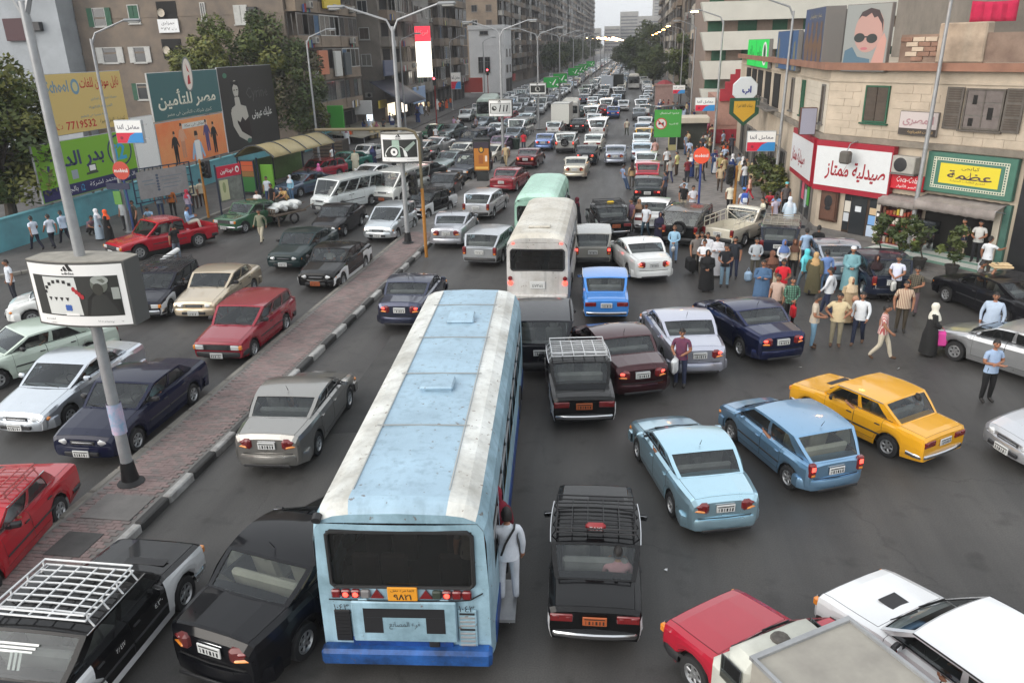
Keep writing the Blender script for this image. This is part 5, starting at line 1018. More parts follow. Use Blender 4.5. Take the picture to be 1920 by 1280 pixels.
 for c in range(len(us)-1):
  frame=c%2==0
  uu=[lerp(us[c],us[c+1],q)for q in((0,1)if frame else(0,.5,1))]
  for sx in(1,-1):
   for(va,vb,isg)in((0,1,0),)if frame else((0,1,0),(1,3,1),(3,4,0)):
    rows=[[Vector((sx*side(u,v).x,side(u,v).y,side(u,v).z))for u in uu]for v in(vsp if frame else vsp[va:vb+1])]
    if isg:
     g=MB();g.grid([[Vector((p.x-sx*.014,p.y,p.z))for p in row]for row in rows],KI['glass'],sx<0);wins.append(('side_window',g))
     for ro in(rows[0],rows[-1]):
      body.grid([ro,[Vector((p.x-sx*.016,p.y,p.z))for p in ro]],KI['rubber'])
     for ci in(0,-1):body.grid([[ro[ci]for ro in rows],[Vector((ro[ci].x-sx*.016,ro[ci].y,ro[ci].z))for ro in rows]],KI['rubber'])
    else:body.grid(rows,0,sx<0)
 def screen(u,bul,bult,fl):
  b,t=Bp(u),Tp(u);s=1 if u>.5 else-1
  us2=(0,.055,.22,.40,.60,.78,.945,1.)
  def pt(q,v,off=0.):
   x=2*q-1;k=1-x*x
   p=Vector((x*lerp(b.x,t.x,v),lerp(b.y,t.y,v)+s*(k*lerp(bul,bult,v)),lerp(b.z,t.z,v)+k*lerp(S['crown'],.035,v)))
   p.x*=1+.02*4*v*(1-v);return p
  vv=(0,.05,.5,.93,1.)
  P=[[pt(q,v)for q in us2]for v in vv]
  nrm=Vector((0,-(t.z-b.z),(t.y-b.y)*1)).normalized()*(.012);nrm=Vector((0,-s*abs(t.z-b.z),-abs(t.y-b.y))).normalized()*.012
  for j in range(4):
   for i in range(7):
    q4=[P[j][i],P[j][i+1],P[j+1][i+1],P[j+1][i]]
    if s>0:q4=q4[::-1]
    if not(1<=i<=5 and 1<=j<=2):body.add(q4,[(0,1,2,3)],KI['paint'])
  g=MB();g.grid([[P[j][i]+nrm for i in range(1,7)]for j in range(1,4)],KI['glass'],s>0)
  edge=[P[1][i]for i in range(1,7)]+[P[2][6],P[3][6]]+[P[3][i]for i in range(5,0,-1)]+[P[2][1],P[1][1]]
  body.grid([edge,[p+nrm*1.3 for p in edge]],KI['rubber'])
  return g,P[4]
 gw,topf=screen(1.,fb,fbt,1);gr,topr=screen(0.,rb,rbt,0)
 wins+=[('windscreen',gw),('rear_window',gr)]
 nr=8;rows=[]
 for k in range(nr+1):
  u=k/nr;row=[]
  for i in range(8):
   q=(0,.055,.22,.40,.60,.78,.945,1.)[i];x=2*q-1
   e=Tp(u);yb=lerp(topr[i].y,topf[i].y,u);z=e.z+(1-x*x)**.8*.035+(0 if i in(0,7)else .0)
   zz=z if 0<k<nr else(topr[i].z if k==0 else topf[i].z)
   row.append(Vector((x*e.x,yb,zz)))
  rows.append(row)
 body.grid(rows,0)
 if S.get('roofrail'):
  for sx in(1,-1):body.tube([(sx*rw*.93,yrr+.1,zr-.01),(sx*rw*.93,yrr+.2,zr+.07),(sx*rw*.93,yrf-.2,zr+.07),(sx*rw*.93,yrf-.05,zr)],.02,5,KI['plastic'])
 for sx in(1,-1):body.tube([Vector((sx*(Bp(u).x+.006),Bp(u).y,Bp(u).z+.012))for u in(us[1]*.6,.3,.6,lerp(us[-2],1,.4))],.013,4,KI['plastic']if S['round']>.3 else KI['chrome'],True)
 if S['round']<.3:
  for sx in(1,-1):body.tube([Vector((sx*(Tp(u).x+.012),Tp(u).y,Tp(u).z))for u in(0,.25,.5,.75,1)],.011,4,KI['chrome']if S.get('chromeb')and not low else KI['plastic'])
 sm=MB()
 fy=lerp(yrr,yrf,.55)if S['nwin']<4 else yrf-.15
 for sx in(-.36,.36):
  if S['bed']and False:pass
  sm.box((sx*W/1.65,fy,.62),(.50,.50,.16),KI['seat'],.05);sm.box((sx*W/1.65,fy-.28,.92),(.48,.14,.56),KI['seat'],.05,rx=R(12))
  sm.box((sx*W/1.65,fy-.36,H-.30 if H<1.6 else 1.30),(.26,.10,.17),KI['seat'],.04)
 rows_n=[fy-.95]if S['nwin']<4 else[fy-1.0,fy-1.9,fy-2.8]
 if not(S['bed']and kind=='pickup1'):
  for y in rows_n:
   y2=max(y,cab0+.42)if S['nwin']<4 else y
   sm.box((0,y2,.60),(W*.70,.5,.16),KI['seat'],.05);sm.box((0,y2-.26,.86),(W*.72,.14,.50),KI['seat'],.05,rx=R(14))
 sm.tube([(-.36+.19*math.cos(a),ybf-.62+.05*math.sin(a),.92+.17*math.sin(a))for a in[k*math.pi/5 for k in range(11)]],.014,5,KI['plastic'])
 body.merge(sm)
 cy=L/2
 parts.append(('body',body,None))
 for(sx,nm),m in doors.items():
  yy=[v[1]for v in m.v];a,b=min(yy),max(yy);c=(a+b)/2;k=1-.016/(b-a);z0=min(v[2]for v in m.v)
  m.v=[(x*1.0015,c+(y-c)*k,z+(.008 if z<z0+.02 else 0))for x,y,z in m.v]
  h=MB();zt=pw(S['top'],c)-.115;hx=max(abs(v[0])for v in m.v)
  h.box((sx*(hx+.006),(a+.13)if nm!='slide' else b-.13,zt-.03),(.035,.15,.03),KI['plastic']if S['round']<.5 else KI['paint'],.01)
  tr=None
  if S['round']<.65:
   m.box((sx*(hx+.004),c,lerp(S['sill'],zt,.55)),(.022,(b-a)*.96,.04),KI['plastic'],.008)
  parts.append(('door',m,None));parts.append(('handle',h,len(parts)-1))
 for nm,m in lid.items():
  if m.v:
   yy=[v[1]for v in m.v];a,b=min(yy),max(yy);c=(a+b)/2
   xm=max(abs(v[0])for v in m.v)
   m.v=[(x*(1-.008/xm),c+(y-c)*(1-.012/(b-a)),z+.003)for x,y,z in m.v];parts.append((nm,m,None))
 for nm,m in wins:parts.append((nm,m,None))
 for a in(fa,ra):
  for sx in(1,-1):
   ty=MB();wd=.09 if wr<.33 else .11;xc=sx*(hw-.035-wd)
   prof=[(wr*.62,-wd*.9),(wr*.80,-wd),(wr*.95,-wd*.92),(wr,-wd*.6),(wr,wd*.6),(wr*.95,wd*.92),(wr*.80,wd),(wr*.62,wd*.9)]
   ty.lathe([(r0,h*1.0)for r0,h in prof],(xc,a,wr),18,KI['rubber'],'X')
   rm=MB();o=sx*wd
   rm.lathe([(wr*.64,o*.86),(wr*.58,o*.92),(wr*.52,o*.55),(wr*.16,o*.62),(wr*.14,o*.82),(.001,o*.84)],(xc,a,wr),18,KI['rim'],'X')
   for k in range(6):
    an=k*math.pi/3+.2
    rm.box((xc+o*.66,a+math.cos(an)*wr*.36,wr+math.sin(an)*wr*.36),(abs(o)*.22,wr*.15,wr*.36),KI['rim'],.01,rx=an-math.pi/2)
    an+=math.pi/6
    rm.box((xc+o*.565,a+math.cos(an)*wr*.38,wr+math.sin(an)*wr*.38),(abs(o)*.06,wr*.16,wr*.18),KI['dark'],rx=an-math.pi/2)
   parts.append(('wheel',ty,None));parts.append(('rim',rm,len(parts)-1))
 def bumper(front):
  m=MB();e=L if front else 0;s=1 if front else-1;r=S['round'];zc=S['blow']+.10 if r<.3 else S['blow']+.11;hh=.10 if S.get('chromeb')else(.16 if r<.3 else .26)
  ww=ring_pts(S,L-.02 if front else .02,'top',hw)[2][0];th=.085+.02*r
  bx=.07+.10*r
  path=[(-hw*1.0,e-s*.42),(-hw*1.0-.01,e-s*.22),(-ww-.005,e-s*(.02+bx*.45)),(-ww*.86,e+s*.045-s*bx*.1),(-ww*.4,e+s*(.07+.03*r)),(0,e+s*(.08+.04*r))]
  path=path+[(-x,y)for x,y in path[-2::-1]]
  prof=[(-.11,-hh*.5),(-.01,-hh*.5),(0,-hh*.28),(0,hh*.22),(-.02,hh*.45),(-.11,hh*.5)]
  rowsb=[]
  for i,(x,y)in enumerate(path):
   a=Vector(path[max(0,i-1)]);b=Vector(path[min(len(path)-1,i+1)]);t=(b-a).normalized();nn=Vector((t.y,-t.x))*(1 if not front else-1)*1
   if(Vector((x,y-L/2))).dot(nn)<0:nn=-nn
   rowsb.append([Vector((x+nn.x*d,y+nn.y*d,zc+z))for d,z in prof])
  m.grid(rowsb,KI['bumper'],not front)
  return m
 if S['round']>.3 and not low:
  sp=MB();wq=ring_pts(S,.0,'top',hw)[2][0];sp.tube([(-wq-.02,.16,S['blow']+.265),(-wq*.8,-.02,S['blow']+.262),(0,-.055,S['blow']+.262),(wq*.8,-.02,S['blow']+.262),(wq+.02,.16,S['blow']+.265)],.010,4,KI['rubber']);sp.box((0,-.13,S['blow']+.02),(W*.62,.03,.06),KI['plastic'],.01);parts.append(('bumper_strip',sp,None))
  sp=MB();sp.box((0,.012,pw(S['top'],.02)-.115),(.42,.035,.03),KI['chrome'],.008);parts.append(('boot_handle',sp,None))
 if kind in('round','mid','hatch','mpv')and not low:
  an=MB();an.tube([(0,yrr+.12,H-.01),(0,yrr+.02,H+.16)],[.009,.004],4,KI['plastic']);parts.append(('aerial',an,None))
 parts.append(('bumper',bumper(True),None));parts.append(('bumper',bumper(False),None))
 if not low:
  zf=pw(S['top'],L-.03);g=MB();r=S['round']
  gz=zf-.13-.03*r;yf=L-.01
  if r<.3:
   g.box((0,yf+.012,gz),(W*.86,.05,.17),KI['plastic'],.01)
   for k in range(5):g.box((0,yf+.032,gz-.06+k*.03),(W*.40,.014,.010),KI['chrome'])
  else:
   g.box((0,yf+.0,gz+.02),(W*.36,.06,.10),KI['plastic'],.02);g.box((0,yf+.028,gz+.025),(W*.30,.012,.022),KI['chrome'],.004)
   g.box((0,L+.10,S['blow']+.08),(W*.5,.05,.10),KI['plastic'],.02)
  parts.append(('grille',g,None))
  for sx in(1,-1):
   h=MB()
   if r<.3:
    h.box((sx*W*.345,yf+.035,gz),(.27,.04,.15),KI['lampw'],.02);h.box((sx*W*.445,yf-.0,gz),(.10,.10,.13),KI['amber'],.02)
   else:
    h.box((sx*W*.335,L-.075-.02*r,gz+.035),(.40,.17,.15),KI['lampw'],.05,rz=-sx*R(14+16*r),rx=R(14));h.box((sx*W*.43,L-.15-.03*r,gz+.02),(.12,.17,.11),KI['amber'],.04,rz=-sx*R(30))
   parts.append(('headlight',h,None))
   t=MB();zt=pw(S['top'],.06);lt=S['light']
   xw=ring_pts(S,0.001,'top',hw)[2][0]
   if lt=='box':
    t.box((sx*(xw-.20),-.002,zt-.17),(.38,.05,.15),KI['lampr'],.015);t.box((sx*(xw-.10),-.022,zt-.15),(.11,.03,.07),KI['brake'],.01);t.box((sx*(xw-.31),-.022,zt-.17),(.08,.02,.07),KI['lampr'],.01)
   elif lt=='wrap':
    t.box((sx*(xw-.16),.065,zt-.19),(.40,.16,.25),KI['lampr'],.05,rz=sx*R(24));t.box((sx*(xw-.14),.012,zt-.15),(.15,.09,.085),KI['brake'],.03,rz=sx*R(24));t.box((sx*(xw-.15),.005,zt-.255),(.24,.09,.06),KI['amber'],.025,rz=sx*R(22));t.box((sx*(xw-.27),-.0,zt-.2),(.10,.06,.08),KI['lampw'],.02,rz=sx*R(12))
   else:
    t.box((sx*(xw-.07),.02,zt-.14),(.17,.13,.34),KI['lampr'],.03);t.box((sx*(xw-.07),-.04,zt-.09),(.11,.03,.12),KI['brake'],.015);t.box((sx*(xw-.07),-.03,zt-.25),(.12,.04,.07),KI['amber'],.015)
   parts.append(('tail_light',t,None))
  for nm,y,z,s in(('number_plate',-.035 if lt!='box' or S.get('chromeb')is None else-.03,pw(S['top'],.05)-.20-.02*r,-1),('number_plate',L+.13,S['blow']+.09,1)):
   p=MB();p.box((0,y,z),(.40,.025,.17),KI['plate'],.008);p.box((0,y+s*.0135,z+.045),(.34,.004,.02),KI['ink'])
   for k in range(6):p.box((-.145+k*.058,y+s*.0135,z-.025),((.012,.03,.018,.034,.022,.028)[k],.004,.07),KI['ink'])
   parts.append((nm,p,None))
  for sx in(1,-1):
   m=MB();y=ybf-.42 if S['nwin']<4 else ybf-.25;z=pw(S['top'],y)+.09
   m.box((sx*(hw+.10),y,z),(.19,.10,.13),KI['paint']if r>.45 else KI['plastic'],.035,rz=sx*R(-12));m.box((sx*(hw+.10),y-.05,z),(.15,.01,.095),KI['chrome'],rz=sx*R(-12));m.box((sx*(hw-.02),y+.01,z-.05),(.12,.05,.04),KI['plastic'])
   parts.append(('wing_mirror',m,None))
  w=MB()
  for x in(-.45,.15):w.tube([(x,ybf+.03,pw(S['top'],ybf)+.05),(x+.45,ybf-.06,pw(S['top'],ybf)+.09)],.010,4,KI['plastic'])
  parts.append(('wiper',w,None))
  if vent or(vent is None and kind=='boxy'):
   v=MB();v.box((.0 if vent else .22,ybf+.32,pw(S['top'],ybf+.3)+.027),(.36,.30,.012)if vent else(.70,.16,.012),KI['plastic'],.004);parts.append(('air_vent',v,None))
 if spare:
  t=MB();t.lathe([(wr*.5,.03),(wr*.6,.10),(wr*.95,.09),(wr,.0),(wr*.95,-.1)],(0,-.13,.98),18,KI['rubber'],'Y');t.lathe([(.001,-.06),(wr*.55,-.05),(wr*.6,.10)],(0,-.13,.98),18,KI['rack'],'Y')
  parts.append(('spare_wheel',t,None))
 if rack:
  m=MB();x0=rw*.88;y0,y1=yrr+.12,yrf-.12;z=H+.07;rr=.013
  for zz,in((z,),(z+.09,)):m.tube([(-x0,y0,zz),(x0,y0,zz),(x0,y1,zz),(-x0,y1,zz),(-x0,y0,zz)],rr*1.25,5,KI['rack'])
  for k in range(1,5):xx=lerp(-x0,x0,k/5);m.tube([(xx,y0,z+.01),(xx,(y0+y1)/2,z+.02),(xx,y1,z+.01)],rr,4,KI['rack'],False)
  for k in range(1,8):yy=lerp(y0,y1,k/8);m.tube([(-x0,yy,z),(0,yy,z+.02),(x0,yy,z)],rr,4,KI['rack'],False)
  for sx in(1,-1):
   for k in range(4):
    yy=lerp(y0+.05,y1-.05,k/3);m.tube([(sx*x0,yy,z+.09),(sx*x0,yy,z),(sx*(x0+.08),yy,H-.06)],rr,4,KI['rack'])
  parts.append(('roof_rack',m,None))
 if taxi=='sign':
  m=MB();m.box((0,yrr+.20,H+.16),(.36,.13,.15),KI['sign'],.05);parts.append(('taxi_sign',m,None))
 out=[]
 for nm,m,par in parts:
  m.v=[(x,y-cy,z)for x,y,z in m.v];out.append((nm,m,par))
 return out,S
PROTO={}
def proto(kind,lod,**kw):
 k=(kind,lod,tuple(sorted(kw.items())))
 if k not in PROTO:
  parts,S=car_parts(kind,low=(lod==2),**kw)
  if lod:
   big=MB()
   for nm,m,par in parts:big.merge(m)
   parts=[(kind,big,None)]
  res=[]
  for nm,m,par in parts:
   used=sorted(set(m.m));mp={u:i for i,u in enumerate(used)};m.m=[mp[x]for x in m.m]
   me=m.mesh(nm,True,40)
   for u in used:me.materials.append(None)
   res.append((nm,me,[KEYS[u]for u in used],par))
  PROTO[k]=(res,S)
 return PROTO[k]
def palette(c,metal=False,**o):
 p=dict(paint=paint(c,metal),paint2=WHITE,dark=DARK,glass=GLASS,bumper=PLAS,chrome=CHROME,lampw=LAMPW,lampr=LAMPR,brake=LAMPR,amber=LAMPO,plate=PLATE,ink=INK,rubber=RUB,rim=RIM,rack=PLAS,seat=SEAT,sign=LAMPO,plastic=PLAS)
 p.update(o)
 if p.get('bb'):p['bumper']=p['paint']
 return p
NAMES=dict(boxy='saloon_car',round='saloon_car',mid='saloon_car',estate='estate_car',hatch='hatchback_car',oldhatch='hatchback_car',mpv='hatchback_car',suv='off_road_car',van='minibus',pickup='pickup_truck',pickup1='pickup_truck')
CATS=dict(boxy='car',round='car',mid='car',estate='car',hatch='car',oldhatch='car',mpv='car',suv='car',van='minibus',pickup='pickup truck',pickup1='pickup truck')
def car(kind,x,y,rz,pal,label,lod=0,group='vehicles in the traffic jam',name=None,size=1.,**kw):
 res,S=proto(kind,lod,**kw);nm0=name or NAMES[kind]
 if lod:
  nm,me,keys,par=res[0]
  o=link(nm0,me,[pal[k]for k in keys],None,True);o.location=(x,y,0);o.rotation_euler=(0,0,rz);o.scale=(size,)*3
  return tag(o,label,CATS[kind],group)
 t=thing(nm0,label,CATS[kind],(x,y,0),rz,group);t.scale=(size,)*3;os_=[]
 for nm,me,keys,par in res:
  os_.append(link(nm,me,[pal[k]for k in keys],t if par is None else os_[par],True))
 t['_S']=kind
 return t
def fit(kind,pts,size=1.):
 """rigid fit of a car to seen ground points {RL, RR, FL, FR wheel contacts; RB, FB bumper centres}: position and heading"""
 S=dict(BASE);S.update(STY[kind])if kind in STY else S.update(kind if isinstance(kind,dict)else{})
 L,W=S['L'],S['W'];fa=L/2-S['fo'];ra=fa-S['wb'];hx=W/2-.1
 loc=dict(RL=(-hx,ra),RR=(hx,ra),FL=(-hx,fa),FR=(hx,fa),RB=(0,-L/2),FB=(0,L/2),RBL=(-W/2,-L/2),RBR=(W/2,-L/2),FBL=(-W/2,L/2),FBR=(W/2,L/2))
 A=[Vector(loc[k])*size for k in pts];B=[G(*p).xy for p in pts.values()]
 ca=sum(A,Vector((0,0)))/len(A);cb=sum(B,Vector((0,0)))/len(B)
 s=sum((a-ca).x*(b-cb).y-(a-ca).y*(b-cb).x for a,b in zip(A,B));c=sum((a-ca).dot(b-cb)for a,b in zip(A,B))
 th=math.atan2(s,c);q=Matrix.Rotation(th,2)@ca
 return cb.x-q.x,cb.y-q.y,th
def head(kind,key,px,deg,size=1.):
 """one seen ground point and a heading (0 = down the avenue, positive = turned left)"""
 S=dict(BASE);S.update(STY[kind]);L,W=S['L'],S['W'];fa=L/2-S['fo'];ra=fa-S['wb'];hx=W/2-.1
 loc=dict(RL=(-hx,ra),RR=(hx,ra),FL=(-hx,fa),FR=(hx,fa),RB=(0,-L/2),FB=(0,L/2),C=(0,0),RBL=(-W/2,-L/2),RBR=(W/2,-L/2),FBL=(-W/2,L/2),FBR=(W/2,L/2))
 g=G(*px).xy;q=Matrix.Rotation(R(deg),2)@(Vector(loc[key])*size);return g.x-q.x,g.y-q.y,R(deg)
 # ------------------------------------------------------------------ buses
def bus(name,label,x,y,rz,L,W,H,cols,kind,win=None):
 """bus heading along +y of its own frame; rounded roof edges, window bands with panes, rear details"""
 t=thing(name,label,'bus',(x,y,0),rz,'buses');hw=W/2;wall,roofc,roof2,skirt,bump=cols
 zb,zw0,zw1=.38,1.42,2.36
 if kind=='mini':zb,zw0,zw1=.36,1.30,H-.55
 ax=1.0;prof=[(hw,zb),(hw,zw0),(hw-.015,zw1),(hw-.05,H-.34),(hw-.16,H-.14),(hw-.34,H-.045),(hw*.55,H-.005),(0,H+.02)]
 er=.22
 def ring(y):
  t_=max(0,(abs(y)-(L/2-er))/er);k=1-.035*t_**2;kz=.16*t_**2
  return[Vector((px*k,y,pz-(kz*max(0,(pz-zw1)/(H-zw1))if pz>zw1 else 0)))for px,pz in prof]
 ys=[-L/2,-L/2+.05,-L/2+.14,-L/2+er]+[-L/2+er+(L-2*er)*k/12 for k in range(1,12)]+[L/2-er,L/2-.14,L/2-.05,L/2]
 rings=[ring(y)for y in ys];body=MB();roof=MB();sk=MB()
 nwin=win or 7;w0,w1=-L/2+.55,L/2-.75;pw_=(w1-w0)/nwin
 for s in(1,-1):
  for i in range(len(ys)-1):
   for j in range(len(prof)-1):
    if j==1:continue
    q=[Vector((s*v.x,v.y,v.z))for v in(rings[i][j],rings[i+1][j],rings[i+1][j+1],rings[i][j+1])]
    if s<0:q=q[::-1]
    (body if j<4 else roof).add(q,[(0,1,2,3)],0 if j<5 else(1 if j>5 else 0))
  def sp(yy,v):
   a,b=prof[1],prof[2];return Vector((s*lerp(a[0],b[0],v)*(1-.035*max(0,(abs(yy)-(L/2-er))/er)**2),yy,lerp(a[1],b[1],v)))
  edges=[-L/2,-L/2+.05,-L/2+.14,-L/2+er,w0]
  for k in range(nwin):edges+=[w0+pw_*k+.06,w0+pw_*(k+1)-.06]
  edges+=[w1,L/2-er,L/2-.14,L/2-.05,L/2];edges=sorted(set(round(e,4)for e in edges))
  for a,b in zip(edges,edges[1:]):
   mid=(a+b)/2;iswin=w0<mid<w1 and .06<((mid-w0)%pw_)<pw_-.06
   for v0,v1 in((0,.06),(.06,.94),(.94,1)):
    q=[sp(a,v0),sp(b,v0),sp(b,v1),sp(a,v1)]
    if iswin and v0==.06:
     g=MB();q2=[Vector((p.x-s*.03,p.y,p.z))for p in q];g.add(q2 if s>0 else q2[::-1],[(0,1,2,3)]);o=obj('side_window',g,GLASS_D,t,False)
     f=MB();mz=lerp(zw0,zw1,.62);f.box((s*(hw-.02),mid,mz),(.03,b-a,.035));obj('window_bar',f,STEEL,o,False)
    else:body.add(q if s>0 else q[::-1],[(0,1,2,3)],0)
 for e,s in((-L/2,-1),(L/2,1)):
  rg=ring(e);wz0,wz1,ww=(1.62,2.56,hw*.80)if kind!='mini' else(1.45,H-.55,hw*.84)
  if s>0:wz0,wz1,ww=1.2,H-.42,hw*.90
  o=[]
  xs=[-rg[0].x,-ww,ww,rg[0].x]
  zs=[zb,wz0,wz1,H-.30]
  def cl(x,z):
   xm=max(v.x for v in rg if v.z>=z-.001)if z<rg[-1].z else 0
   lim=rg[0].x
   for a,b in zip(rg,rg[1:]):
    if a.z<=z<=b.z:lim=lerp(a.x,b.x,(z-a.z)/max(1e-6,b.z-a.z))
   return max(-lim,min(lim,x))
  bul=.05
  for i in range(3):
   for j in range(3):
    if i==1 and j==1:continue
    n=4;P=[[Vector((cl(lerp(xs[i],xs[i+1],a/n),zs[j]if b==0 else zs[j+1]),e,zs[j]if b==0 else zs[j+1]))for a in range(n+1)]for b in(0,1)]
    for r_ in P:
     for v in r_:v.y+=s*bul*(1-(v.x/hw)**2)
    body.grid(P,0,s>0)
  capz=[v for v in rg if v.z>=H-.30-.02];zc=H-.30
  xt=cl(9,zc);arc=[Vector((-xt,e,zc))]+[Vector((-v.x,e,v.z))for v in rg if v.z>zc+.01]+[Vector((v.x,e,v.z))for v in rg[::-1]if v.z>zc+.01 and v.x>.01]+[Vector((xt,e,zc))]
  body.add(arc if s<0 else arc,[tuple(range(len(arc)))]if s>0 else[tuple(range(len(arc)))[::-1]],1)
  g=MB();n=6;P=[[Vector((lerp(-ww,ww,a/n),e-s*.02+s*bul*(1-(lerp(-ww,ww,a/n)/hw)**2),z))for a in range(n+1)]for z in(wz0,wz1)];g.grid(P,0,s>0);wo=obj('rear_window' if s<0 else 'windscreen',g,GLASS_D,t)
  f=MB();k=.06
  pts=[(-ww+k,wz0),(ww-k,wz0),(ww,wz0+k),(ww,wz1-k),(ww-k,wz1),(-ww+k,wz1),(-ww,wz1-k),(-ww,wz0+k),(-ww+k,wz0)]
  f.tube([(px,e+s*(.012+bul*(1-(px/hw)**2)),pz)for px,pz in pts],.032,5);obj('window_rubber',f,RUB,wo)
 body.box((0,0,zb+.05),(W-.1,L-.2,.1),2);body.box((0,0,.7),(W-.16,L-.5,.06),2)
 obj('body',body,[wall,wall,DARK],t,True,32);obj('roof',roof,[roofc,roof2],t,True,32)
 for s in(1,-1):
  m=MB();m.box((s*(hw+.004),0,.58),(.02,L-.55,.40),0,.005);obj('skirt',m,skirt,t,False)
 m=MB()
 for k in range(int((L-2)/.85)):
  for sx in(-.72,-.3,.55):m.box((sx*W/2.4,-L/2+.9+k*.85,1.15),(.42,.12,.75),0,.04);m.box((sx*W/2.4,-L/2+1.1+k*.85,.95),(.42,.4,.1),0,.03)
 obj('seats',m,mat('bus_seat',(.06,.035,.03),.8,noise=.3),t,False)
 for a in(-L/2+L*.24,L/2-L*.2):
  for s in(1,-1):
   ty=MB();wr=.46 if kind!='mini' else .38;xc=s*(hw-.17);ty.lathe([(wr*.6,-.13),(wr*.93,-.13),(wr,-.09),(wr,.09),(wr*.93,.13),(wr*.6,.13)],(xc,a,wr),20,0,'X');o=obj('wheel',ty,RUB,t)
   rm=MB();rm.lathe([(wr*.62,s*.12),(wr*.5,s*.05),(wr*.2,s*.10),(.001,s*.12)],(xc,a,wr),16,0,'X');obj('rim',rm,RIMD,o)
   ar=MB();ar.tube([(s*(hw+.012),a+math.cos(q)*(wr+.1),wr+math.sin(q)*(wr+.1))for q in[math.pi*k/10 for k in range(11)]],.03,5);obj('wheel_arch',ar,RUB,t)
   ar=MB();ar.add([(s*(hw+.016),a+math.cos(q)*(wr+.09),max(.36,wr+math.sin(q)*(wr+.09)))for q in[math.pi*k/12 for k in range(13)]],[tuple(range(13))]);obj('wheel_well',ar,DARK,t,False)
 for s in(-1,1):
  m=MB();e=s*L/2;m.box((0,e+s*.10,.46),(W*.98,.24,.28),0,.05);obj('bumper',m,bump,t)
 return t
def wall_grime(name,c,st,sc=1.2):
 m=mat(name,c,.5,noise=.25,nscale=sc,stain=st,coat=.12,spec=.35);n=m.node_tree.nodes;l=m.node_tree.links;b=n['Principled BSDF'];src=b.inputs['Base Color'].links[0].from_socket;tc=n.new('ShaderNodeTexCoord')
 for scl,lo,hi,col,f in(((7,7,.55),.52,.72,tuple(x*.42 for x in c),.38),((10,10,10),.655,.70,(.14,.085,.055),.75),((1.5,16,16),.66,.70,tuple(x*.35 for x in c),.22)):
  mp=n.new('ShaderNodeMapping');mp.inputs['Scale'].default_value=scl;l.new(tc.outputs['Object'],mp.inputs['Vector']);z=n.new('ShaderNodeTexNoise');z.inputs['Scale'].default_value=1;z.inputs['Detail'].default_value=5;l.new(mp.outputs[0],z.inputs['Vector'])
  mr=n.new('ShaderNodeMapRange');mr.inputs[1].default_value=lo;mr.inputs[2].default_value=hi;mr.inputs[4].default_value=f;l.new(z.outputs['Fac'],mr.inputs[0])
  x=n.new('ShaderNodeMix');x.data_type='RGBA';l.new(mr.outputs[0],x.inputs[0]);l.new(src,x.inputs[6]);x.inputs[7].default_value=(*col,1);src=x.outputs[2]
 l.new(src,b.inputs['Base Color']);return m
BW=wall_grime('bus_pale_blue',s2l(160,192,208),s2l(118,146,158),1.6);BR_=wall_grime('bus_roof_white',s2l(234,237,234),s2l(168,166,158),.9);BR2_=wall_grime('bus_roof_blue',s2l(166,194,212),s2l(146,170,186),.8);BSK=wall_grime('bus_royal_blue',s2l(34,80,156),s2l(20,40,78),2.);BBM=wall_grime('bus_bumper_blue',s2l(44,98,172),s2l(22,38,66),2.2)
pa,pb=G(574,985,2.72),G(927,968,2.72);rear=(pa+pb)/2;fl,fr_=G(812,545,2.9),G(966,545,2.9);front=(fl+fr_)/2
dv=(front-rear).xy;BUS_L=dv.length;th=math.atan2(-dv.x,dv.y);bw_=(pb-pa).length
c=(front+rear)/2;c.x-=.05
BUS=bus('city_bus','long pale blue city bus with white roof edges seen from behind in the foreground',c.x,c.y,th,BUS_L,2.60,2.98,(BW,BR_,BR2_,BSK,BBM),'city',9)
L2=BUS_L/2
def bpart(name,mb,m,smooth=True):return obj(name,mb,m,BUS,smooth)
m=MB();m.box((0,-L2-.085,1.05),(1.55,.05,.72),0,.02);hatch=bpart('engine_hatch',m,BW)
for y_ in(-L2+2.4,-L2+4.6,-L2+6.6,L2-1.5):m=MB();m.tube([(x_,y_,2.992-.0*abs(x_)+.012*(1-(x_/1.2)**2))for x_ in(-.78,-.4,0,.4,.78)],.012,4);bpart('roof_seam',m,flat((150,152,150)))
for s in(-1,1):m=MB();m.tube([(s*.70,-L2+.4,2.985),(s*.70,0,2.99),(s*.70,L2-.4,2.985)],.014,4);bpart('roof_seam',m,flat((165,168,166)))
for y_,tl in((-L2+4.0,0),(L2-2.6,.16)):
 m=MB();m.box((0.02,y_,3.06),(.62,.52,.07),0,.03,rx=tl);m.box((.02,y_,3.015),(.54,.44,.06));bpart('roof_hatch',m,BR2_)
m=MB();m.tube([(-1.14,-L2+.04,2.78),(-1.14,-L2-.06,2.74)],.07,8);bpart('marker_lamp',m,PLAS)
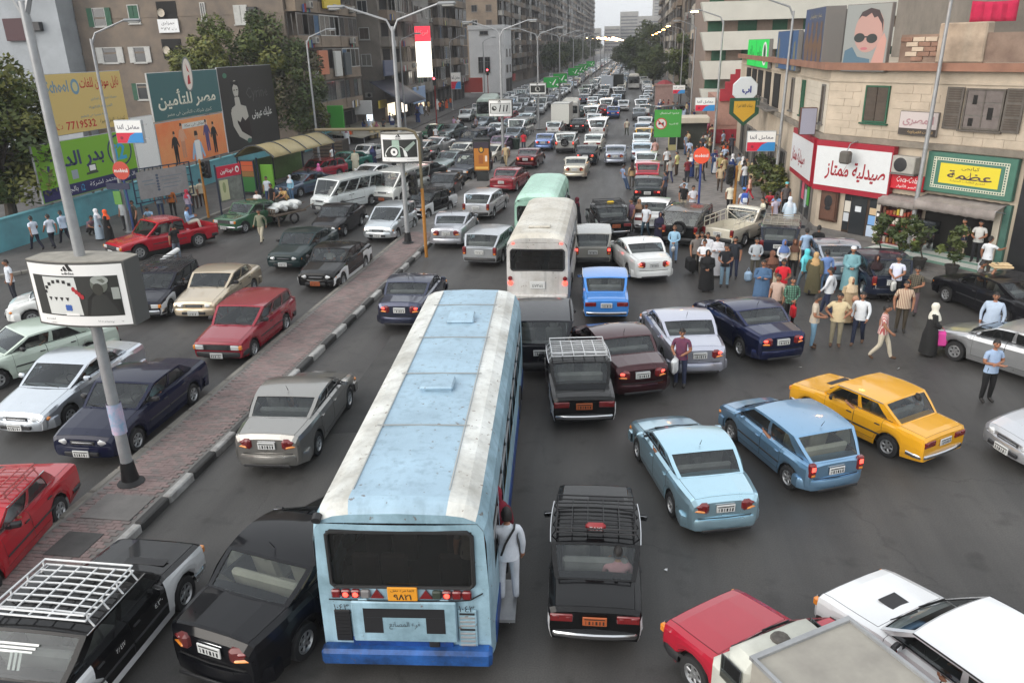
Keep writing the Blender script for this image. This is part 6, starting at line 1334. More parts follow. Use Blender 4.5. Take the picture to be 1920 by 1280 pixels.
for s,seq in((-1,('d','r','r','w')),(1,('a','r','d','d'))):
 for k,ch in enumerate(seq):
  m=MB();x_=(-.98+.145*k)if s<0 else(.50+.145*k);m.box((x_,-L2-.062,1.52),(.135,.07,.14),0,.02);o=bpart('tail_light',m,{'d':LAMPR,'r':LAMPR,'w':flat((120,118,118)),'a':flat((52,60,50))}[ch])
  if ch=='r':m=MB();m.lathe([(.001,-.105),(.038,-.100),(.045,-.095)],(x_,-L2,1.52),10,0,'Y');obj('bulb',m,LAMPON,o)
 m=MB();x_=s*.36-.02;m.add([(x_-.10,-L2-.075,1.45),(x_+.10,-L2-.075,1.45),(x_,-L2-.075,1.60),(x_-.10,-L2-.04,1.45),(x_+.10,-L2-.04,1.45),(x_,-L2-.04,1.60)],[(0,1,2),(5,4,3),(0,3,4,1),(1,4,5,2),(2,5,3,0)]);bpart('reflector',m,LAMPR,False)
 m=MB();m.box((s*.60,-L2-.055,1.405),(.14,.05,.06),0,.01);bpart('hinge',m,BW)
 letters('١٠٤٣',INK,BUS,face_m((-.93 if s<0 else .92,-L2-.058,1.27),(1,0,0)),.22,.11)
m=MB();m.box((0,-L2-.075,1.53),(.44,.03,.24),0,.01);npl=bpart('number_plate',m,flat((222,150,40)),False);letters('٩٨٢١',INK,npl,face_m((0,-L2-.093,1.49),(1,0,0)),.26,.10,.02);letters('القاهرة نقل',INK,npl,face_m((0,-L2-.093,1.60),(1,0,0)),.34,.05)
decal(hatch,[rect(-.60,.06,.60,.22),rect(-.60,-.22,-.32,.06),rect(.32,-.22,.60,.06)],INK,face_m((0,-L2-.112,1.08),(1,0,0)),.002);letters('فرع المصانع',flat((70,82,88)),hatch,face_m((0,-L2-.116,1.0),(1,0,0)),.46,.14)
m=MB();m.box((-.93,-L2-.045,.93),(.24,.03,.56),0,.01)
for k in range(8):m.box((-.93,-L2-.064,.70+k*.065),(.22,.015,.02))
bpart('vent_grille',m,INK,False)
m=MB();m.box((.92,-L2-.04,.90),(.28,.03,.68),0,.01);vg=bpart('vent_grille',m,BW,False)
for k in range(9):m=MB();m.box((.92,-L2-.062,.62+k*.07),(.22,.025,.022));
for k in range(9):
 m=MB();m.box((.92,-L2-.060,.62+k*.07),(.22,.02,.03),0,.004);o=obj('slat',m,INK if k in(4,8)else STEEL,vg,False)
m=MB();m.box((-.05,-L2-.07,.66),(1.5,.03,.18),0,.01);m.box((.42,-L2-.09,.66),(.16,.03,.14),1,.02);bpart('lower_panel',m,[BSK,INK],False)
m=MB();m.tube([(-1.1,-L2-.055,1.405),(-.5,-L2-.085,1.41),(.2,-L2-.09,1.42),(.80,-L2-.07,1.42),(.98,-L2-.06,1.43),(1.16,-L2-.02,1.52)],.010,4);bpart('panel_joint',m,INK)
m=MB();m.box((1.256,-L2+4.2,.95),(.012,3.4,.55));bpart('side_advert',m,mat('side_advert_print',s2l(60,150,90),.5,noise=.8,nscale=.8,stain=s2l(190,100,60)),False)
m=MB();m.box((1.20,-L2+1.30,1.30),(.14,.95,1.95));bpart('door_opening',m,DARK,False)
m=MB();m.tube([(1.29,-L2+1.75,.8),(1.30,-L2+1.75,1.7)],.018,5);bpart('hand_rail',m,STEEL)
WC=wall_grime('coach_white',s2l(206,206,204),s2l(172,168,162));WCR=wall_grime('coach_roof',s2l(216,214,206),s2l(176,168,152),.7);MINT=wall_grime('mint_green',s2l(164,206,188),s2l(130,164,150));MINTR=wall_grime('mint_roof',s2l(186,222,206),s2l(160,196,180),.6)
def busfit(name,label,l,r,zroof,L,W,H,cols,win,deg=None,kind='mini'):
 a,b=G(*l,zroof),G(*r,zroof);c=(a+b)/2;th=R(deg);f=Vector((-math.sin(th),math.cos(th)))
 return bus(name,label,c.x+f.x*L/2,c.y+f.y*L/2,th,L,(b-a).length if W is None else W,H,cols,kind,win)
COACH=busfit('coach','white coach with dark rear window ahead of the blue bus',(948,462),(1066,458),2.35,7.2,2.25,2.75,(WC,WCR,WCR,WC,WC),6,1.5)
Lc=3.6;m=MB()
for s in(-1,1):
 for k,mm in enumerate((LAMPON,LAMPR)):
  m=MB();m.lathe([(.001,-.05),(.07,-.04),(.085,.0)],(s*.98,-Lc-.03,.98+.17*k),12,0,'Y');obj('tail_light',m,mm,COACH)
 m=MB();m.box((s*.85,-Lc-.035,2.42),(.1,.05,.05),0,.015);obj('marker_lamp',m,LAMPON,COACH)
m=MB();m.box((0,-Lc-.075,.92),(.55,.02,.28),0,.01);q=obj('number_plate',m,PLATE,COACH,False);letters('٤٧٢٥١',INK,q,face_m((0,-Lc-.09,.9),(1,0,0)),.36,.11)
m=MB();m.box((0,-Lc+1.1,2.80),(.8,.35,.06),0,.03);obj('roof_hatch',m,WCR,COACH)
MB_=busfit('small_bus','mint green bus mostly hidden ahead of the white coach',(963,390),(1052,388),2.1,6.2,2.15,2.7,(MINT,MINTR,MINTR,MINT,MINT),5,1.)
for s in(-1,1):m=MB();m.box((s*.85,-3.14,2.4),(.1,.05,.05),0,.015);obj('marker_lamp',m,PLAS,MB_)
GW=wall_grime('pale_green_bus',s2l(196,210,200),s2l(160,176,166));TQ=wall_grime('bus_teal_stripe',s2l(120,150,140),s2l(90,110,105))
p=G(925,232);bus('city_bus','long pale green and white bus driving this way behind the third light box advert',p.x-1.5,p.y+5.5,R(187),11,2.5,3.0,(GW,GW,GW,TQ,TQ),'city',8)
q=G(1065,237);bus('coach','white bus with dark rear window farther down the avenue',q.x,q.y+3.8,R(2),7,2.2,2.8,(WC,WCR,WCR,WC,WC),'mini',6)
q=G(1016,190);bus('coach','white windowed bus far off in the oncoming lanes',q.x,q.y+4,R(180),8,2.3,2.9,(WC,WCR,WCR,GW,WC),'mini',6)
q=G(1188,168);bus('coach','white bus far down the right hand lane beside the pillar kiosk',q.x,q.y+4,R(180),8,2.3,2.9,(WC,WCR,WCR,WC,WC),'mini',6)
def box_truck(label,x,y,rz,cab,boxm,L=4.3,W=1.75,H=2.2,group='vans and trucks',rough=False,K=1.35):
 t=thing('box_truck',label,'truck',(x,y,0),rz,group);m=MB();hw=W/2
 m.box((0,L/2-K*.46,.95),(W*.96,K*.92,1.05),0,.10);m.box((0,L/2-K*.58,1.58),(W*.90,K*.7,.42),0,.14);obj('cab',m,cab,t,True,50)
 m=MB();m.add([(-.68,L/2-.16,1.32),(.68,L/2-.16,1.32),(.60,L/2-.36,1.74),(-.60,L/2-.36,1.74)],[(0,1,2,3)]);obj('windscreen',m,GLASS_D,t,False)
 for s in(1,-1):m=MB();m.box((s*(W*.475),L/2-K*.53,1.5),(.02,K*.46,.36),0,.005);obj('side_window',m,GLASS_D,t,False)
 m=MB();m.box((0,-K*.481,lerp(.75,H,.5)),(W,L-K,H-.75),0,.02);obj('cargo_box',m,boxm,t,False)
 m=MB()
 for a,b,c_,d in((0,-L/2+.02,W+.03,.05),(0,L/2-K,W+.03,.07)):m.box((a,b,H+.012),(c_,d,.05))
 for s in(1,-1):m.box((s*(hw-.01),-K*.481,H+.013),(.05,L-K-.07,.05))
 obj('roof_trim',m,STEEL,t,False)
 if rough:
  m=MB();m.box((-hw-.012,.35,1.72),(.02,.55,.45),0,.01);obj('side_hatch',m,PLAS,t,False)
  m=MB();m.lathe([(.13,1.79),(.11,1.82),(.001,1.825)],(0,L/2-K*.58,0),12);obj('roof_vent',m,mat('rusty_vent',(.12,.11,.10),.9,noise=.6,nscale=12),t)
 m=MB();m.box((0,0,.52),(W*.7,L-.2,.16));obj('chassis',m,DARK,t,False)
 for a in(L/2-.75,-L/2+.8):
  for s in(1,-1):ty=MB();ty.lathe([(.18,-.09),(.28,-.09),(.30,-.06),(.30,.06),(.28,.09),(.18,.09)],(s*(hw-.12),a,.30),16,0,'X');o=obj('wheel',ty,RUB,t);rm=MB();rm.lathe([(.19,s*.08),(.08,s*.05),(.001,s*.07)],(s*(hw-.12),a,.30),12,0,'X');obj('rim',rm,RIMD,o)
 for s in(1,-1):m=MB();m.box((s*.62,-L/2-.0,.72),(.2,.05,.12),0,.01);obj('tail_light',m,LAMPR,t)
 return t
 # ------------------------------------------------------------------ cars, nearest first
def C(kind,key,px,deg,col,label,metal=False,lod=0,brake=False,grp='cars in the traffic jam',size=1.,pal=None,**kw):
 x,y,th=head(kind,key,px,deg,size)if not isinstance(px,dict)else fit(kind,px,size)
 if isinstance(px,dict)and deg is not None:pass
 o=palette(col,metal,brake=LAMPON if brake else LAMPR,bb=STY[kind].get('round',.5)>.32)
 o.update(pal or{})
 if o.get('bb'):o['bumper']=o['paint']
 return car(kind,x,y,th,o,label,lod,grp,size=size,**kw)
BK=(22,22,24)
WRK=dict(rack=WHITE);TX=dict(paint2=WHITE,sign=mat('taxi_sign_red',s2l(150,40,45),.4),plate=PLATEO,bumper=CHROME)
def fitdeg(kind,pts):
 x,y,th=fit(kind,pts);return math.degrees(th)
NEAR=[]
def N(*a,**k):o=C(*a,**k);NEAR.append(o);return o
TAXI=N('boxy','RB',(1114,1224),2.5,BK,'black and white taxi with roof rack and red taxi sign, right beside the blue bus',taxi='sign',rack=True,size=.93,pal=dict(TX,seat=SEAT),grp='black and white taxis')
letters('TAXI',WH,TAXI,face_m((0,-4.05/2+1.18+.20-.068,1.41+.16),(1,0,0)),.22,.07)
N('round',None,dict(RL=(1263,972),FL=(1195,857)),None,(160,192,206),'pale blue saloon with orange red tail lights in front of the yellow car',True,size=.92)
N('hatch',None,dict(RL=(1483,920),FL=(1367,822)),None,(122,158,188),'light blue hatchback beside the yellow saloon',True,brake=True,size=.91,pal=dict(seat=SEATL))
N('boxy',None,dict(RL=(1658,862),RBR=(1765,842),FBL=(1506,775)),None,(228,166,38),'yellow boxy saloon at the right',pal=dict(bumper=CHROME),size=.92)
N('round',None,dict(RR=(1345,688),RL=(1243,690),FL=(1206,632)),None,(176,178,190),'silver saloon behind the man in the plaid shirt',True,brake=True)
N('round',None,dict(RL=(1392,684),FL=(1322,612),RBR=(1500,672)),None,(30,42,92),'dark blue saloon with lit tail lights near the crowd',True,brake=True)
N('round','RB',(1203,752),20,(78,24,34),'maroon saloon with lit brake lights right of the white racked taxi',True,brake=True)
TX2=N('boxy','RB',(1095,808),9,BK,'black taxi with a white roof rack behind the blue bus',taxi=True,rack=True,pal=dict(TX,**WRK),grp='black and white taxis')
N('suv','RB',(1014,712),6,(24,27,38),'dark blue off road car squeezed between the bus and the white coach',True,brake=True)
N('boxy',None,dict(RL=(1099,591),RR=(1170,591)),None,(66,134,212),'bright blue boxy saloon behind the white saloon',pal=dict(bumper=CHROME),size=.97)
N('round',None,dict(RL=(1178,529),FL=(1158,490),RBR=(1252,524)),None,(226,228,226),'white saloon with lit tail lights left of the crowd',brake=True)
N('estate','RB',(1111,503),4,(160,158,150),'grey hatch backed car with wide lit tail lamps beside the white coach',brake=True,pal=dict(bumper=flat((60,60,60))))
N('boxy','RB',(1155,450),14,BK,'black taxi with roof rack and yellow sign ahead of the grey hatch backed car',taxi='sign',rack=True,pal=dict(TX,sign=flat((215,180,40))),grp='black and white taxis')
N('boxy','RB',(1217,438),-8,(226,228,228),'white boxy saloon parked beside the black off road car',pal=dict(bumper=CHROME))
N('suv','RB',(1272,467),-18,(30,32,32),'black off road car with a spare wheel on its tailgate',spare=True)
N('pickup1','RB',(1343,468),-34,(206,200,184),'cream pickup truck with a caged load bed behind the crowd',brake=False,grp=None);m=MB()
for s in(-1,1):
 for z_ in(1.2,1.4):m.tube([(s*.74,-2.15,z_),(s*.74,-.15,z_+.05)],.022,5)
 for k in range(5):m.tube([(s*.74,-2.15+k*.5,.93),(s*.74,-2.15+k*.5,1.41)],.02,5)
m.tube([(-.74,-.15,1.45),(.74,-.15,1.45)],.022,5);m.tube([(-.74,-.15,1.45),(0,-.15,.98),(.74,-.15,1.45)],.02,5);obj('load_cage',m,flat((206,200,184)),NEAR[-1])
N('estate','RB',(1456,492),-12,(40,46,62),'dark blue estate with a pale roof rack among the crowd',rack=True,pal=dict(rack=mat('rack_beige',(.36,.33,.27),.6)))
N('mid','RB',(1582,540),0,(150,160,172),'silver blue saloon standing at the pavement by the crowd',True)
N('hatch','RB',(1668,566),3,(34,42,62),'dark blue hatchback behind the man in the white shirt',True)
N('mid','C',(1862,585),20,(34,34,38),'black car in shade at the right edge by the terrace',True)
N('round',None,dict(FR=(1842,655),FBR=(1800,640)),None,(172,174,176),'silver hatch nosed car pointing left at the right edge',True)
N('round','FB',(1880,868),108,(186,188,192),'silver car of which only the nose shows at the right edge',True)
N('oldhatch',None,dict(FL=(1556,1255),FR=(1738,1168)),None,(232,234,236),'white hatchback with a black bonnet vent at the bottom right',vent=True)
N('oldhatch',None,dict(FL=(1275,1306),FR=(1452,1210)),None,(178,32,54),'red hatchback at the bottom right partly behind the grey box truck',size=1.0)
p=G(1540,1262);
N('round',None,dict(RR=(597,858),FR=(663,757),RL=(470,852)),None,(150,148,144),'silver grey saloon alone between the median and the blue bus',True)
N('round','RB',(752,622),2,(70,76,102),'blue grey saloon left of the front of the blue bus',True,brake=True)
BS=N('round',None,dict(RR=(560,1235),RB=(425,1290)),None,(20,21,26),'black saloon with a beige interior at the bottom left of the blue bus',True,pal=dict(seat=SEATL,lampr=mat('dull_tail_lamp',(.14,.03,.03),.3)),size=1.05)
T3=N('boxy',None,dict(FR=(340,1150),RR=(185,1345)),None,BK,'black and white taxi with a big white roof rack at the bottom left corner',taxi=True,rack=True,doorwhite=True,pal=dict(TX,**WRK),grp='black and white taxis',size=1.04)
Mt=Matrix(((1,0,0,-.12),(0,.55,-.83,-2.05+.98),(0,.83,.55,1.17),(0,0,0,1)));decal(T3,[rect(-.30,.10-.05*k,.30-.04*k,.13-.05*k)for k in range(3)]+[rect(-.10+.07*k,-.22,-.06+.07*k,.0)for k in range(3)],WH,Mt,.0)
for y_,tx in((-.35,'٢٨٤١٧'),(.6,'٤٣٠')):ltr(T3,tx,WH,face_m((.812,y_,.72),(0,1,0)),0,0,.2,.08,.003)
N('round','RB',(838,468),1,(170,172,178),'silver saloon beside the kerb under the traffic light mast',True)
N('estate','RB',(900,503),-7,(168,172,176),'silver estate car left of the white coach',True)
N('estate','RB',(893,414),-6,(198,200,204),'pale silver estate ahead of the silver saloon',True)
N('mid','RB',(940,363),-8,(150,34,48),'red saloon left of the mint green bus')
N('round','RB',(985,318),-4,(108,18,34),'crimson saloon with lit lamps by the median farther on',True,brake=True)
N('boxy',None,dict(RL=(112,982),RBL=(166,930)),None,(182,24,40),'red saloon with a roof rack leaving at the left edge',rack=True,pal=dict(rack=flat((170,90,90))))
N('mid',None,dict(FL=(256,847),RL=(366,755)),None,(26,32,62),'dark blue saloon behind the nearest lamp post',True)
N('round',None,dict(FL=(128,800),FB=(48,822)),None,(186,192,198),'silver saloon beside the dark blue one at left',True)
N('mid','C',(75,690),150,(190,204,192),'pale greenish white saloon at the left edge')
N('hatch',None,dict(FL=(72,612),FB=(18,605)),None,(222,224,222),'white car behind the nearest light box advert')
N('estate',None,dict(FL=(475,671),RL=(538,618)),None,(152,28,48),'crimson estate driving this way beside the median',pal=dict(bumper=PLAS))
N('mid',None,dict(FL=(416,598),RL=(484,545)),None,(186,172,150),'champagne saloon behind the crimson estate',True)
N('estate',None,dict(FL=(308,602),RL=(378,545)),None,(30,32,48),'black estate taxi with a roof rack right of the nearest light box',rack=True,taxi=True,pal=dict(TX),grp='black and white taxis')
N('pickup',None,dict(FL=(263,488),RL=(376,463)),None,(178,20,42),'red double cab pickup parked at the left pavement',grp=None)
N('boxy','FB',(424,440),163,(66,112,82),'green boxy saloon parked behind the red pickup',pal=dict(bumper=CHROME))
N('mid',None,dict(FL=(571,508),RL=(630,470)),None,(32,54,56),'dark green saloon left of the black taxi in the oncoming lanes',True)
N('mid',None,dict(FL=(643,538),RL=(685,505)),None,BK,'black and white taxi with a red plate leading the oncoming lane by the median',pal=dict(TX,bumper=PLAS),taxi=True,grp='black and white taxis')
N('round',None,dict(FL=(646,444),RL=(678,423)),None,(26,26,32),'black saloon behind the dark green one',True)
N('mpv',None,dict(FL=(746,450),RL=(776,430)),None,(182,188,192),'silver hatchback beside the second lamp post',True)
N('van','FB',(601,402),154,(214,220,220),'white microbus with a bluish side in the oncoming lanes',grp='white microbuses')
N('van','FB',(718,385),165,(218,220,216),'white microbus with a roof rack behind the silver hatchback',rack=False,grp='white microbuses',pal=dict(plate=PLATEO))
N('boxy','FB',(770,415),163,BK,'black and white taxi half hidden by the second lamp post',taxi=True,rack=True,doorwhite=True,pal=dict(TX),grp='black and white taxis')
N('round',None,dict(FL=(847,374),RL=(866,358)),None,(34,36,40),'black saloon left of the advertising pillar',True)
N('suv','FB',(858,342),165,(66,72,84),'dark grey off road car with roof load behind the black saloon',True,rack=True)
N('mid','C',(575,362),160,(80,96,118),'blue grey saloon parked by the bus shelter')
N('estate','C',(603,335),155,(172,40,62),'red estate parked near two women by the left pavement')
N('mid','C',(655,318),158,(60,130,118),'turquoise saloon parked in front of the market canopy')
N('boxy','C',(692,302),160,(222,222,220),'white boxy saloon beside the second light box advert')
N('round','C',(700,345),160,(220,222,222),'white saloon between the two microbuses')
for kd,px,c,deg,lb,br in(('mid',(1213,385),(44,50,52),-3,'dark grey saloon parked nearest in the right kerb row',True),('boxy',(1212,350),(182,52,66),-3,'red boxy car parked behind the dark grey one',False),('boxy',(1209,327),(206,216,212),-3,'pale saloon parked behind the red boxy car',False),('mid',(1202,306),(182,196,212),-2,'silver blue saloon double parked with people beside it',False),('boxy',(1206,272),(226,160,52),-2,'orange yellow taxi in the right kerb row',False),('mid',(1202,284),(196,204,206),-2,'silver saloon before the orange yellow taxi',False),('mid',(1204,262),(120,140,160),-2,'blue grey saloon behind the orange yellow taxi',False),('mid',(1208,247),(214,216,214),-2,'white saloon in the kerb row below the minivan',False),('van',(1222,231),(126,140,150),-60,'grey blue minivan parked across the kerb by the green board',False)):
 C(kd,'RB',px,deg,c,lb,True,1,br,'cars parked along the right kerb')
for kd,px,c,deg,lb,br in(('round',(1077,339),(190,184,168),-1,'champagne saloon ahead of the mint green bus',False),('round',(1153,312),(150,156,168),0,'silver saloon alone in the right lane',False),('round',(1097,312),(40,46,52),-2,'black saloon ahead of the champagne one',True),('mid',(1110,286),(224,220,200),-3,'cream saloon ahead of the black one',False),('suv',(1059,289),(170,170,166),-2,'silver off road car with a spare wheel cover',True),('round',(1018,284),(110,132,178),-2,'light blue saloon with glowing tail lamps by the median',True),('van',(1119,262),(226,226,222),-2,'white minivan ahead of the cream saloon',False),('mid',(1082,250),(30,30,34),-2,'black estate with lit tail lamps behind the white bus',True),('estate',(1037,256),(224,226,226),-2,'white saloon beside the small white box truck',False),('van',(1107,231),(222,216,210),-2,'white and red van far right of the white bus',False),('boxy',(1149,223),(52,84,150),-1,'blue saloon with lit lamps in the emptier right lane',True),('van',(1136,214),(226,226,222),-2,'white van left of the blue saloon',False),('boxy',(1169,205),(226,226,220),180,'white taxi coming the wrong way in the right lane',False),('mid',(1125,218),(120,30,40),-2,'dark red saloon behind the white van',True),('round',(1089,220),(44,70,66),-2,'dark green saloon right of the white bus',False),('mid',(1110,201),(200,204,206),-2,'silver car between the white vans',False),('mid',(1119,196),(52,74,84),-2,'slate coloured car in the middle lane far ahead',False),('round',(1094,196),(60,66,90),-2,'dark blue car with lit lamps left of the middle lane',True),('mid',(1112,240),(226,224,220),-2,'white saloon with lit lamps behind the white minivan',True)):
 C(kd,'RB',px,deg,c,lb,True,1,br,'cars in the middle distance',spare=(kd=='suv' and px[0]==1059))
p=G(1042,246);box_truck('small white box truck in the middle distance beside the white bus',p.x+.6,p.y+2.2,R(-3),flat((215,215,212)),flat((212,212,205)),4.6,2.0,2.9)
p=G(1157,172);box_truck('dark covered truck far down the right lane',p.x,p.y+3,0,BLK,mat('truck_tarp',(.02,.024,.02),.9),6,2.4,3.2);p=G(1138,174);box_truck('pale blue box truck beside the dark covered truck',p.x,p.y+3,0,flat((190,200,215)),flat((196,204,214)),5.5,2.3,3.0)
for kd,px,c,deg,lb in(('round',(800,292),(222,224,224),165,'white saloon right of the second light box advert'),('mid',(830,262),(120,132,134),165,'grey saloon in the outer oncoming lane'),('suv',(866,285),(44,52,66),166,'dark blue off road car in the oncoming jam'),('round',(848,305),(204,202,192),166,'pale gold saloon in the oncoming jam'),('mid',(822,325),(128,142,142),165,'grey green saloon behind the black oncoming saloon'),('mid',(893,270),(120,122,138),168,'slate saloon in the oncoming jam'),('round',(919,260),(206,218,226),168,'pale blue saloon in the oncoming jam'),('mid',(925,290),(128,100,128),168,'mauve saloon beside the third lamp post'),('mid',(905,310),(190,184,170),168,'beige estate beside the advertising pillar'),('mid',(950,250),(120,132,150),170,'steel blue saloon under the third light box advert'),('boxy',(955,270),(130,140,150),170,'grey taxi by the third lamp post'),('round',(900,222),(186,192,196),165,'silver car near the left kerb far on'),('mid',(945,232),(150,60,70),170,'red saloon behind the third light box advert'),('mid',(800,262),(60,130,100),165,'green saloon near the women in black'),('mid',(762,352),(60,64,66),164,'dark saloon behind the traffic light head'),('mid',(750,318),(70,72,78),164,'black saloon with a lit indicator under the second advert'),('mid',(770,300),(180,184,184),164,'silver saloon behind the second light box advert'),('van',(965,262),(210,214,210),172,'white van with a teal side by the third lamp post'),('round',(978,238),(186,196,200),172,'silver saloon behind the litter bin'),('mid',(895,245),(110,122,132),168,'dark car near the walking crowd')):
 C(kd,'FB',px,deg,c,lb,True,1,False,'cars in the oncoming lanes')
PALS=[((224,226,226),'white'),((176,180,184),'silver'),((40,42,46),'black'),((120,126,132),'grey'),((58,74,110),'dark blue'),((130,36,46),'dark red'),((196,188,168),'beige'),((150,170,190),'pale blue'),((220,170,60),'yellow'),((60,90,76),'green')]
WTS=[12,10,3.5,4,2.5,2,3.5,3,.7,.8]
rf=random.Random(5)
occ=[o.location.xy.copy()for o in SC.objects if o.parent is None and o.get('category')in('car','bus','minibus','truck','pickup truck')]
nfar=0
for lane,(xf,y0,y1,rot,zone)in enumerate(((lambda y:-8.0,118,470,0,'inner right hand'),(lambda y:-5.2,112,470,0,'middle right hand'),(lambda y:-2.4,122,470,0,'outer right hand'),(lambda y:1.0+min(1.6,(y-95)*.03),98,300,0,'right kerb'),(lambda y:-13.2,84,470,math.pi,'inner oncoming'),(lambda y:-16.0,84,470,math.pi,'second oncoming'),(lambda y:-18.8,90,400,math.pi,'third oncoming'),(lambda y:-21.6,100,400,math.pi,'outer oncoming'),(lambda y:3.2,150,330,0,'right service'))):
 y=y0+rf.uniform(0,3)
 while y<y1:
  kd=rf.choices(['mid','round','boxy','estate','suv','van','hatch'],[5,5,4,2,1.5,2.5,2])[0];ln=4.8 if kd=='van' else 4.2
  P_=Vector((xf(y)+rf.uniform(-.35,.35),y+ln/2))
  if all(abs(P_.x-q.x)>1.9 or abs(P_.y-q.y)>4.9 for q in occ):
   c,cn=rf.choices(PALS,WTS)[0]
   if kd=='van':c,cn=PALS[0]
   pl=palette(c,cn not in('white','yellow'),brake=LAMPON if(rot==0 and rf.random()<.4)else LAMPR,lampw=mat('headlamp_lit',(1,.95,.85),.3,emit=6,ecol=(1,.93,.8))if rot and rf.random()<.25 else LAMPW)
   band='just behind the nearer jam' if y<140 else 'halfway down the avenue' if y<230 else 'far down the avenue'
   car(kd,P_.x,P_.y,rot+R(rf.uniform(-3,3)),pl,'%s %s in the %s lane %s'%(cn,{'van':'minibus','suv':'off road car','hatch':'hatchback','estate':'estate car'}.get(kd,'saloon'),zone,band),2,'cars of the far jam in the %s lane'%zone);nfar+=1
  y+=ln+rf.uniform(1.0,2.8)*(1 if y<200 else 1.5)
p=G(524,424);t=thing('handcart','wooden handcart loaded with white sacks among the oncoming cars','handcart',(p.x,p.y+.8,0),R(-28))
WOODC=mat('cart_wood',(.13,.10,.075),.85,noise=.4);m=MB();m.box((0,0,.62),(1.25,2.1,.08));
for k in range(6):m.box((-.55+k*.22,-1.06,.78),(.06,.05,.34))
m.box((0,-1.06,.96),(1.25,.06,.06));obj('bed',m,WOODC,t,False)
for s in(-1,1):
 m=MB();m.lathe([(.24,-.05),(.30,-.05),(.30,.05),(.24,.05)],(s*.58,.2,.30),16,0,'X');o=obj('wheel',m,RUB,t)
 m=MB();m.tube([(s*.45,1.0,.65),(s*.42,1.8,.85)],.03,5);obj('handle',m,WOODC,t)
 m=MB();m.box((s*.5,-.8,.3),(.07,.07,.6));obj('prop',m,WOODC,t)
SACK=mat('white_sack',(.62,.64,.63),.85,noise=.12,bump=.6,bscale=9)
for k in range(6):
 m=MB();m.lathe([(.001,-.48),(.15,-.42),(.24,-.2),(.25,.15),(.17,.42),(.001,.48)],(0,0,0),10,0,'X',sc=(1,.75));o=obj('sack',m,SACK);v=Matrix.Rotation(R(-28),3,'Z')@Vector((rnd.uniform(-.06,.06),-.75+.3*k,.86+(.16 if k%2 else 0)));o.location=t.location+v;o.rotation_euler=(0,0,R(-28)+rnd.uniform(-.1,.1));tag(o,'bulging white sack on the handcart, %s from the front'%['first','second','third','fourth','fifth','sixth'][k],'sack','white sacks on the handcart')
a,b=G(262,515,.9),G(333,468,.9);m=MB();m.tube([tuple(a),tuple(a.lerp(b,.5)),tuple(b)],.10,10);tag(obj('white_tube',m,WH),'long white tube held out behind the nearest light box advert','tube')
p=G(665,300);t=thing('market_cart','dark slatted market crate stall under the pale canopy','stall',(p.x-2,p.y,0));m=MB();m.box((0,0,.9),(2.6,1.8,1.7));obj('crate',m,mat('stall_dark_wood',(.05,.04,.032),.9,noise=.4),t,False)
for k in range(6):m=MB();m.box((0,-.93,.25+k*.28),(2.7,.05,.16));obj('slat',m,WOODC,t,False)
p=G(606,312);t=thing('bicycle','dark bicycle leaning near the man in a white shirt by the stall','bicycle',(p.x-.4,p.y,.12),R(60));
for y_ in(-.52,.52):m=MB();m.tube([(0,y_+.33*math.cos(q),.34+.33*math.sin(q))for q in[math.pi*k/8 for k in range(17)]],.018,5);obj('wheel',m,RUB,t)
m=MB();m.tube([(0,-.52,.34),(0,-.12,.80),(0,.38,.80),(0,-.1,.32),(0,-.52,.34)],.018,5);m.tube([(0,.52,.34),(0,.36,.95)],.018,5);m.tube([(-.25,.32,.97),(.25,.32,.97)],.015,5);m.tube([(0,-.12,.32),(0,-.18,.92)],.016,5);obj('frame',m,flat((50,30,28)),t)
m=MB();m.box((0,-.19,.94),(.14,.26,.06),0,.02);obj('saddle',m,RUB,t)
p=G(1600,1275);box_truck('grey box truck with a stained cargo box at the bottom right corner',-99,0,0,mat('truck_white',s2l(205,206,196),.5,noise=.2),mat('stained_box',s2l(134,130,123),.7,noise=.35,nscale=1.6,stain=s2l(164,160,150)),3.9,1.55,2.05,None,True,.8)
bt=[o for o in SC.objects if o.name.startswith('box_truck')and o.parent is None][-1]
q0,q1=G(1421,1232,2.05),G(1583,1165,2.05);ex=(q1-q0).xy;th=math.atan2(ex.y,ex.x);W_=1.55;fwd=Vector((-math.sin(th),math.cos(th)));cfront=((q0+q1)/2).xy
bt.location=(cfront.x-fwd.x*(3.9/2-.8),cfront.y-fwd.y*(3.9/2-.8),0);bt.rotation_euler=(0,0,th)
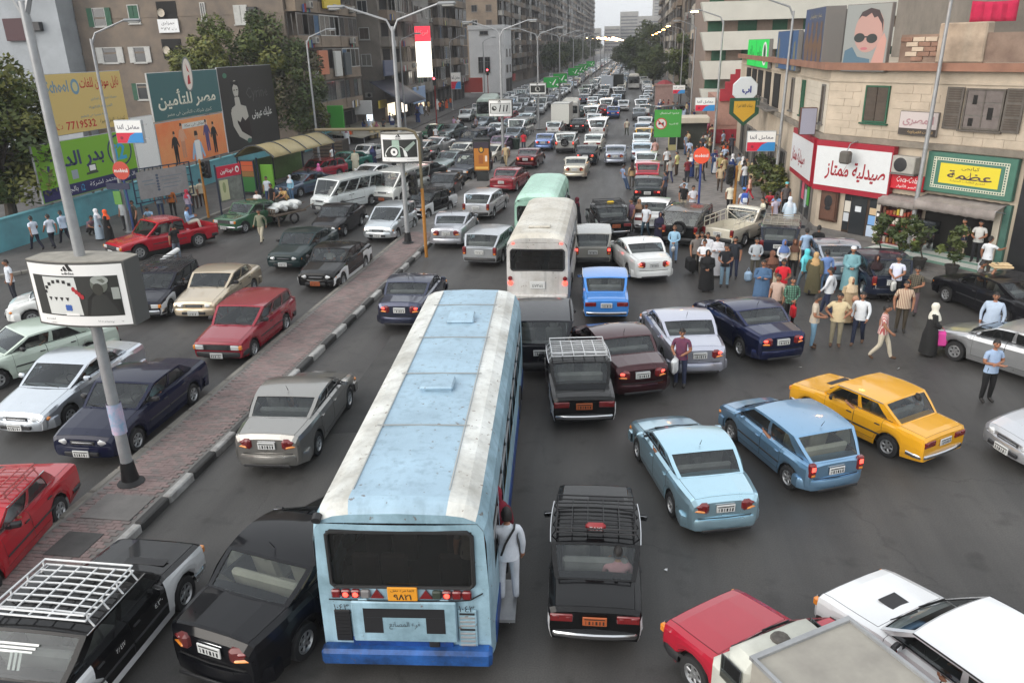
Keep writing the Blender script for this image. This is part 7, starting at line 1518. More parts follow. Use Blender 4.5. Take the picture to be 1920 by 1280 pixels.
# ------------------------------------------------------------------ trees and plants
BARK=mat('bark',(.075,.06,.048),.95,noise=.4,nscale=4,bump=.5,bscale=12)
def leafmat(name,c,v=.45):
 m=mat(name,c,.65,noise=v,nscale=.9,stain=tuple(x*.45 for x in c));b=m.node_tree.nodes['Principled BSDF'];b.inputs['Subsurface Weight'].default_value=0.;return m
LEAF=[leafmat('leaf_dark',(.055,.085,.02)),leafmat('leaf_mid',(.105,.135,.028)),leafmat('leaf_light',(.17,.18,.035)),leafmat('leaf_dry',(.10,.085,.045))]
def tree(label,x,y,z0,h,rx,ry,rz_,n,seed,trunk=.28,mats=(0,1,2),leaf=.16,group='trees beside the avenue',clumps=26,base=0.):
 r=random.Random(seed);t=thing('tree',label,'tree',(x,y,z0),0,group);m=MB()
 cz=h-rz_;m.tube([(0,0,0),(.1,.05,cz*.35),(-.08,.1,cz*.75),(0,0,cz)],[trunk,trunk*.8,trunk*.65,trunk*.4],9)
 C=[]
 for k in range(clumps):
  while True:
   p=Vector((r.uniform(-1,1),r.uniform(-1,1),r.uniform(-1,1)))
   if .25<p.length<1:break
  q=Vector((p.x*rx,p.y*ry,cz+p.z*rz_));C.append((q,r.uniform(.55,1.0),r.choice(mats),r.random()))
 for q,s,c,u in C[:int(clumps*.6)]:m.tube([(0,0,cz*(.45+.4*u)),(q.x*.45,q.y*.45,lerp(cz*.7,q.z,.55)),tuple(q)],[trunk*.32,trunk*.2,.03],5,0,False)
 obj('trunk',m,BARK,t)
 cr=MB();mi={k:i for i,k in enumerate(sorted(set(mats)))};sc=(rx+ry+rz_)/3*.42
 vs,fs,ms=cr.v,cr.f,cr.m
 for k in range(n):
  q,s,c,u=C[r.randrange(len(C))];d=Vector((r.gauss(0,1),r.gauss(0,1),r.gauss(0,.8))).normalized();rad=sc*s*(.55+.45*r.random()**.5)
  p=q+d*rad;a=Vector((r.gauss(0,1),r.gauss(0,1),r.gauss(0,.6))).normalized();b=a.cross(d+Vector((.01,.02,.03))).normalized();l=leaf*r.uniform(.6,1.35)
  a=a*l;b=b*l*.45;i=len(vs);vs+=[tuple(p-a),tuple(p+b),tuple(p+a),tuple(p-b)];fs.append((i,i+1,i+2,i+3));ms.append(mi[c]if r.random()<.75 else mi[r.choice(mats)])
 me=cr.mesh('crown',False);o=link('crown',me,[LEAF[k]for k in sorted(set(mats))],t);return t
def far_tree(*a,**k):return tree(*a,**k)
p=atY(25,300,36);tree('dense dark green tree at the left edge behind the nearest lamp post',p.x-1.5,36.6,0,9.6,2.6,2.6,4.2,15000,3,.35,(0,0,1,2),.17,clumps=40)
p=atY(430,100,68);tree('bushy yellowish green tree above the teal and black billboards',p.x+1.0,66,0,11.6,4.2,2.8,2.8,8000,4,.3,(1,2,0),.19,clumps=34)
p=atY(335,118,66);tree('smaller green tree showing left over the teal billboard',p.x+1.2,67,0,10.2,2.2,2,1.8,4000,14,.25,(1,2),.18)
p=atY(500,75,69);tree('brownish dry leaved tree left of the brown balconies',p.x,68.5,0,12.4,2.2,2.0,2.4,3600,5,.3,(3,0,1),.17)
p=atY(563,160,70);tree('dark tree hanging over the end of the black billboard',p.x-.6,70,0,9.6,2.6,3.2,3.9,10000,6,.28,(0,0,3,1),.17,clumps=36)
p=atY(590,225,72);tree('low bright green tree beside the green shop sign',p.x-.3,72,0,5.2,1.5,1.6,1.9,3500,7,.2,(1,2,0),.16)
for i,(px,Y,h,rx)in enumerate(((1192,215,10.2,4.4),(1214,250,14.5,4.2),(1224,190,8.5,3.2),(1172,330,8,5))):
 p=atY(px,140,Y);tree(['round dark tree crown at the far right of the avenue','taller dark tree behind the round one','lower dark tree near the lit lamps','far dark tree where the traffic ends'][i],p.x,Y,0,h,rx,rx,h*.42,6000,20+i,.35,(0,0,1),.34,clumps=34)
p=atY(1268,120,128);tree('slim dark tree before the cream block in the right row',p.x+.6,126,0,10,2.0,2,4.2,3500,30,.25,(0,1),.26)
for i,(Y,X,h)in enumerate(((250,-24,9),(275,-25,10),(300,-24,9),(340,-25,12),(390,-24,12),(460,-22,13))):
 tree('row tree, %s along the far left pavement'%['first','second','third','fourth','fifth','last'][i],X,Y,0,h,4,6,h*.38,2500,40+i,.3,(0,0,1),.42,clumps=22)
p=atY(1478,300,46);tree('leafy potted shrubs clump by the shop left of the pharmacy',8.1,46.6,.13,2.1,.7,1.2,.8,1100,50,.1,(0,1,2),.13,group='shrubs by the shops');
tree('small shrub with pale dry fronds beside the leafy clump',8.0,49.4,.13,2.2,.8,.9,.9,1300,51,.08,(3,1,0),.14,group='shrubs by the shops')
for i,(u,h,sp,nl)in enumerate(((5.25,1.9,.42,260),(6.2,2.0,.62,620),(7.05,1.9,.42,260),(8.35,2.0,.5,420))):
 v=on_b(u,.2,2.75);t=tree(['spiky potted plant at the left end of the terrace','bushy potted plant in front of the dark grill opening','thin potted plant right of the bushy one','loose potted plant near the right pillar of the grill'][i],v.x,v.y,.2,h,sp,sp,h*.34,nl,60+i,.035,(0,1,0),.11,group='potted plants before the grill',clumps=12);t.name='potted_plant';t['category']='plant'
 m=MB();m.lathe([(.17,0),(.24,.36),(.27,.37),(.27,.42),(.22,.40),(.001,.38)],(0,0,0),12);obj('pot',m,mat('pot_black',(.04,.038,.036),.7),t)
 # ------------------------------------------------------------------ people
PB=('skin','top','legs','shoe','hair')
def limb(j,a,b):return a,b
def body_mesh(pose):
 """pose: dict of joints (metres, facing +y, 1.72 m tall) -> mesh with material slots skin/top/legs/shoe"""
 J=dict(pelvis=(0,0,.93),belly=(0,.01,1.07),chest=(0,.0,1.27),neck=(0,-.015,1.435),nk2=(0,.005,1.50),shL=(-.185,-.01,1.385),shR=(.185,-.01,1.385),elL=(-.235,-.02,1.10),elR=(.235,-.02,1.10),wrL=(-.235,.06,.865),wrR=(.235,.06,.865),hipL=(-.095,0,.89),hipR=(.095,0,.89),knL=(-.105,.02,.49),knR=(.105,.02,.49),anL=(-.11,-.02,.085),anR=(.11,-.02,.085),toL=(-.125,.15,.035),toR=(.125,.15,.035),head=(0,.02,1.615))
 J.update({k:v for k,v in pose.items()if k in J})
 J={k:Vector(v)for k,v in J.items()}
 for s in 'LR':
  d=(J['wr'+s]-J['el'+s]).normalized();J['ha'+s]=J['wr'+s]+d*.085;J['up'+s]=J['sh'+s].lerp(J['el'+s],.45)
 RAD=dict(pelvis=.155,belly=.145,chest=.158,neck=.07,nk2=.056,shL=.072,shR=.072,upL=.062,upR=.062,elL=.048,elR=.048,wrL=.034,wrR=.034,haL=.036,haR=.036,hipL=.105,hipR=.105,knL=.070,knR=.070,anL=.055,anR=.055,toL=.038,toR=.038)
 SQ=dict(pelvis=.76,belly=.78,chest=.74)
 ED=[('pelvis','belly'),('belly','chest'),('chest','neck'),('neck','nk2')]
 for s in 'LR':ED+=[('chest','sh'+s),('sh'+s,'up'+s),('up'+s,'el'+s),('el'+s,'wr'+s),('wr'+s,'ha'+s),('pelvis','hip'+s),('hip'+s,'kn'+s),('kn'+s,'an'+s),('an'+s,'to'+s)]
 nm=list(RAD);me=bpy.data.meshes.new('person_body');me.from_pydata([tuple(J[k])for k in nm],[(nm.index(a),nm.index(b))for a,b in ED],[])
 o=bpy.data.objects.new('tmp',me);COL.objects.link(o)
 o.modifiers.new('s','SKIN');sv=me.skin_vertices[0].data
 fat=pose.get('fat',1.)
 for i,k in enumerate(nm):
  r=RAD[k]*(fat if k in('belly','pelvis','chest')else 1);sv[i].radius=(r,r*SQ.get(k,1.));sv[i].use_root=k=='pelvis'
 sb=o.modifiers.new('d','SUBSURF');sb.levels=1;sb.render_levels=1
 dg=bpy.context.evaluated_depsgraph_get();ev=bpy.data.meshes.new_from_object(o.evaluated_get(dg));bpy.data.objects.remove(o)
 mb=MB();mb.v=[tuple(v.co)for v in ev.vertices];mb.f=[tuple(p.vertices)for p in ev.polygons];bpy.data.meshes.remove(ev)
 sleeve=pose.get('sleeve','short');segs=[]
 for a,b in ED:
  k=1
  if 'nk2' in(a,b):k=0
  if a[:2]in('hi','kn')or b[:3]=='hip':k=2
  if a[:2]=='an':k=3
  if a[:2]=='wr':k=0
  if a[:2]=='el' and sleeve=='short':k=0
  if a[:2]=='up' and sleeve=='short':k=10
  segs.append((J[a],J[b],k,RAD[a],RAD[b]))
 def near(p):
  best=(9,1)
  for a,b,k,ra,rb in segs:
   d=b-a;t=max(0,min(1,(p-a).dot(d)/max(1e-6,d.length_squared)));q=(a+d*t-p).length-lerp(ra,rb,t)
   if q<best[0]:best=(q,k if k!=10 else(1 if t<.35 else 0))
  return best[1]
 for f in mb.f:
  c=Vector((0,0,0))
  for i in f:c+=Vector(mb.v[i])
  c/=len(f);k=near(c)
  if k in(1,2)and not pose.get('sit'):
   if abs(c.x)<.24 and c.z<J['pelvis'].z+.0 and k==1 and(c.xy-J['pelvis'].xy).length<.22:k=1 if c.z>J['pelvis'].z-.035 else 2
  mb.m.append(k)
 hd=J['head'];yaw=R(pose.get('look',0));pit=R(pose.get('nod',0));hm=MB();nlat,nlon=11,14;vs=[]
 for i in range(nlat+1):
  ph=math.pi*i/nlat
  for j in range(nlon):
   th=2*math.pi*j/nlon;x,y,z=math.sin(ph)*math.sin(th),math.sin(ph)*math.cos(th),math.cos(ph)
   w=.078*(1 if z>-.1 else 1+.38*(z+.1));dpt=.098*(1 if z>-.2 else 1+.22*(z+.2));px,py,pz=x*w,y*dpt,z*.122
   if y>.8 and abs(x)<.3 and-.45<z<.15:py+=.022*(1-abs(x)/.3)
   if y>.6 and .05<z<.3 and .15<abs(x)<.6:py-=.010
   if abs(x)>.93 and abs(z)<.3:px*=1.13
   vs.append(Vector((px,py,pz)))
 hm.add(vs,[(i*nlon+j,(i+1)*nlon+j,(i+1)*nlon+(j+1)%nlon,i*nlon+(j+1)%nlon)for i in range(nlat)for j in range(nlon)],0)
 hm.m=[]
 for f in hm.f:
  c=Vector((0,0,0))
  for i in f:c+=Vector(hm.v[i])
  c/=4;hm.m.append(4 if(c.z>.062 or(c.y<-.005 and c.z>-.05 and abs(c.x)<.2)or(c.y<.03 and c.z>.02))else 0)
 if pose.get('covered'):hm.m=[0]*len(hm.m)
 for sx in(-1,1):hm.box((sx*.031,.0855,.022),(.020,.010,.007),4,.002);hm.box((sx*.032,.0855,.041),(.030,.008,.004),4)
 hm.box((0,.092,-.052),(.046,.010,.010),5,.003)
 if pose.get('beard'):hm.box((0,.092,-.040),(.05,.012,.010),4)
 hm.v=[(x*1.0,y,z)for x,y,z in hm.v]
 Mh=Matrix.Translation(hd)@Matrix.Rotation(yaw,4,'Z')@Matrix.Rotation(-pit,4,'X');hm.xform(Mh);mb.merge(hm)
 for s,sg in(('L',-1),('R',1)):
  wr,ha=J['wr'+s],J['ha'+s];d=(ha-wr).normalized();side=Vector((sg,0,0));side=(side-d*side.dot(d)).normalized();up=d.cross(side)
  fwd=Vector((0,1,0));fwd=(fwd-d*fwd.dot(d));fwd=fwd.normalized()if fwd.length>.2 else side;inn=d.cross(fwd)*(1 if d.cross(fwd).dot(side)<0 else-1)
  for k in range(4):
   o0=ha-d*.01+fwd*(.024-.016*k);ln=(.036,.042,.039,.030)[k]
   mb.tube([o0,o0+d*ln*.9+inn*.006,o0+d*ln*1.5+inn*.028],[.0095,.0085,.007],5,0)
  o0=wr+d*.03+fwd*.028;mb.tube([o0,o0+d*.035+fwd*.022,o0+d*.065+fwd*.024+inn*.01],[.011,.010,.008],5,0)
 me2=mb.mesh('person_body',True,70);
 return me2,J
def robe(J,top_z,hem,w0,w1,sleeves=True,waist=None):
 """loose garment hanging from the shoulders to the hem (one shell)"""
 mb=MB();n=18;rows=[];c0=J['chest'];pl=J['pelvis'];fold=[rnd.uniform(-1,1)for _ in range(n)]
 for k,t in enumerate((0,.06,.16,.35,.55,.8,1.)):
  z=lerp(top_z,hem,t);cx,cy=lerp(c0.x,pl.x,t),lerp(c0.y,pl.y,min(1,t*1.5));w=lerp(w0,w1,t**.8)if t>.1 else lerp(.09,w0,t/.1);d=w*(.62 if t<.4 else .8)
  rows.append([Vector((cx+math.sin(2*math.pi*j/n)*(w+fold[j%n]*.018*t),cy+math.cos(2*math.pi*j/n)*(d+fold[(j*3)%n]*.02*t),z))for j in range(n+1)])
 for r in rows:r[-1]=r[0]
 mb.grid(rows)
 if sleeves:
  for s in 'LR':mb.tube([J['sh'+s]+Vector((0,0,.01)),J['up'+s],J['el'+s],J['el'+s].lerp(J['wr'+s],.85)],[.078,.082,.076,.082],9,0,True)
 return mb
def scarf(J,look=0,long=1.):
 """head scarf: hood round the face falling over the shoulders"""
 mb=MB();h=J['head'];n=16;rows=[]
 for k,(dz,r,ry,oy)in enumerate(((.135,.005,.005,-.01),(.118,.062,.07,-.01),(.06,.096,.112,-.012),(-.01,.100,.115,-.014),(-.08,.092,.098,-.01),(-.14,.098,.095,0),(-.20,.165,.13,.0),(-.30*long,.215,.165,.01),(-.40*long,.225,.18,.02))):
  row=[]
  for j in range(n+1):
   a=2*math.pi*(j/n)*.86+math.pi*.14 if-.1<dz<.08 else 2*math.pi*j/n
   row.append(Vector((h.x+math.sin(a)*r,h.y+oy+math.cos(a)*ry,h.z+dz)))
  rows.append(row)
 mb.grid(rows);top=MB();lk=Matrix.Translation(h)@Matrix.Rotation(R(look),4,'Z')@Matrix.Translation(-h)
 mb.v=[tuple(lk@Vector(v))if v[2]>h.z-.17 else v for v in mb.v];return mb
def hair_mesh(J,kind,look=0,nod=0):
 mb=MB();n=12;rows=[]
 for i in range(6):
  ph=math.pi*.52*i/5;rows.append([Vector((math.sin(ph)*math.sin(2*math.pi*j/n)*.086,math.sin(ph)*math.cos(2*math.pi*j/n)*.104-.012*math.sin(ph),math.cos(ph)*.131+(.018 if math.cos(2*math.pi*j/n)>.3 and i==5 else(-.055 if i==5 and math.cos(2*math.pi*j/n)<-.2 else 0))))for j in range(n+1)])
 mb.grid(rows);mb.xform(Matrix.Translation(J['head'])@Matrix.Rotation(R(look),4,'Z')@Matrix.Rotation(-R(nod),4,'X'));return mb
POSES={'stand':{},'standB':dict(anL=(-.13,.05,.085),toL=(-.16,.21,.035),knL=(-.12,.06,.49),elR=(.27,-.08,1.12),wrR=(.20,.03,.95),look=25),'folded':dict(elL=(-.25,.03,1.12),elR=(.25,.03,1.12),wrL=(.06,.20,1.13),wrR=(-.06,.22,1.10),look=-15),'front':dict(elL=(-.24,.02,1.10),elR=(.24,.02,1.10),wrL=(-.05,.20,.98),wrR=(.05,.21,.97)),'hold':dict(elR=(.25,.0,1.10),wrR=(.14,.24,1.06),elL=(-.24,0,1.10),wrL=(-.10,.22,1.05),nod=12,look=20),'walkA':dict(knL=(-.10,.17,.53),anL=(-.10,.27,.11),toL=(-.11,.43,.09),knR=(.10,-.02,.50),anR=(.11,-.27,.15),toR=(.12,-.14,.04),elL=(-.25,-.13,1.13),wrL=(-.23,-.12,.88),elR=(.25,.06,1.12),wrR=(.22,.24,.96)),'walkB':dict(knR=(.10,.15,.53),anR=(.10,.22,.10),toR=(.11,.38,.07),knL=(-.10,-.01,.50),anL=(-.11,-.22,.13),toL=(-.12,-.09,.04),elR=(.25,-.11,1.12),wrR=(.24,-.08,.87),elL=(-.25,.05,1.12),wrL=(-.22,.2,.93),look=15),'akimbo':dict(elL=(-.36,-.05,1.15),wrL=(-.20,.05,1.0),elR=(.36,-.06,1.15),wrR=(.20,.05,1.0),fat=1.16,look=-20),'phone':dict(elR=(.29,.12,1.20),wrR=(.13,.11,1.50),look=-10,elL=(-.25,-.02,1.1)),'point':dict(elR=(.30,.16,1.24),wrR=(.28,.42,1.25),look=-20),'heavy':dict(fat=1.22,elL=(-.28,-.02,1.1),elR=(.28,-.02,1.1),wrL=(-.26,.05,.87),wrR=(.26,.05,.87),look=15),'lean':dict(pelvis=(0,-.08,.90),belly=(0,-.13,1.04),chest=(0,-.18,1.24),neck=(0,-.2,1.40),nk2=(0,-.18,1.465),head=(0,-.15,1.58),shL=(-.185,-.19,1.355),shR=(.185,-.19,1.355),elL=(-.27,-.22,1.08),elR=(.27,-.22,1.08),wrL=(-.12,-.02,.98),wrR=(.12,-.02,.98),hipL=(-.095,-.07,.86),hipR=(.095,-.07,.86),anL=(-.1,.16,.085),anR=(.1,.22,.085),toL=(-.11,.33,.04),toR=(.12,.39,.04),knL=(-.1,.08,.48),knR=(.1,.1,.49)),'push':dict(pelvis=(0,-.1,.90),belly=(0,-.0,1.02),chest=(0,.13,1.20),neck=(0,.21,1.34),nk2=(0,.24,1.40),head=(0,.29,1.50),shL=(-.185,.15,1.31),shR=(.185,.15,1.31),elL=(-.24,.28,1.08),elR=(.24,.28,1.08),wrL=(-.2,.52,1.02),wrR=(.2,.52,1.02),knL=(-.1,.08,.50),anL=(-.1,-.02,.09),toL=(-.1,.14,.04),anR=(.11,-.45,.14),toR=(.11,-.32,.04),knR=(.1,-.18,.48),hipL=(-.095,-.1,.86),hipR=(.095,-.1,.86),nod=-20),'sit':dict(sit=1,pelvis=(0,0,.13),belly=(0,.0,.28),chest=(0,-.03,.49),neck=(0,-.03,.655),nk2=(0,-.01,.72),head=(0,.01,.835),shL=(-.185,-.03,.605),shR=(.185,-.03,.605),elL=(-.24,.06,.35),elR=(.24,.06,.35),wrL=(-.16,.31,.42),wrR=(.16,.31,.42),hipL=(-.1,.03,.1),hipR=(.1,.03,.1),knL=(-.13,.44,.20),knR=(.13,.44,.20),anL=(-.13,.52,-.18),anR=(.13,.52,-.18),toL=(-.14,.68,-.22),toR=(.14,.68,-.22)),'drive':dict(sit=1,pelvis=(0,0,.13),belly=(0,-.03,.28),chest=(0,-.09,.49),neck=(0,-.11,.655),nk2=(0,-.10,.72),head=(0,-.08,.835),shL=(-.185,-.11,.605),shR=(.185,-.11,.605),elL=(-.30,.04,.44),elR=(.22,.06,.40),wrL=(-.36,.22,.56),wrR=(.10,.33,.48),hipL=(-.1,.03,.1),hipR=(.1,.03,.1),knL=(-.13,.42,.22),knR=(.13,.42,.22),anL=(-.13,.72,.0),anR=(.13,.72,.0),toL=(-.14,.84,.06),toR=(.14,.84,.06)),'squat':dict(sit=1,pelvis=(0,-.12,.30),belly=(0,-.05,.43),chest=(0,.06,.62),neck=(0,.12,.78),nk2=(0,.15,.84),head=(0,.19,.95),shL=(-.185,.08,.74),shR=(.185,.08,.74),elL=(-.25,.25,.52),elR=(.25,.25,.52),wrL=(-.1,.42,.45),wrR=(.1,.42,.45),hipL=(-.1,-.1,.28),hipR=(.1,-.1,.28),knL=(-.17,.28,.46),knR=(.17,.28,.46),anL=(-.14,.0,.085),anR=(.14,.0,.085),toL=(-.15,.16,.035),toR=(.15,.16,.035),nod=15),}
PM={}
def pose_mesh(pose,sleeve,covered):
 k=(pose,sleeve,covered)
 if k not in PM:
  d=dict(POSES[pose]);d['sleeve']=sleeve;d['covered']=covered;me,J=body_mesh(d)
  for _ in range(6):me.materials.append(None)
  PM[k]=(me,J,{})
 return PM[k]
SKINS=[mat('skin_a',s2l(158,110,84),.55),mat('skin_b',s2l(134,90,66),.55),mat('skin_c',s2l(182,136,108),.55)]
HAIR=mat('hair_black',(.012,.010,.009),.6);LIPS=mat('lips',s2l(120,66,58),.5);SHOE=mat('shoe_dark',(.02,.017,.015),.5);SHOEB=mat('shoe_tan',s2l(92,66,48),.6)
CL={}
def cloth(c):
 k='cloth_%d_%d_%d'%c
 return mat(k,s2l(*c),.9,noise=.14,nscale=7,bump=.25,bscale=22)
def stripe(c1,c2,sc=60,plaid=False):
 k='cloth_striped_%d_%d_%d_%d'%(*c1,sc)
 if k in MATS:return MATS[k]
 m=bpy.data.materials.new(k);m.use_nodes=True;MATS[k]=m;n=m.node_tree.nodes;l=m.node_tree.links;b=n['Principled BSDF'];b.inputs['Roughness'].default_value=.9
 tc=n.new('ShaderNodeTexCoord');wv=n.new('ShaderNodeTexWave');wv.inputs['Scale'].default_value=sc/6.28;wv.bands_direction='X';l.new(tc.outputs['Object'],wv.inputs['Vector'])
 rp=n.new('ShaderNodeValToRGB');rp.color_ramp.elements[0].color=(*s2l(*c1),1);rp.color_ramp.elements[1].color=(*s2l(*c2),1);rp.color_ramp.elements[0].position=.35;rp.color_ramp.elements[1].position=.6;l.new(wv.outputs['Color'],rp.inputs[0]);out=rp.outputs[0]
 if plaid:
  w2=n.new('ShaderNodeTexWave');w2.inputs['Scale'].default_value=sc/6.28;w2.bands_direction='Z';l.new(tc.outputs['Object'],w2.inputs['Vector']);mx2=n.new('ShaderNodeMix');mx2.data_type='RGBA';mx2.blend_type='MULTIPLY';mx2.inputs[0].default_value=.6;l.new(out,mx2.inputs[6]);l.new(w2.outputs['Color'],mx2.inputs[7]);out=mx2.outputs[2]
 l.new(out,b.inputs['Base Color']);return m
def sh_child(name,key,fn,m,parent):
 def f():me=fn().mesh(name,True,60);me.materials.append(None);return me
 me=shared(key,f);return link(name,me,[m],parent,True)
def person(label,p,deg,pose='stand',top=(220,220,220),legs=(45,45,50),h=1.70,sleeve='short',skin=0,kind='man',scarf_c=None,robe_c=None,shoe=None,group='people in the street',z=0.,hair=None,cap=None,bag=None,topm=None):
 """deg: direction faced, 0 = away down the avenue, 90 = to the left, 180 = to the camera"""
 woman=scarf_c is not None
 me,J,_=pose_mesh(pose,'long' if(robe_c or woman)else sleeve,woman)
 tm=topm or cloth(top);mats=[SKINS[skin%3],cloth(robe_c)if robe_c else tm,cloth(legs),shoe or SHOE,hair or HAIR,LIPS]
 o=link('person',me,mats,None,True);s=h/1.72;o.scale=(s*1.04,s*1.04,s);o.location=(p[0],p[1],z if len(p)<3 else max(z,p[2]));o.rotation_euler=(0,0,R(deg));tag(o,label,'person',group)
 if robe_c:sh_child('robe',('robe',pose,woman),lambda:robe(J,J['neck'].z+.01,.10 if not POSES[pose].get('sit')else .12,.20,.30),cloth(robe_c),o)
 elif not POSES[pose].get('sit')and pose!='push':
  def tail():
   mb=MB();n=16;c=J['pelvis'];b=J['belly'];f=POSES[pose].get('fat',1.)
   mb.grid([[Vector((lerp(c.x,b.x,t)+math.sin(2*math.pi*j/n)*w*f,lerp(c.y,b.y,t)+math.cos(2*math.pi*j/n)*w*.80*f,c.z+dz))for j in range(n+1)]for t,w,dz in((1,.150,.16),(.5,.168,.06),(0,.178,-.06),(0,.182,-.085))]);return mb
  sh_child('shirt_tail',('tail',pose),tail,tm,o)
 if woman:sh_child('headscarf',('scarf',pose),lambda:scarf(J,POSES[pose].get('look',0)),cloth(scarf_c),o)
 elif cap:
  def cp():
   mb=MB();mb.lathe([(.099,.045),(.098,.085),(.075,.128),(.001,.138)],(0,0,0),12);
   mb.xform(Matrix.Translation(J['head']));return mb
  sh_child('cap',('cap',pose),cp,cloth(cap),o)
 else:sh_child('hair',('hair',pose),lambda:hair_mesh(J,0,POSES[pose].get('look',0),POSES[pose].get('nod',0)),hair or HAIR,o)
 if bag:
  side,bc,bw,bh=bag;hd=J['ha'+side];q=Matrix.Rotation(R(deg),3,'Z')@(Vector(hd)*s)
  b=MB();b.box((0,0,-bh/2-.10),(bw*.45,bw,bh),0,min(.06,bw*.2));b.tube([(0,-bw*.3,-.12),(0,-bw*.12,.015),(0,bw*.12,.015),(0,bw*.3,-.12)],.009,4)
  b.v=[(x*(1+.25*(-zz))if zz<-.1 else x,y,zz)for x,y,zz in b.v]
  g=obj('carried_bag',b,cloth(bc));g.location=Vector((p[0],p[1],o.location.z))+q;g.rotation_euler=(0,0,R(deg));tag(g,'bag carried by the '+label.split(' ',1)[-1][:0]+label[0].lower()+label[1:]if False else 'bag in the hand of '+' '.join(label.split()[:9]),'bag','carried bags')
 return o
 # ------------------------------------------------------------------ the crowd (foot points read off the photograph)
PG='people in the crowd on the right';LG='people on the left pavement';PZ='people on the right pavement'
def Pp(px,py,deg,label,z=None,g=PG,**k):
 q=G(px,py,z or 0);return person(label,(q.x,q.y),deg,group=g,z=z or 0.,**k)
JE=(92,118,150);DJ=(48,56,82);BKC=(26,26,28);WS=(222,226,230);KH=(170,158,132);GYT=(78,72,66)
PV=.135
Pp(1274,724,165,'man in a red and blue plaid shirt holding a white plastic bag',pose='hold',topm=stripe((168,70,72),(66,74,120),70,True),legs=DJ,bag=('R',(225,228,230),.34,.42))
Pp(1648,674,-115,'man in a red striped shirt and cream trousers walking past the crowd',pose='walkA',topm=stripe((214,198,190),(170,84,84),55),legs=(206,196,176),shoe=SHOEB)
Pp(1564,649,170,'stout man in a cream polo with hands on hips',pose='akimbo',top=(214,196,158),legs=(150,142,120),h=1.72,shoe=SHOEB)
Pp(1521,651,-105,'man in a beige shirt and light jeans handing something over',pose='hold',top=(196,182,164),legs=(124,162,188),shoe=SHOEB)
Pp(1606,646,155,'man in a white long sleeved shirt and dark jeans stepping forward',pose='walkB',top=WS,legs=(30,38,60),sleeve='long',shoe=SHOEB)
Pp(1686,622,172,'broad man in a brown striped shirt and dark brown trousers',pose='heavy',topm=stripe((206,190,162),(150,112,100),42),legs=(74,66,54))
Pp(1738,666,-95,'woman in a white headscarf and black robe carrying a pink bag',pose='front',scarf_c=(228,224,210),robe_c=(36,36,36),h=1.62,bag=('R',(222,74,160),.46,.46))
Pp(1846,752,195,'man in a pale blue shirt and black trousers holding his elbow',pose='folded',top=(160,182,212),legs=BKC)
Pp(1848,655,150,'big man in a light blue shirt leaning by the silver car',pose='heavy',top=(180,196,216),legs=(40,44,58),sleeve='long',h=1.8)
Pp(1826,578,-120,'man in a grey shirt and jeans holding a small blue bowl',pose='hold',top=(96,90,88),legs=JE)
Pp(1850,584,200,'man in a taupe shirt carrying a tray of bread on his shoulder',pose='phone',top=(128,118,106),legs=GYT)
Pp(1634,560,175,'woman in a black robe with a red headscarf holding a white bag',pose='front',scarf_c=(40,22,26),robe_c=(24,23,26),h=1.62,bag=('R',(214,220,226),.26,.34))
Pp(1674,566,150,'man in a white shirt with a bag standing before the dark blue hatchback',pose='front',top=(216,220,238),legs=BKC,bag=('L',(222,222,216),.3,.36))
Pp(1708,590,140,'man in a patterned grey shirt and mauve trousers',pose='hold',topm=stripe((112,104,88),(76,72,62),30,True),legs=(112,92,96))
Pp(1590,548,172,'man in a pale teal robe and white skullcap',pose='front',robe_c=(126,172,180),cap=(226,228,228),h=1.74)
Pp(1543,552,10,'man in a blue shirt and jeans seen from behind with a white bag',pose='stand',top=(112,142,196),legs=JE,sleeve='long',bag=('L',(222,224,222),.28,.5))
Pp(1549,592,60,'man in a white shirt and jeans behind the stout man in cream',pose='walkB',top=WS,legs=DJ,sleeve='long')
Pp(1586,606,200,'woman in a beige headscarf and fawn dress amid the crowd',pose='stand',scarf_c=(204,182,150),robe_c=(182,160,128),h=1.58)
Pp(1608,612,100,'balding man crouching behind the white shirted man',pose='squat',top=(172,150,140),legs=GYT,hair=SKINS[2])
Pp(1506,545,25,'woman in a turquoise headscarf and top with grey jeans',pose='walkA',scarf_c=(96,206,216),top=(110,206,218),legs=(118,138,152),h=1.6)
Pp(1522,552,-10,'woman in an olive dress beside the turquoise headscarf',pose='walkB',scarf_c=(196,160,112),robe_c=(92,86,62),h=1.6)
Pp(1506,504,0,'man in a light blue shirt seen from behind at the pavement edge',pose='stand',top=(158,184,214),legs=(60,74,92))
Pp(1528,498,-15,'man all in black at the pavement edge',pose='stand',top=BKC,legs=BKC)
Pp(1464,524,190,'woman in a blue headscarf and white top by the racked estate',pose='front',scarf_c=(92,116,168),top=(220,222,226),legs=(52,60,84),h=1.6)
Pp(1484,522,170,'woman in a brown headscarf and cream top behind the red shirted man',pose='stand',scarf_c=(92,60,46),top=(196,176,148),legs=BKC,h=1.58)
Pp(1442,548,195,'woman in a brown headscarf and brown robe with a cream bag',pose='hold',scarf_c=(116,78,62),robe_c=(88,58,48),h=1.6,bag=('L',(206,196,172),.2,.5))
Pp(1413,524,185,'man in a light grey shirt standing over a blue plastic bag',pose='hold',top=(178,184,190),legs=(84,80,70),sleeve='long')
Pp(1425,574,172,'man in a denim blue robe with folded arms',pose='folded',robe_c=(78,108,142))
Pp(1462,572,175,'man in a bright red shirt looking down at his hands',pose='hold',top=(214,36,52),legs=(150,140,116),skin=1)
Pp(1478,612,190,'person in a green patterned shirt with a red shopping bag',pose='front',topm=stripe((104,150,128),(72,104,88),26,True),legs=BKC,sleeve='long',bag=('R',(212,36,48),.3,.42))
Pp(1452,606,150,'person in a beige shirt half hidden behind the dark blue saloon',pose='stand',top=(190,164,150),legs=GYT)
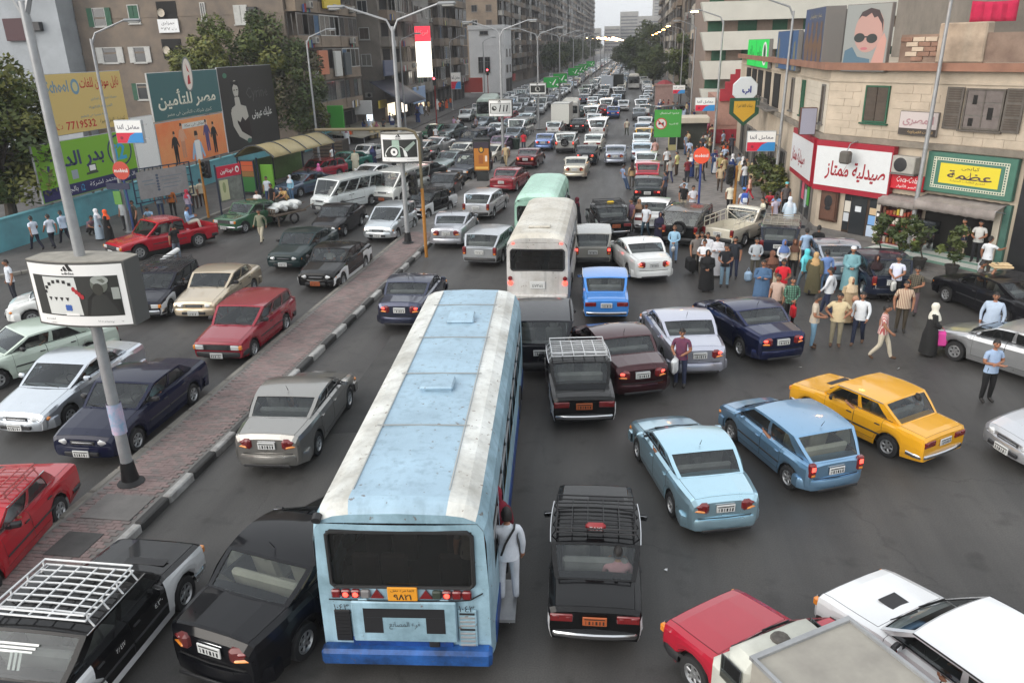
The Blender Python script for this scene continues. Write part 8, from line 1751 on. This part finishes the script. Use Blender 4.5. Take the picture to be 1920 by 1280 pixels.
Pp(1357,538,175,'young man in a black T-shirt and light blue jeans',pose='hold',top=(30,32,38),legs=(134,162,182))
Pp(1374,522,160,'man in a dark polo holding a brown briefcase',pose='stand',top=(36,40,48),legs=DJ,bag=('R',(84,44,32),.52,.34))
Pp(1341,518,175,'man in a long white robe with folded arms',pose='folded',robe_c=(214,214,218))
Pp(1323,512,180,'man in a white shirt behind the arms-crossed one',pose='stand',top=(226,228,234),legs=GYT)
Pp(1317,528,172,'man in a white T-shirt with crossed arms',pose='folded',top=(228,230,234),legs=(70,66,60))
Pp(1323,546,178,'woman in a long black robe and black veil',pose='front',scarf_c=(22,22,24),robe_c=(20,20,22),h=1.6)
Pp(1303,512,195,'older man in grey with a big black holdall',pose='stand',top=(118,112,108),legs=(40,38,38),bag=('R',(22,22,24),.62,.52))
Pp(1313,505,170,'older woman in a grey dress beside the holdall',pose='stand',robe_c=(128,122,112),h=1.58)
Pp(1262,492,170,'woman in a light blue suit with a white handbag',pose='front',top=(160,200,226),legs=(150,182,222),sleeve='long',h=1.62,hair=mat('hair_brown',(.12,.06,.03),.6),bag=('R',(228,228,226),.3,.24))
Pp(1236,462,180,'woman in a dark navy robe beside the black off road car',pose='front',scarf_c=(34,32,58),robe_c=(30,28,50),h=1.6)
Pp(1210,447,150,'man in a white shirt and teal trousers by the white boxy saloon',pose='walkB',top=(220,224,232),legs=(52,74,88),skin=1)
Pp(1183,436,120,'man in a purple checked shirt beside the racked taxi',pose='stand',topm=stripe((136,104,128),(96,72,96),40,True),legs=GYT)
Pp(1197,432,150,'woman in brown with a tan headscarf beside the white boxy saloon',pose='stand',scarf_c=(150,118,92),robe_c=(74,58,50),h=1.58)
Pp(1066,428,70,'man in a white shirt and black trousers boarding the mint bus',pose='walkA',top=(206,210,214),legs=BKC)
Pp(1082,428,90,'woman in a maroon headscarf with a lilac bag by the mint bus',pose='front',scarf_c=(116,44,58),robe_c=(36,32,38),h=1.6,bag=('L',(190,128,200),.3,.5))
Pp(1172,357,-60,'man in a blue shirt and jeans leaning on the double parked saloon',pose='lean',top=(126,142,172),legs=(66,88,122),g=PZ)
Pp(1184,352,20,'woman in a tan top standing by the double parked saloon',pose='stand',scarf_c=(60,40,40),top=(180,150,110),legs=GYT,h=1.6,g=PZ)
Pp(1246,376,60,'man in a dark blue shirt by the parked cars',pose='stand',top=(74,80,98),legs=(64,62,68),g=PZ,z=PV)
for px,py,deg,lb,k in((1284,368,30,'man in pale blue squatting on the pavement edge',dict(pose='squat',top=(196,210,226),legs=(52,60,74))),(1280,402,190,'man in a black waistcoat near the black off road car',dict(pose='stand',top=(26,26,28),legs=(190,180,160))),(1297,408,200,'man in white by the blue sign pole',dict(pose='hold',top=(214,216,224),legs=(60,62,70))),(1255,344,20,'man in a grey shirt and navy trousers walking up the pavement',dict(pose='walkA',top=(172,170,164),legs=(50,54,84))),(1249,322,20,'man in a white shirt just ahead of the grey shirted man',dict(pose='stand',top=(216,218,220),legs=(60,56,50))),(1268,330,60,'man in a yellow shirt and brown trousers on the pavement',dict(pose='stand',top=(222,216,150),legs=(84,68,56))),(1289,324,-80,'man in brown striding across the pavement',dict(pose='walkB',top=(128,110,92),legs=(110,96,80))),(1322,316,10,'person in a mustard top and black trousers',dict(pose='stand',top=(196,156,80),legs=BKC)),(1349,336,175,'man in khaki and a cap behind the beige shirted one',dict(pose='stand',top=(162,148,96),legs=(90,84,60),cap=(200,190,160))),(1349,360,175,'man in a beige shirt and dark brown trousers walking this way',dict(pose='walkA',top=(188,168,138),legs=(78,66,56))),(1367,402,-20,'man in a cream shirt and black trousers by the yellow pole',dict(pose='stand',top=(222,216,196),legs=BKC)),(1391,414,5,'person in red trousers and a blue cap with a backpack',dict(pose='stand',top=(214,218,226),legs=(206,30,48),cap=(80,132,210))),(1404,376,60,'child in white and orange by the potted shrubs',dict(pose='walkA',top=(228,180,160),legs=(190,50,66),h=1.45)),(1426,436,100,'man in a cream shirt walking along the pharmacy',dict(pose='walkB',top=(222,218,196),legs=(44,42,40),sleeve='long')),(1449,432,30,'man in a lilac shirt walking up the pavement by the pharmacy',dict(pose='walkA',top=(196,188,204),legs=(64,62,66))),(1476,432,10,'woman all in white walking along the pharmacy wall',dict(pose='walkB',scarf_c=(222,230,240),robe_c=(206,224,238),h=1.64)),(1470,402,190,'person in dark grey beside the lamp post',dict(pose='stand',top=(92,88,88),legs=BKC,cap=(110,200,206))),(1456,398,150,'person in a blue shirt sitting by the lamp post',dict(pose='squat',top=(140,170,214),legs=GYT)),(1443,392,160,'person in red squatting by the lamp post',dict(pose='squat',top=(190,50,66),legs=GYT)),(1434,374,20,'man in a fawn jacket leaning in at the shop',dict(pose='push',top=(150,130,112),legs=(86,76,66))),(1383,335,30,'man in a grey shirt carrying a black bag by the shrubs',dict(pose='walkB',top=(160,172,190),legs=(112,128,140))),(1363,300,60,'man in black bending at the flower stall',dict(pose='push',top=(44,42,46),legs=BKC)),(1320,287,10,'man in a white shirt walking away by the lit lamp post',dict(pose='walkA',top=(214,210,212),legs=(60,52,54))),(1332,288,10,'person in plum beside the lit lamp post',dict(pose='walkB',top=(96,76,82),legs=(52,44,48))),(1219,266,10,'man in a white shirt and black trousers by the parked cars',dict(pose='stand',top=(226,228,230),legs=BKC)),(1227,302,10,'man in a pinkish shirt and maroon trousers at the kerb',dict(pose='stand',top=(202,160,152),legs=(110,74,70))),(1175,255,10,'man walking in the road beside the parked row',dict(pose='walkA',top=(200,190,170),legs=(70,76,60)))):
 Pp(px,py,deg,lb,g=PZ,z=(0 if px in(1175,1280)else PV),**k)
v=on_b(9.3,0,2.2);person('man in a white shirt with plastic bags at the marble wall',(v.x,v.y),-55,'point',WS,(62,54,46),z=.13,group=PZ,bag=('L',(220,224,228),.3,.4))
v=on_b(7.6,0,.9);person('man in a dark patterned shirt inside the grill opening',(v.x,v.y),120,'front',(44,48,70),(172,156,136),z=.36,group=PZ)
v=on_b(8.15,0,.75);person('cook in a white apron inside the grill opening',(v.x,v.y),150,'hold',(200,200,196),(40,40,44),z=.36,group=PZ)
v=on_b(5.75,0,1.0);person('man in a white shirt sitting behind the potted plants',(v.x,v.y),200,'squat',(208,200,190),GYT,z=.36,group=PZ)
t_=G(1862,556,1.62);m=MB();m.box((0,0,0),(.62,.46,.07),0,.02)
for k in range(8):m.lathe([(.001,.0),(.09,.02),(.09,.05),(.001,.08)],(-.2+.13*(k%4),-.1+.2*(k//4),.03),8)
q=bpy.data.objects['person'];o=obj('bread_tray',m,mat('bread_tray',s2l(206,180,140),.8,noise=.2));tr_=[x for x in SC.objects if x.get('label','').startswith('man in a taupe')][0];o.location=tr_.location+Vector((.15,-.05,1.62));tag(o,'tray of flat bread on the shoulder of the taupe shirted man','tray')
g_=G(1402,527);m=MB();m.box((0,0,.2),(.3,.22,.4),0,.08);m.tube([(-.08,0,.38),(0,0,.56),(.08,0,.38)],.01,4);o=obj('plastic_bag',m,flat((158,186,214)));o.location=g_;tag(o,'pale blue plastic bag standing on the road by the grey shirted man','bag')
bp=[x for x in SC.objects if x.get('label','').startswith('person in red trousers')][0];m=MB();m.box((0,-.22,1.22),(.34,.20,.52),0,.07);m.box((0,-.34,1.12),(.24,.07,.24),1,.03);o=obj('backpack',m,[flat((60,92,176)),flat((214,220,228))]);o.location=bp.location;o.rotation_euler=bp.rotation_euler;tag(o,'blue and white backpack on the person in red trousers','backpack')
Mb=BUS.matrix_basis.copy()if False else Matrix.Translation(BUS.location)@Matrix.Rotation(BUS.rotation_euler.z,4,'Z')
q=Mb@Vector((1.44,-L2+1.25,0));cd_=person('bus conductor in white with a black shoulder strap hanging from the rear door',(q.x,q.y),math.degrees(BUS.rotation_euler.z)+8,'stand',(214,220,228),(206,212,220),1.74,'long',z=.38,group='people at the blue bus')
m=MB();m.tube([(-.11,-.17,1.0),(-.04,-.155,1.2),(.10,-.10,1.42),(.12,.02,1.46)],.02,4);sb_=obj('shoulder_strap',m,BLK,cd_)
m=MB();m.box((1.38,-L2+1.3,.33),(.36,1.0,.06));bpart('step',m,STEEL,False)
q=Mb@Vector((1.24,-L2+1.72,0));person('passenger in a dark red hood in front of the conductor',(q.x,q.y),math.degrees(BUS.rotation_euler.z),'stand',(110,24,40),BKC,1.7,scarf_c=(122,24,44),z=.5,group='people at the blue bus')
for k in range(9):
 q=Mb@Vector((rnd.uniform(-.9,.9),-L2+.9+k*.75,0));person('bus passenger behind the dark glass, row %s from the back'%['one','two','three','four','five','six','seven','eight','nine'][k],(q.x,q.y),math.degrees(BUS.rotation_euler.z)+rnd.uniform(-40,40),'sit' if k%2 else 'stand',rnd.choice([(60,56,52),(120,110,100),(90,60,60)]),BKC,1.62,z=1.0 if k%2 else .72,group='passengers in the blue bus')
for k,yy in enumerate((-.4,1.2,2.6)):
 q=Mb@Vector((.86,yy,0));person('passenger leaning at an open side window of the blue bus, %s'%['rearmost','middle','foremost'][k],(q.x,q.y),math.degrees(BUS.rotation_euler.z)-70,'folded',[(206,196,170),(200,206,214),(170,100,70)][k],BKC,1.62,z=.72,group='passengers in the blue bus')
for px,py,deg,lb,k in((72,470,75,'first of three men in white shirts walking along the turquoise wall',dict(pose='walkA',top=(206,216,230),legs=(30,32,48))),(103,466,75,'second of three men in white shirts walking along the turquoise wall',dict(pose='walkB',top=(208,216,228),legs=(30,32,44))),(126,458,75,'third of three men in white shirts nearest the lamp post',dict(pose='walkA',top=(190,206,226),legs=(28,30,44),sleeve='long')),(172,441,-100,'man in a mauve shirt sitting against the turquoise wall',dict(pose='squat',top=(128,100,112),legs=BKC)),(190,450,-60,'woman in a white veil and white dress by the turquoise wall',dict(pose='stand',scarf_c=(226,228,232),robe_c=(170,186,200),h=1.6)),(207,452,-60,'woman in an orange top and long black skirt',dict(pose='stand',scarf_c=(236,96,48),robe_c=(20,20,22),h=1.6)),(238,432,170,'man in a pale shirt behind the blue sign pole',dict(pose='stand',top=(170,176,180),legs=(60,60,64))),(258,436,150,'man in dark olive leaning by the blue sign pole',dict(pose='stand',top=(66,62,54),legs=(52,50,48))),(285,422,180,'person in a blue shirt crouched behind the red pickup',dict(pose='squat',top=(150,184,214),legs=GYT)),(304,408,20,'man in a grey shirt reading the framed notice',dict(pose='stand',top=(126,146,160),legs=(50,66,96))),(327,406,20,'man in an orange and black striped shirt before the framed notice',dict(pose='stand',topm=stripe((214,122,50),(40,32,30),50),legs=BKC)),(357,408,-20,'woman in a patterned top with a red bag by the notice',dict(pose='stand',scarf_c=(190,60,80),top=(170,160,180),legs=(86,100,140),h=1.6)),(368,392,30,'man in a beige shirt at the end of the notice frame',dict(pose='stand',top=(196,186,162),legs=(72,56,50))),(382,388,30,'second man in beige beside the yellow signal pole',dict(pose='stand',top=(202,192,172),legs=(60,44,44))),(460,362,20,'man in a light blue shirt and jeans near the bus shelter',dict(pose='walkA',top=(186,202,216),legs=(54,74,110))),(533,338,160,'man in khaki sitting in the bus shelter',dict(pose='squat',top=(110,100,74),legs=GYT)),(548,318,150,'man in white behind the bus shelter',dict(pose='walkB',top=(196,204,212),legs=(180,186,192))),(560,312,150,'second man in white behind the bus shelter',dict(pose='stand',top=(206,210,216),legs=(70,72,84))),(604,278,150,'person in white by the lit shop',dict(pose='stand',top=(216,214,210),legs=(120,90,70)))):
 q=G(px,py,.12);inroad=False;Pp(px,py,deg,lb,g=LG,z=.12,**k)
for px,py,deg,lb,k in((30,566,150,'man in a white shirt stepping off the kerb at the far left',dict(pose='stand',top=(208,214,222),legs=(44,46,56))),(335,488,60,'man in a black T-shirt and grey jeans by the red pickup',dict(pose='phone',top=(30,28,30),legs=(96,106,120))),(493,456,175,'man in a grey green tunic and cream trousers walking this way',dict(pose='walkA',top=(120,122,102),legs=(186,178,158),sleeve='long')),(488,412,175,'man in a white shirt beside the handcart',dict(pose='stand',top=(224,222,220),legs=(110,92,84))),(514,398,150,'man in black behind the handcart',dict(pose='stand',top=(30,28,30),legs=BKC)),(540,400,155,'man in a tan shirt pushing the handcart',dict(pose='push',top=(196,160,104),legs=(86,74,62))),(505,382,175,'person in white among the men behind the handcart',dict(pose='stand',top=(206,212,222),legs=(70,90,130))),(548,376,160,'woman in a white veil and light blue behind the handcart',dict(pose='stand',scarf_c=(214,220,228),top=(150,200,224),legs=(90,120,150),h=1.6)),(583,362,20,'woman in a black top and red skirt beside the red estate',dict(pose='stand',scarf_c=(28,22,24),robe_c=(196,70,66),h=1.6)),(601,350,20,'woman in a pink veil beside the red estate',dict(pose='stand',scarf_c=(232,120,178),robe_c=(180,90,110),h=1.58)),(626,314,60,'man in a white shirt with the bicycle',dict(pose='stand',top=(222,224,226),legs=(60,56,56))),(668,322,190,'man in a cream robe before the turquoise saloon',dict(pose='stand',robe_c=(206,202,180))),(701,312,170,'woman in a navy robe beside the white boxy saloon',dict(pose='stand',scarf_c=(60,66,110),robe_c=(32,42,74),h=1.6)),(982,284,20,'man in a red shirt standing on the median by the bin',dict(pose='stand',top=(206,44,60),legs=(56,62,76))),(949,312,170,'man in khaki walking on the median',dict(pose='walkA',top=(190,168,130),legs=(180,160,124))),(808,268,30,'woman in black walking between the oncoming cars',dict(pose='walkB',scarf_c=(24,22,24),robe_c=(20,19,21),h=1.6)),(818,270,30,'man in a white shirt with the woman in black',dict(pose='walkA',top=(220,222,226),legs=BKC)),(852,248,150,'person in lilac crossing far up the oncoming lanes',dict(pose='walkB',top=(196,160,190),legs=GYT)),(860,250,150,'person in white crossing far up the oncoming lanes',dict(pose='walkA',top=(214,210,214),legs=(90,90,110))),(866,252,150,'woman in black crossing far up the oncoming lanes',dict(pose='walkA',scarf_c=(30,26,28),robe_c=(26,24,26),h=1.6)),(893,248,150,'person in a checked shirt far up the oncoming lanes',dict(pose='stand',top=(150,140,150),legs=GYT)),(872,225,150,'person in a red shirt far up by the left kerb',dict(pose='stand',top=(196,40,50),legs=BKC))):
 on_m=px in(982,949);Pp(px,py,deg,lb,g='people among the oncoming cars',z=.16 if on_m else 0,**k)
pk=[o for o in SC.objects if o.get('label','').startswith('red double cab')][0];q=Matrix.Translation(pk.location)@Matrix.Rotation(pk.rotation_euler.z,4,'Z')@Vector((.55,-1.7,0));person('man in a light blue shirt sitting on the side of the red pickup bed',(q.x,q.y),math.degrees(pk.rotation_euler.z)+150,'sit',(150,184,220),(206,204,190),z=.92,sleeve='long',group=LG)
rc=random.Random(3)
TOPS=[((214,216,220),'white'),((170,186,210),'pale blue'),((120,40,50),'dark red'),((60,62,70),'dark grey'),((200,180,140),'tan'),((224,96,50),'orange'),((40,60,110),'navy'),((150,150,130),'olive')]
for k in range(104):
 right=k<78;x=rc.uniform(3.6,8.2)if right else rc.uniform(-30,-26.6);y=(rc.uniform(50,80)if k%2 else rc.uniform(66,112))if right else rc.uniform(76,128)
 c,cn=rc.choice(TOPS);pose=rc.choice(['stand','walkA','walkB','hold']);sc_=rc.random()<.25
 kw=dict(scarf_c=rc.choice([(30,28,30),(214,214,216),(150,90,110)]),robe_c=c)if sc_ else{}
 person('%s in %s far along the %s pavement'%('veiled woman' if sc_ else 'man',cn,'right' if right else 'left'),(x,y),rc.uniform(0,360),pose,c,rc.choice([(50,52,60),(80,70,60),(70,90,120)]),rc.uniform(1.58,1.76),z=.135 if right else .12,group='pedestrians far along the right pavement' if right else 'pedestrians far along the left pavement',**kw)
def driver(lbl,text,top,pose='drive',side=-1,skin=0,back=False):
 o=[o for o in SC.objects if o.get('label','').startswith(lbl)][0];S=dict(BASE);S.update(STY[o['_S']]);c=S['cab'];fy=(lerp(c[1],c[2],.55)if S['nwin']<4 else c[2]-.15)-S['L']/2
 q=Matrix.Translation(o.location)@Matrix.Rotation(o.rotation_euler.z,4,'Z')@Vector((side*.37,fy-.02 if not back else fy-.72,0));person(text,(q.x,q.y),math.degrees(o.rotation_euler.z),pose,top,DJ,1.62,z=.36,skin=skin,group='drivers and passengers in the cars')
driver('pale blue saloon with','driver in a dark jacket with elbow out of the pale blue saloon',(34,34,40));driver('light blue hatchback','driver of the light blue hatchback in a grey shirt',(120,116,110));driver('yellow boxy','driver of the yellow saloon in an olive shirt',(150,146,90));driver('yellow boxy','back seat passenger of the yellow saloon',(120,110,100),'sit',1,0,True);driver('silver saloon behind the man','driver of the silver saloon in a white shirt',(214,216,220));driver('dark blue saloon with lit','driver of the dark blue saloon by the crowd',(130,130,130))
driver('white hatchback with','driver of the white hatchback in denim blue',(86,104,140));driver('white hatchback with','back seat passenger of the white hatchback',(150,140,130),'sit',-1,0,True);driver('red hatchback at','driver of the red hatchback in a tan shirt',(160,130,104));driver('crimson estate','driver of the crimson estate in a pale blue shirt',(170,196,220));driver('dark blue saloon behind the nearest','driver of the dark blue saloon behind the lamp post',(150,190,206));driver('silver saloon beside the dark blue','driver of the silver saloon beside the dark blue one',(190,206,214));driver('pale greenish','driver of the pale greenish saloon',(140,120,110));driver('red saloon with a roof rack leaving','driver of the red saloon at the left edge in white',(206,214,226));driver('dark green saloon','driver of the dark green saloon',(160,110,90));driver('black and white taxi with a red plate','driver of the taxi with the red plate',(196,190,184));driver('black and white taxi with a red plate','front passenger of the taxi with the red plate in white',(224,222,220),'sit',1);driver('silver grey saloon alone','driver of the silver grey saloon beside the bus',(170,130,90));driver('black and white taxi with roof rack and red','passenger in pink in the nearest taxi',(200,150,156),'sit',1,2,True);driver('black and white taxi with roof rack and red','driver of the nearest taxi',(80,76,74));driver('black estate taxi','driver of the black estate taxi',(170,170,176));driver('champagne saloon behind the crimson','driver of the champagne saloon',(90,96,104))
Mk=Matrix.Translation(BS.location)@Matrix.Rotation(BS.rotation_euler.z,4,'Z')
for k,(x,y,c,s)in enumerate(((-.32,-1.50,(190,220,230),.16),(-.18,-1.58,(120,180,220),.19),(.08,-1.48,(70,60,74),.15),(.12,-1.5,(210,214,216),.09))):
 m=MB();m.lathe([(.001,0),(s,.01),(s*.8,.06),(.001,.09)],(0,0,0),9);o=obj('tissue_pack',m,flat(c));o.location=Mk@Vector((x,y,.95));tag(o,['pale tissue pack on the black saloon rear shelf','blue crumpled pack on the black saloon rear shelf','dark soft toy on the black saloon rear shelf','white paper on the black saloon rear shelf'][k],'pack')
 # ------------------------------------------------------------------ evening haze over the avenue
m=MB();m.box((0,560,30),(400,1240,62));hz=obj('haze',m,[],None,False);hz['kind']='stuff'
hm_=bpy.data.materials.new('haze');hm_.use_nodes=True;n_=hm_.node_tree.nodes;n_.remove(n_['Principled BSDF']);v_=n_.new('ShaderNodeVolumePrincipled');v_.inputs['Color'].default_value=(.93,.95,1,1);v_.inputs['Density'].default_value=.00042;v_.inputs['Anisotropy'].default_value=.0
hm_.node_tree.links.new(v_.outputs[0],n_['Material Output'].inputs['Volume']);hz.data.materials.append(hm_)
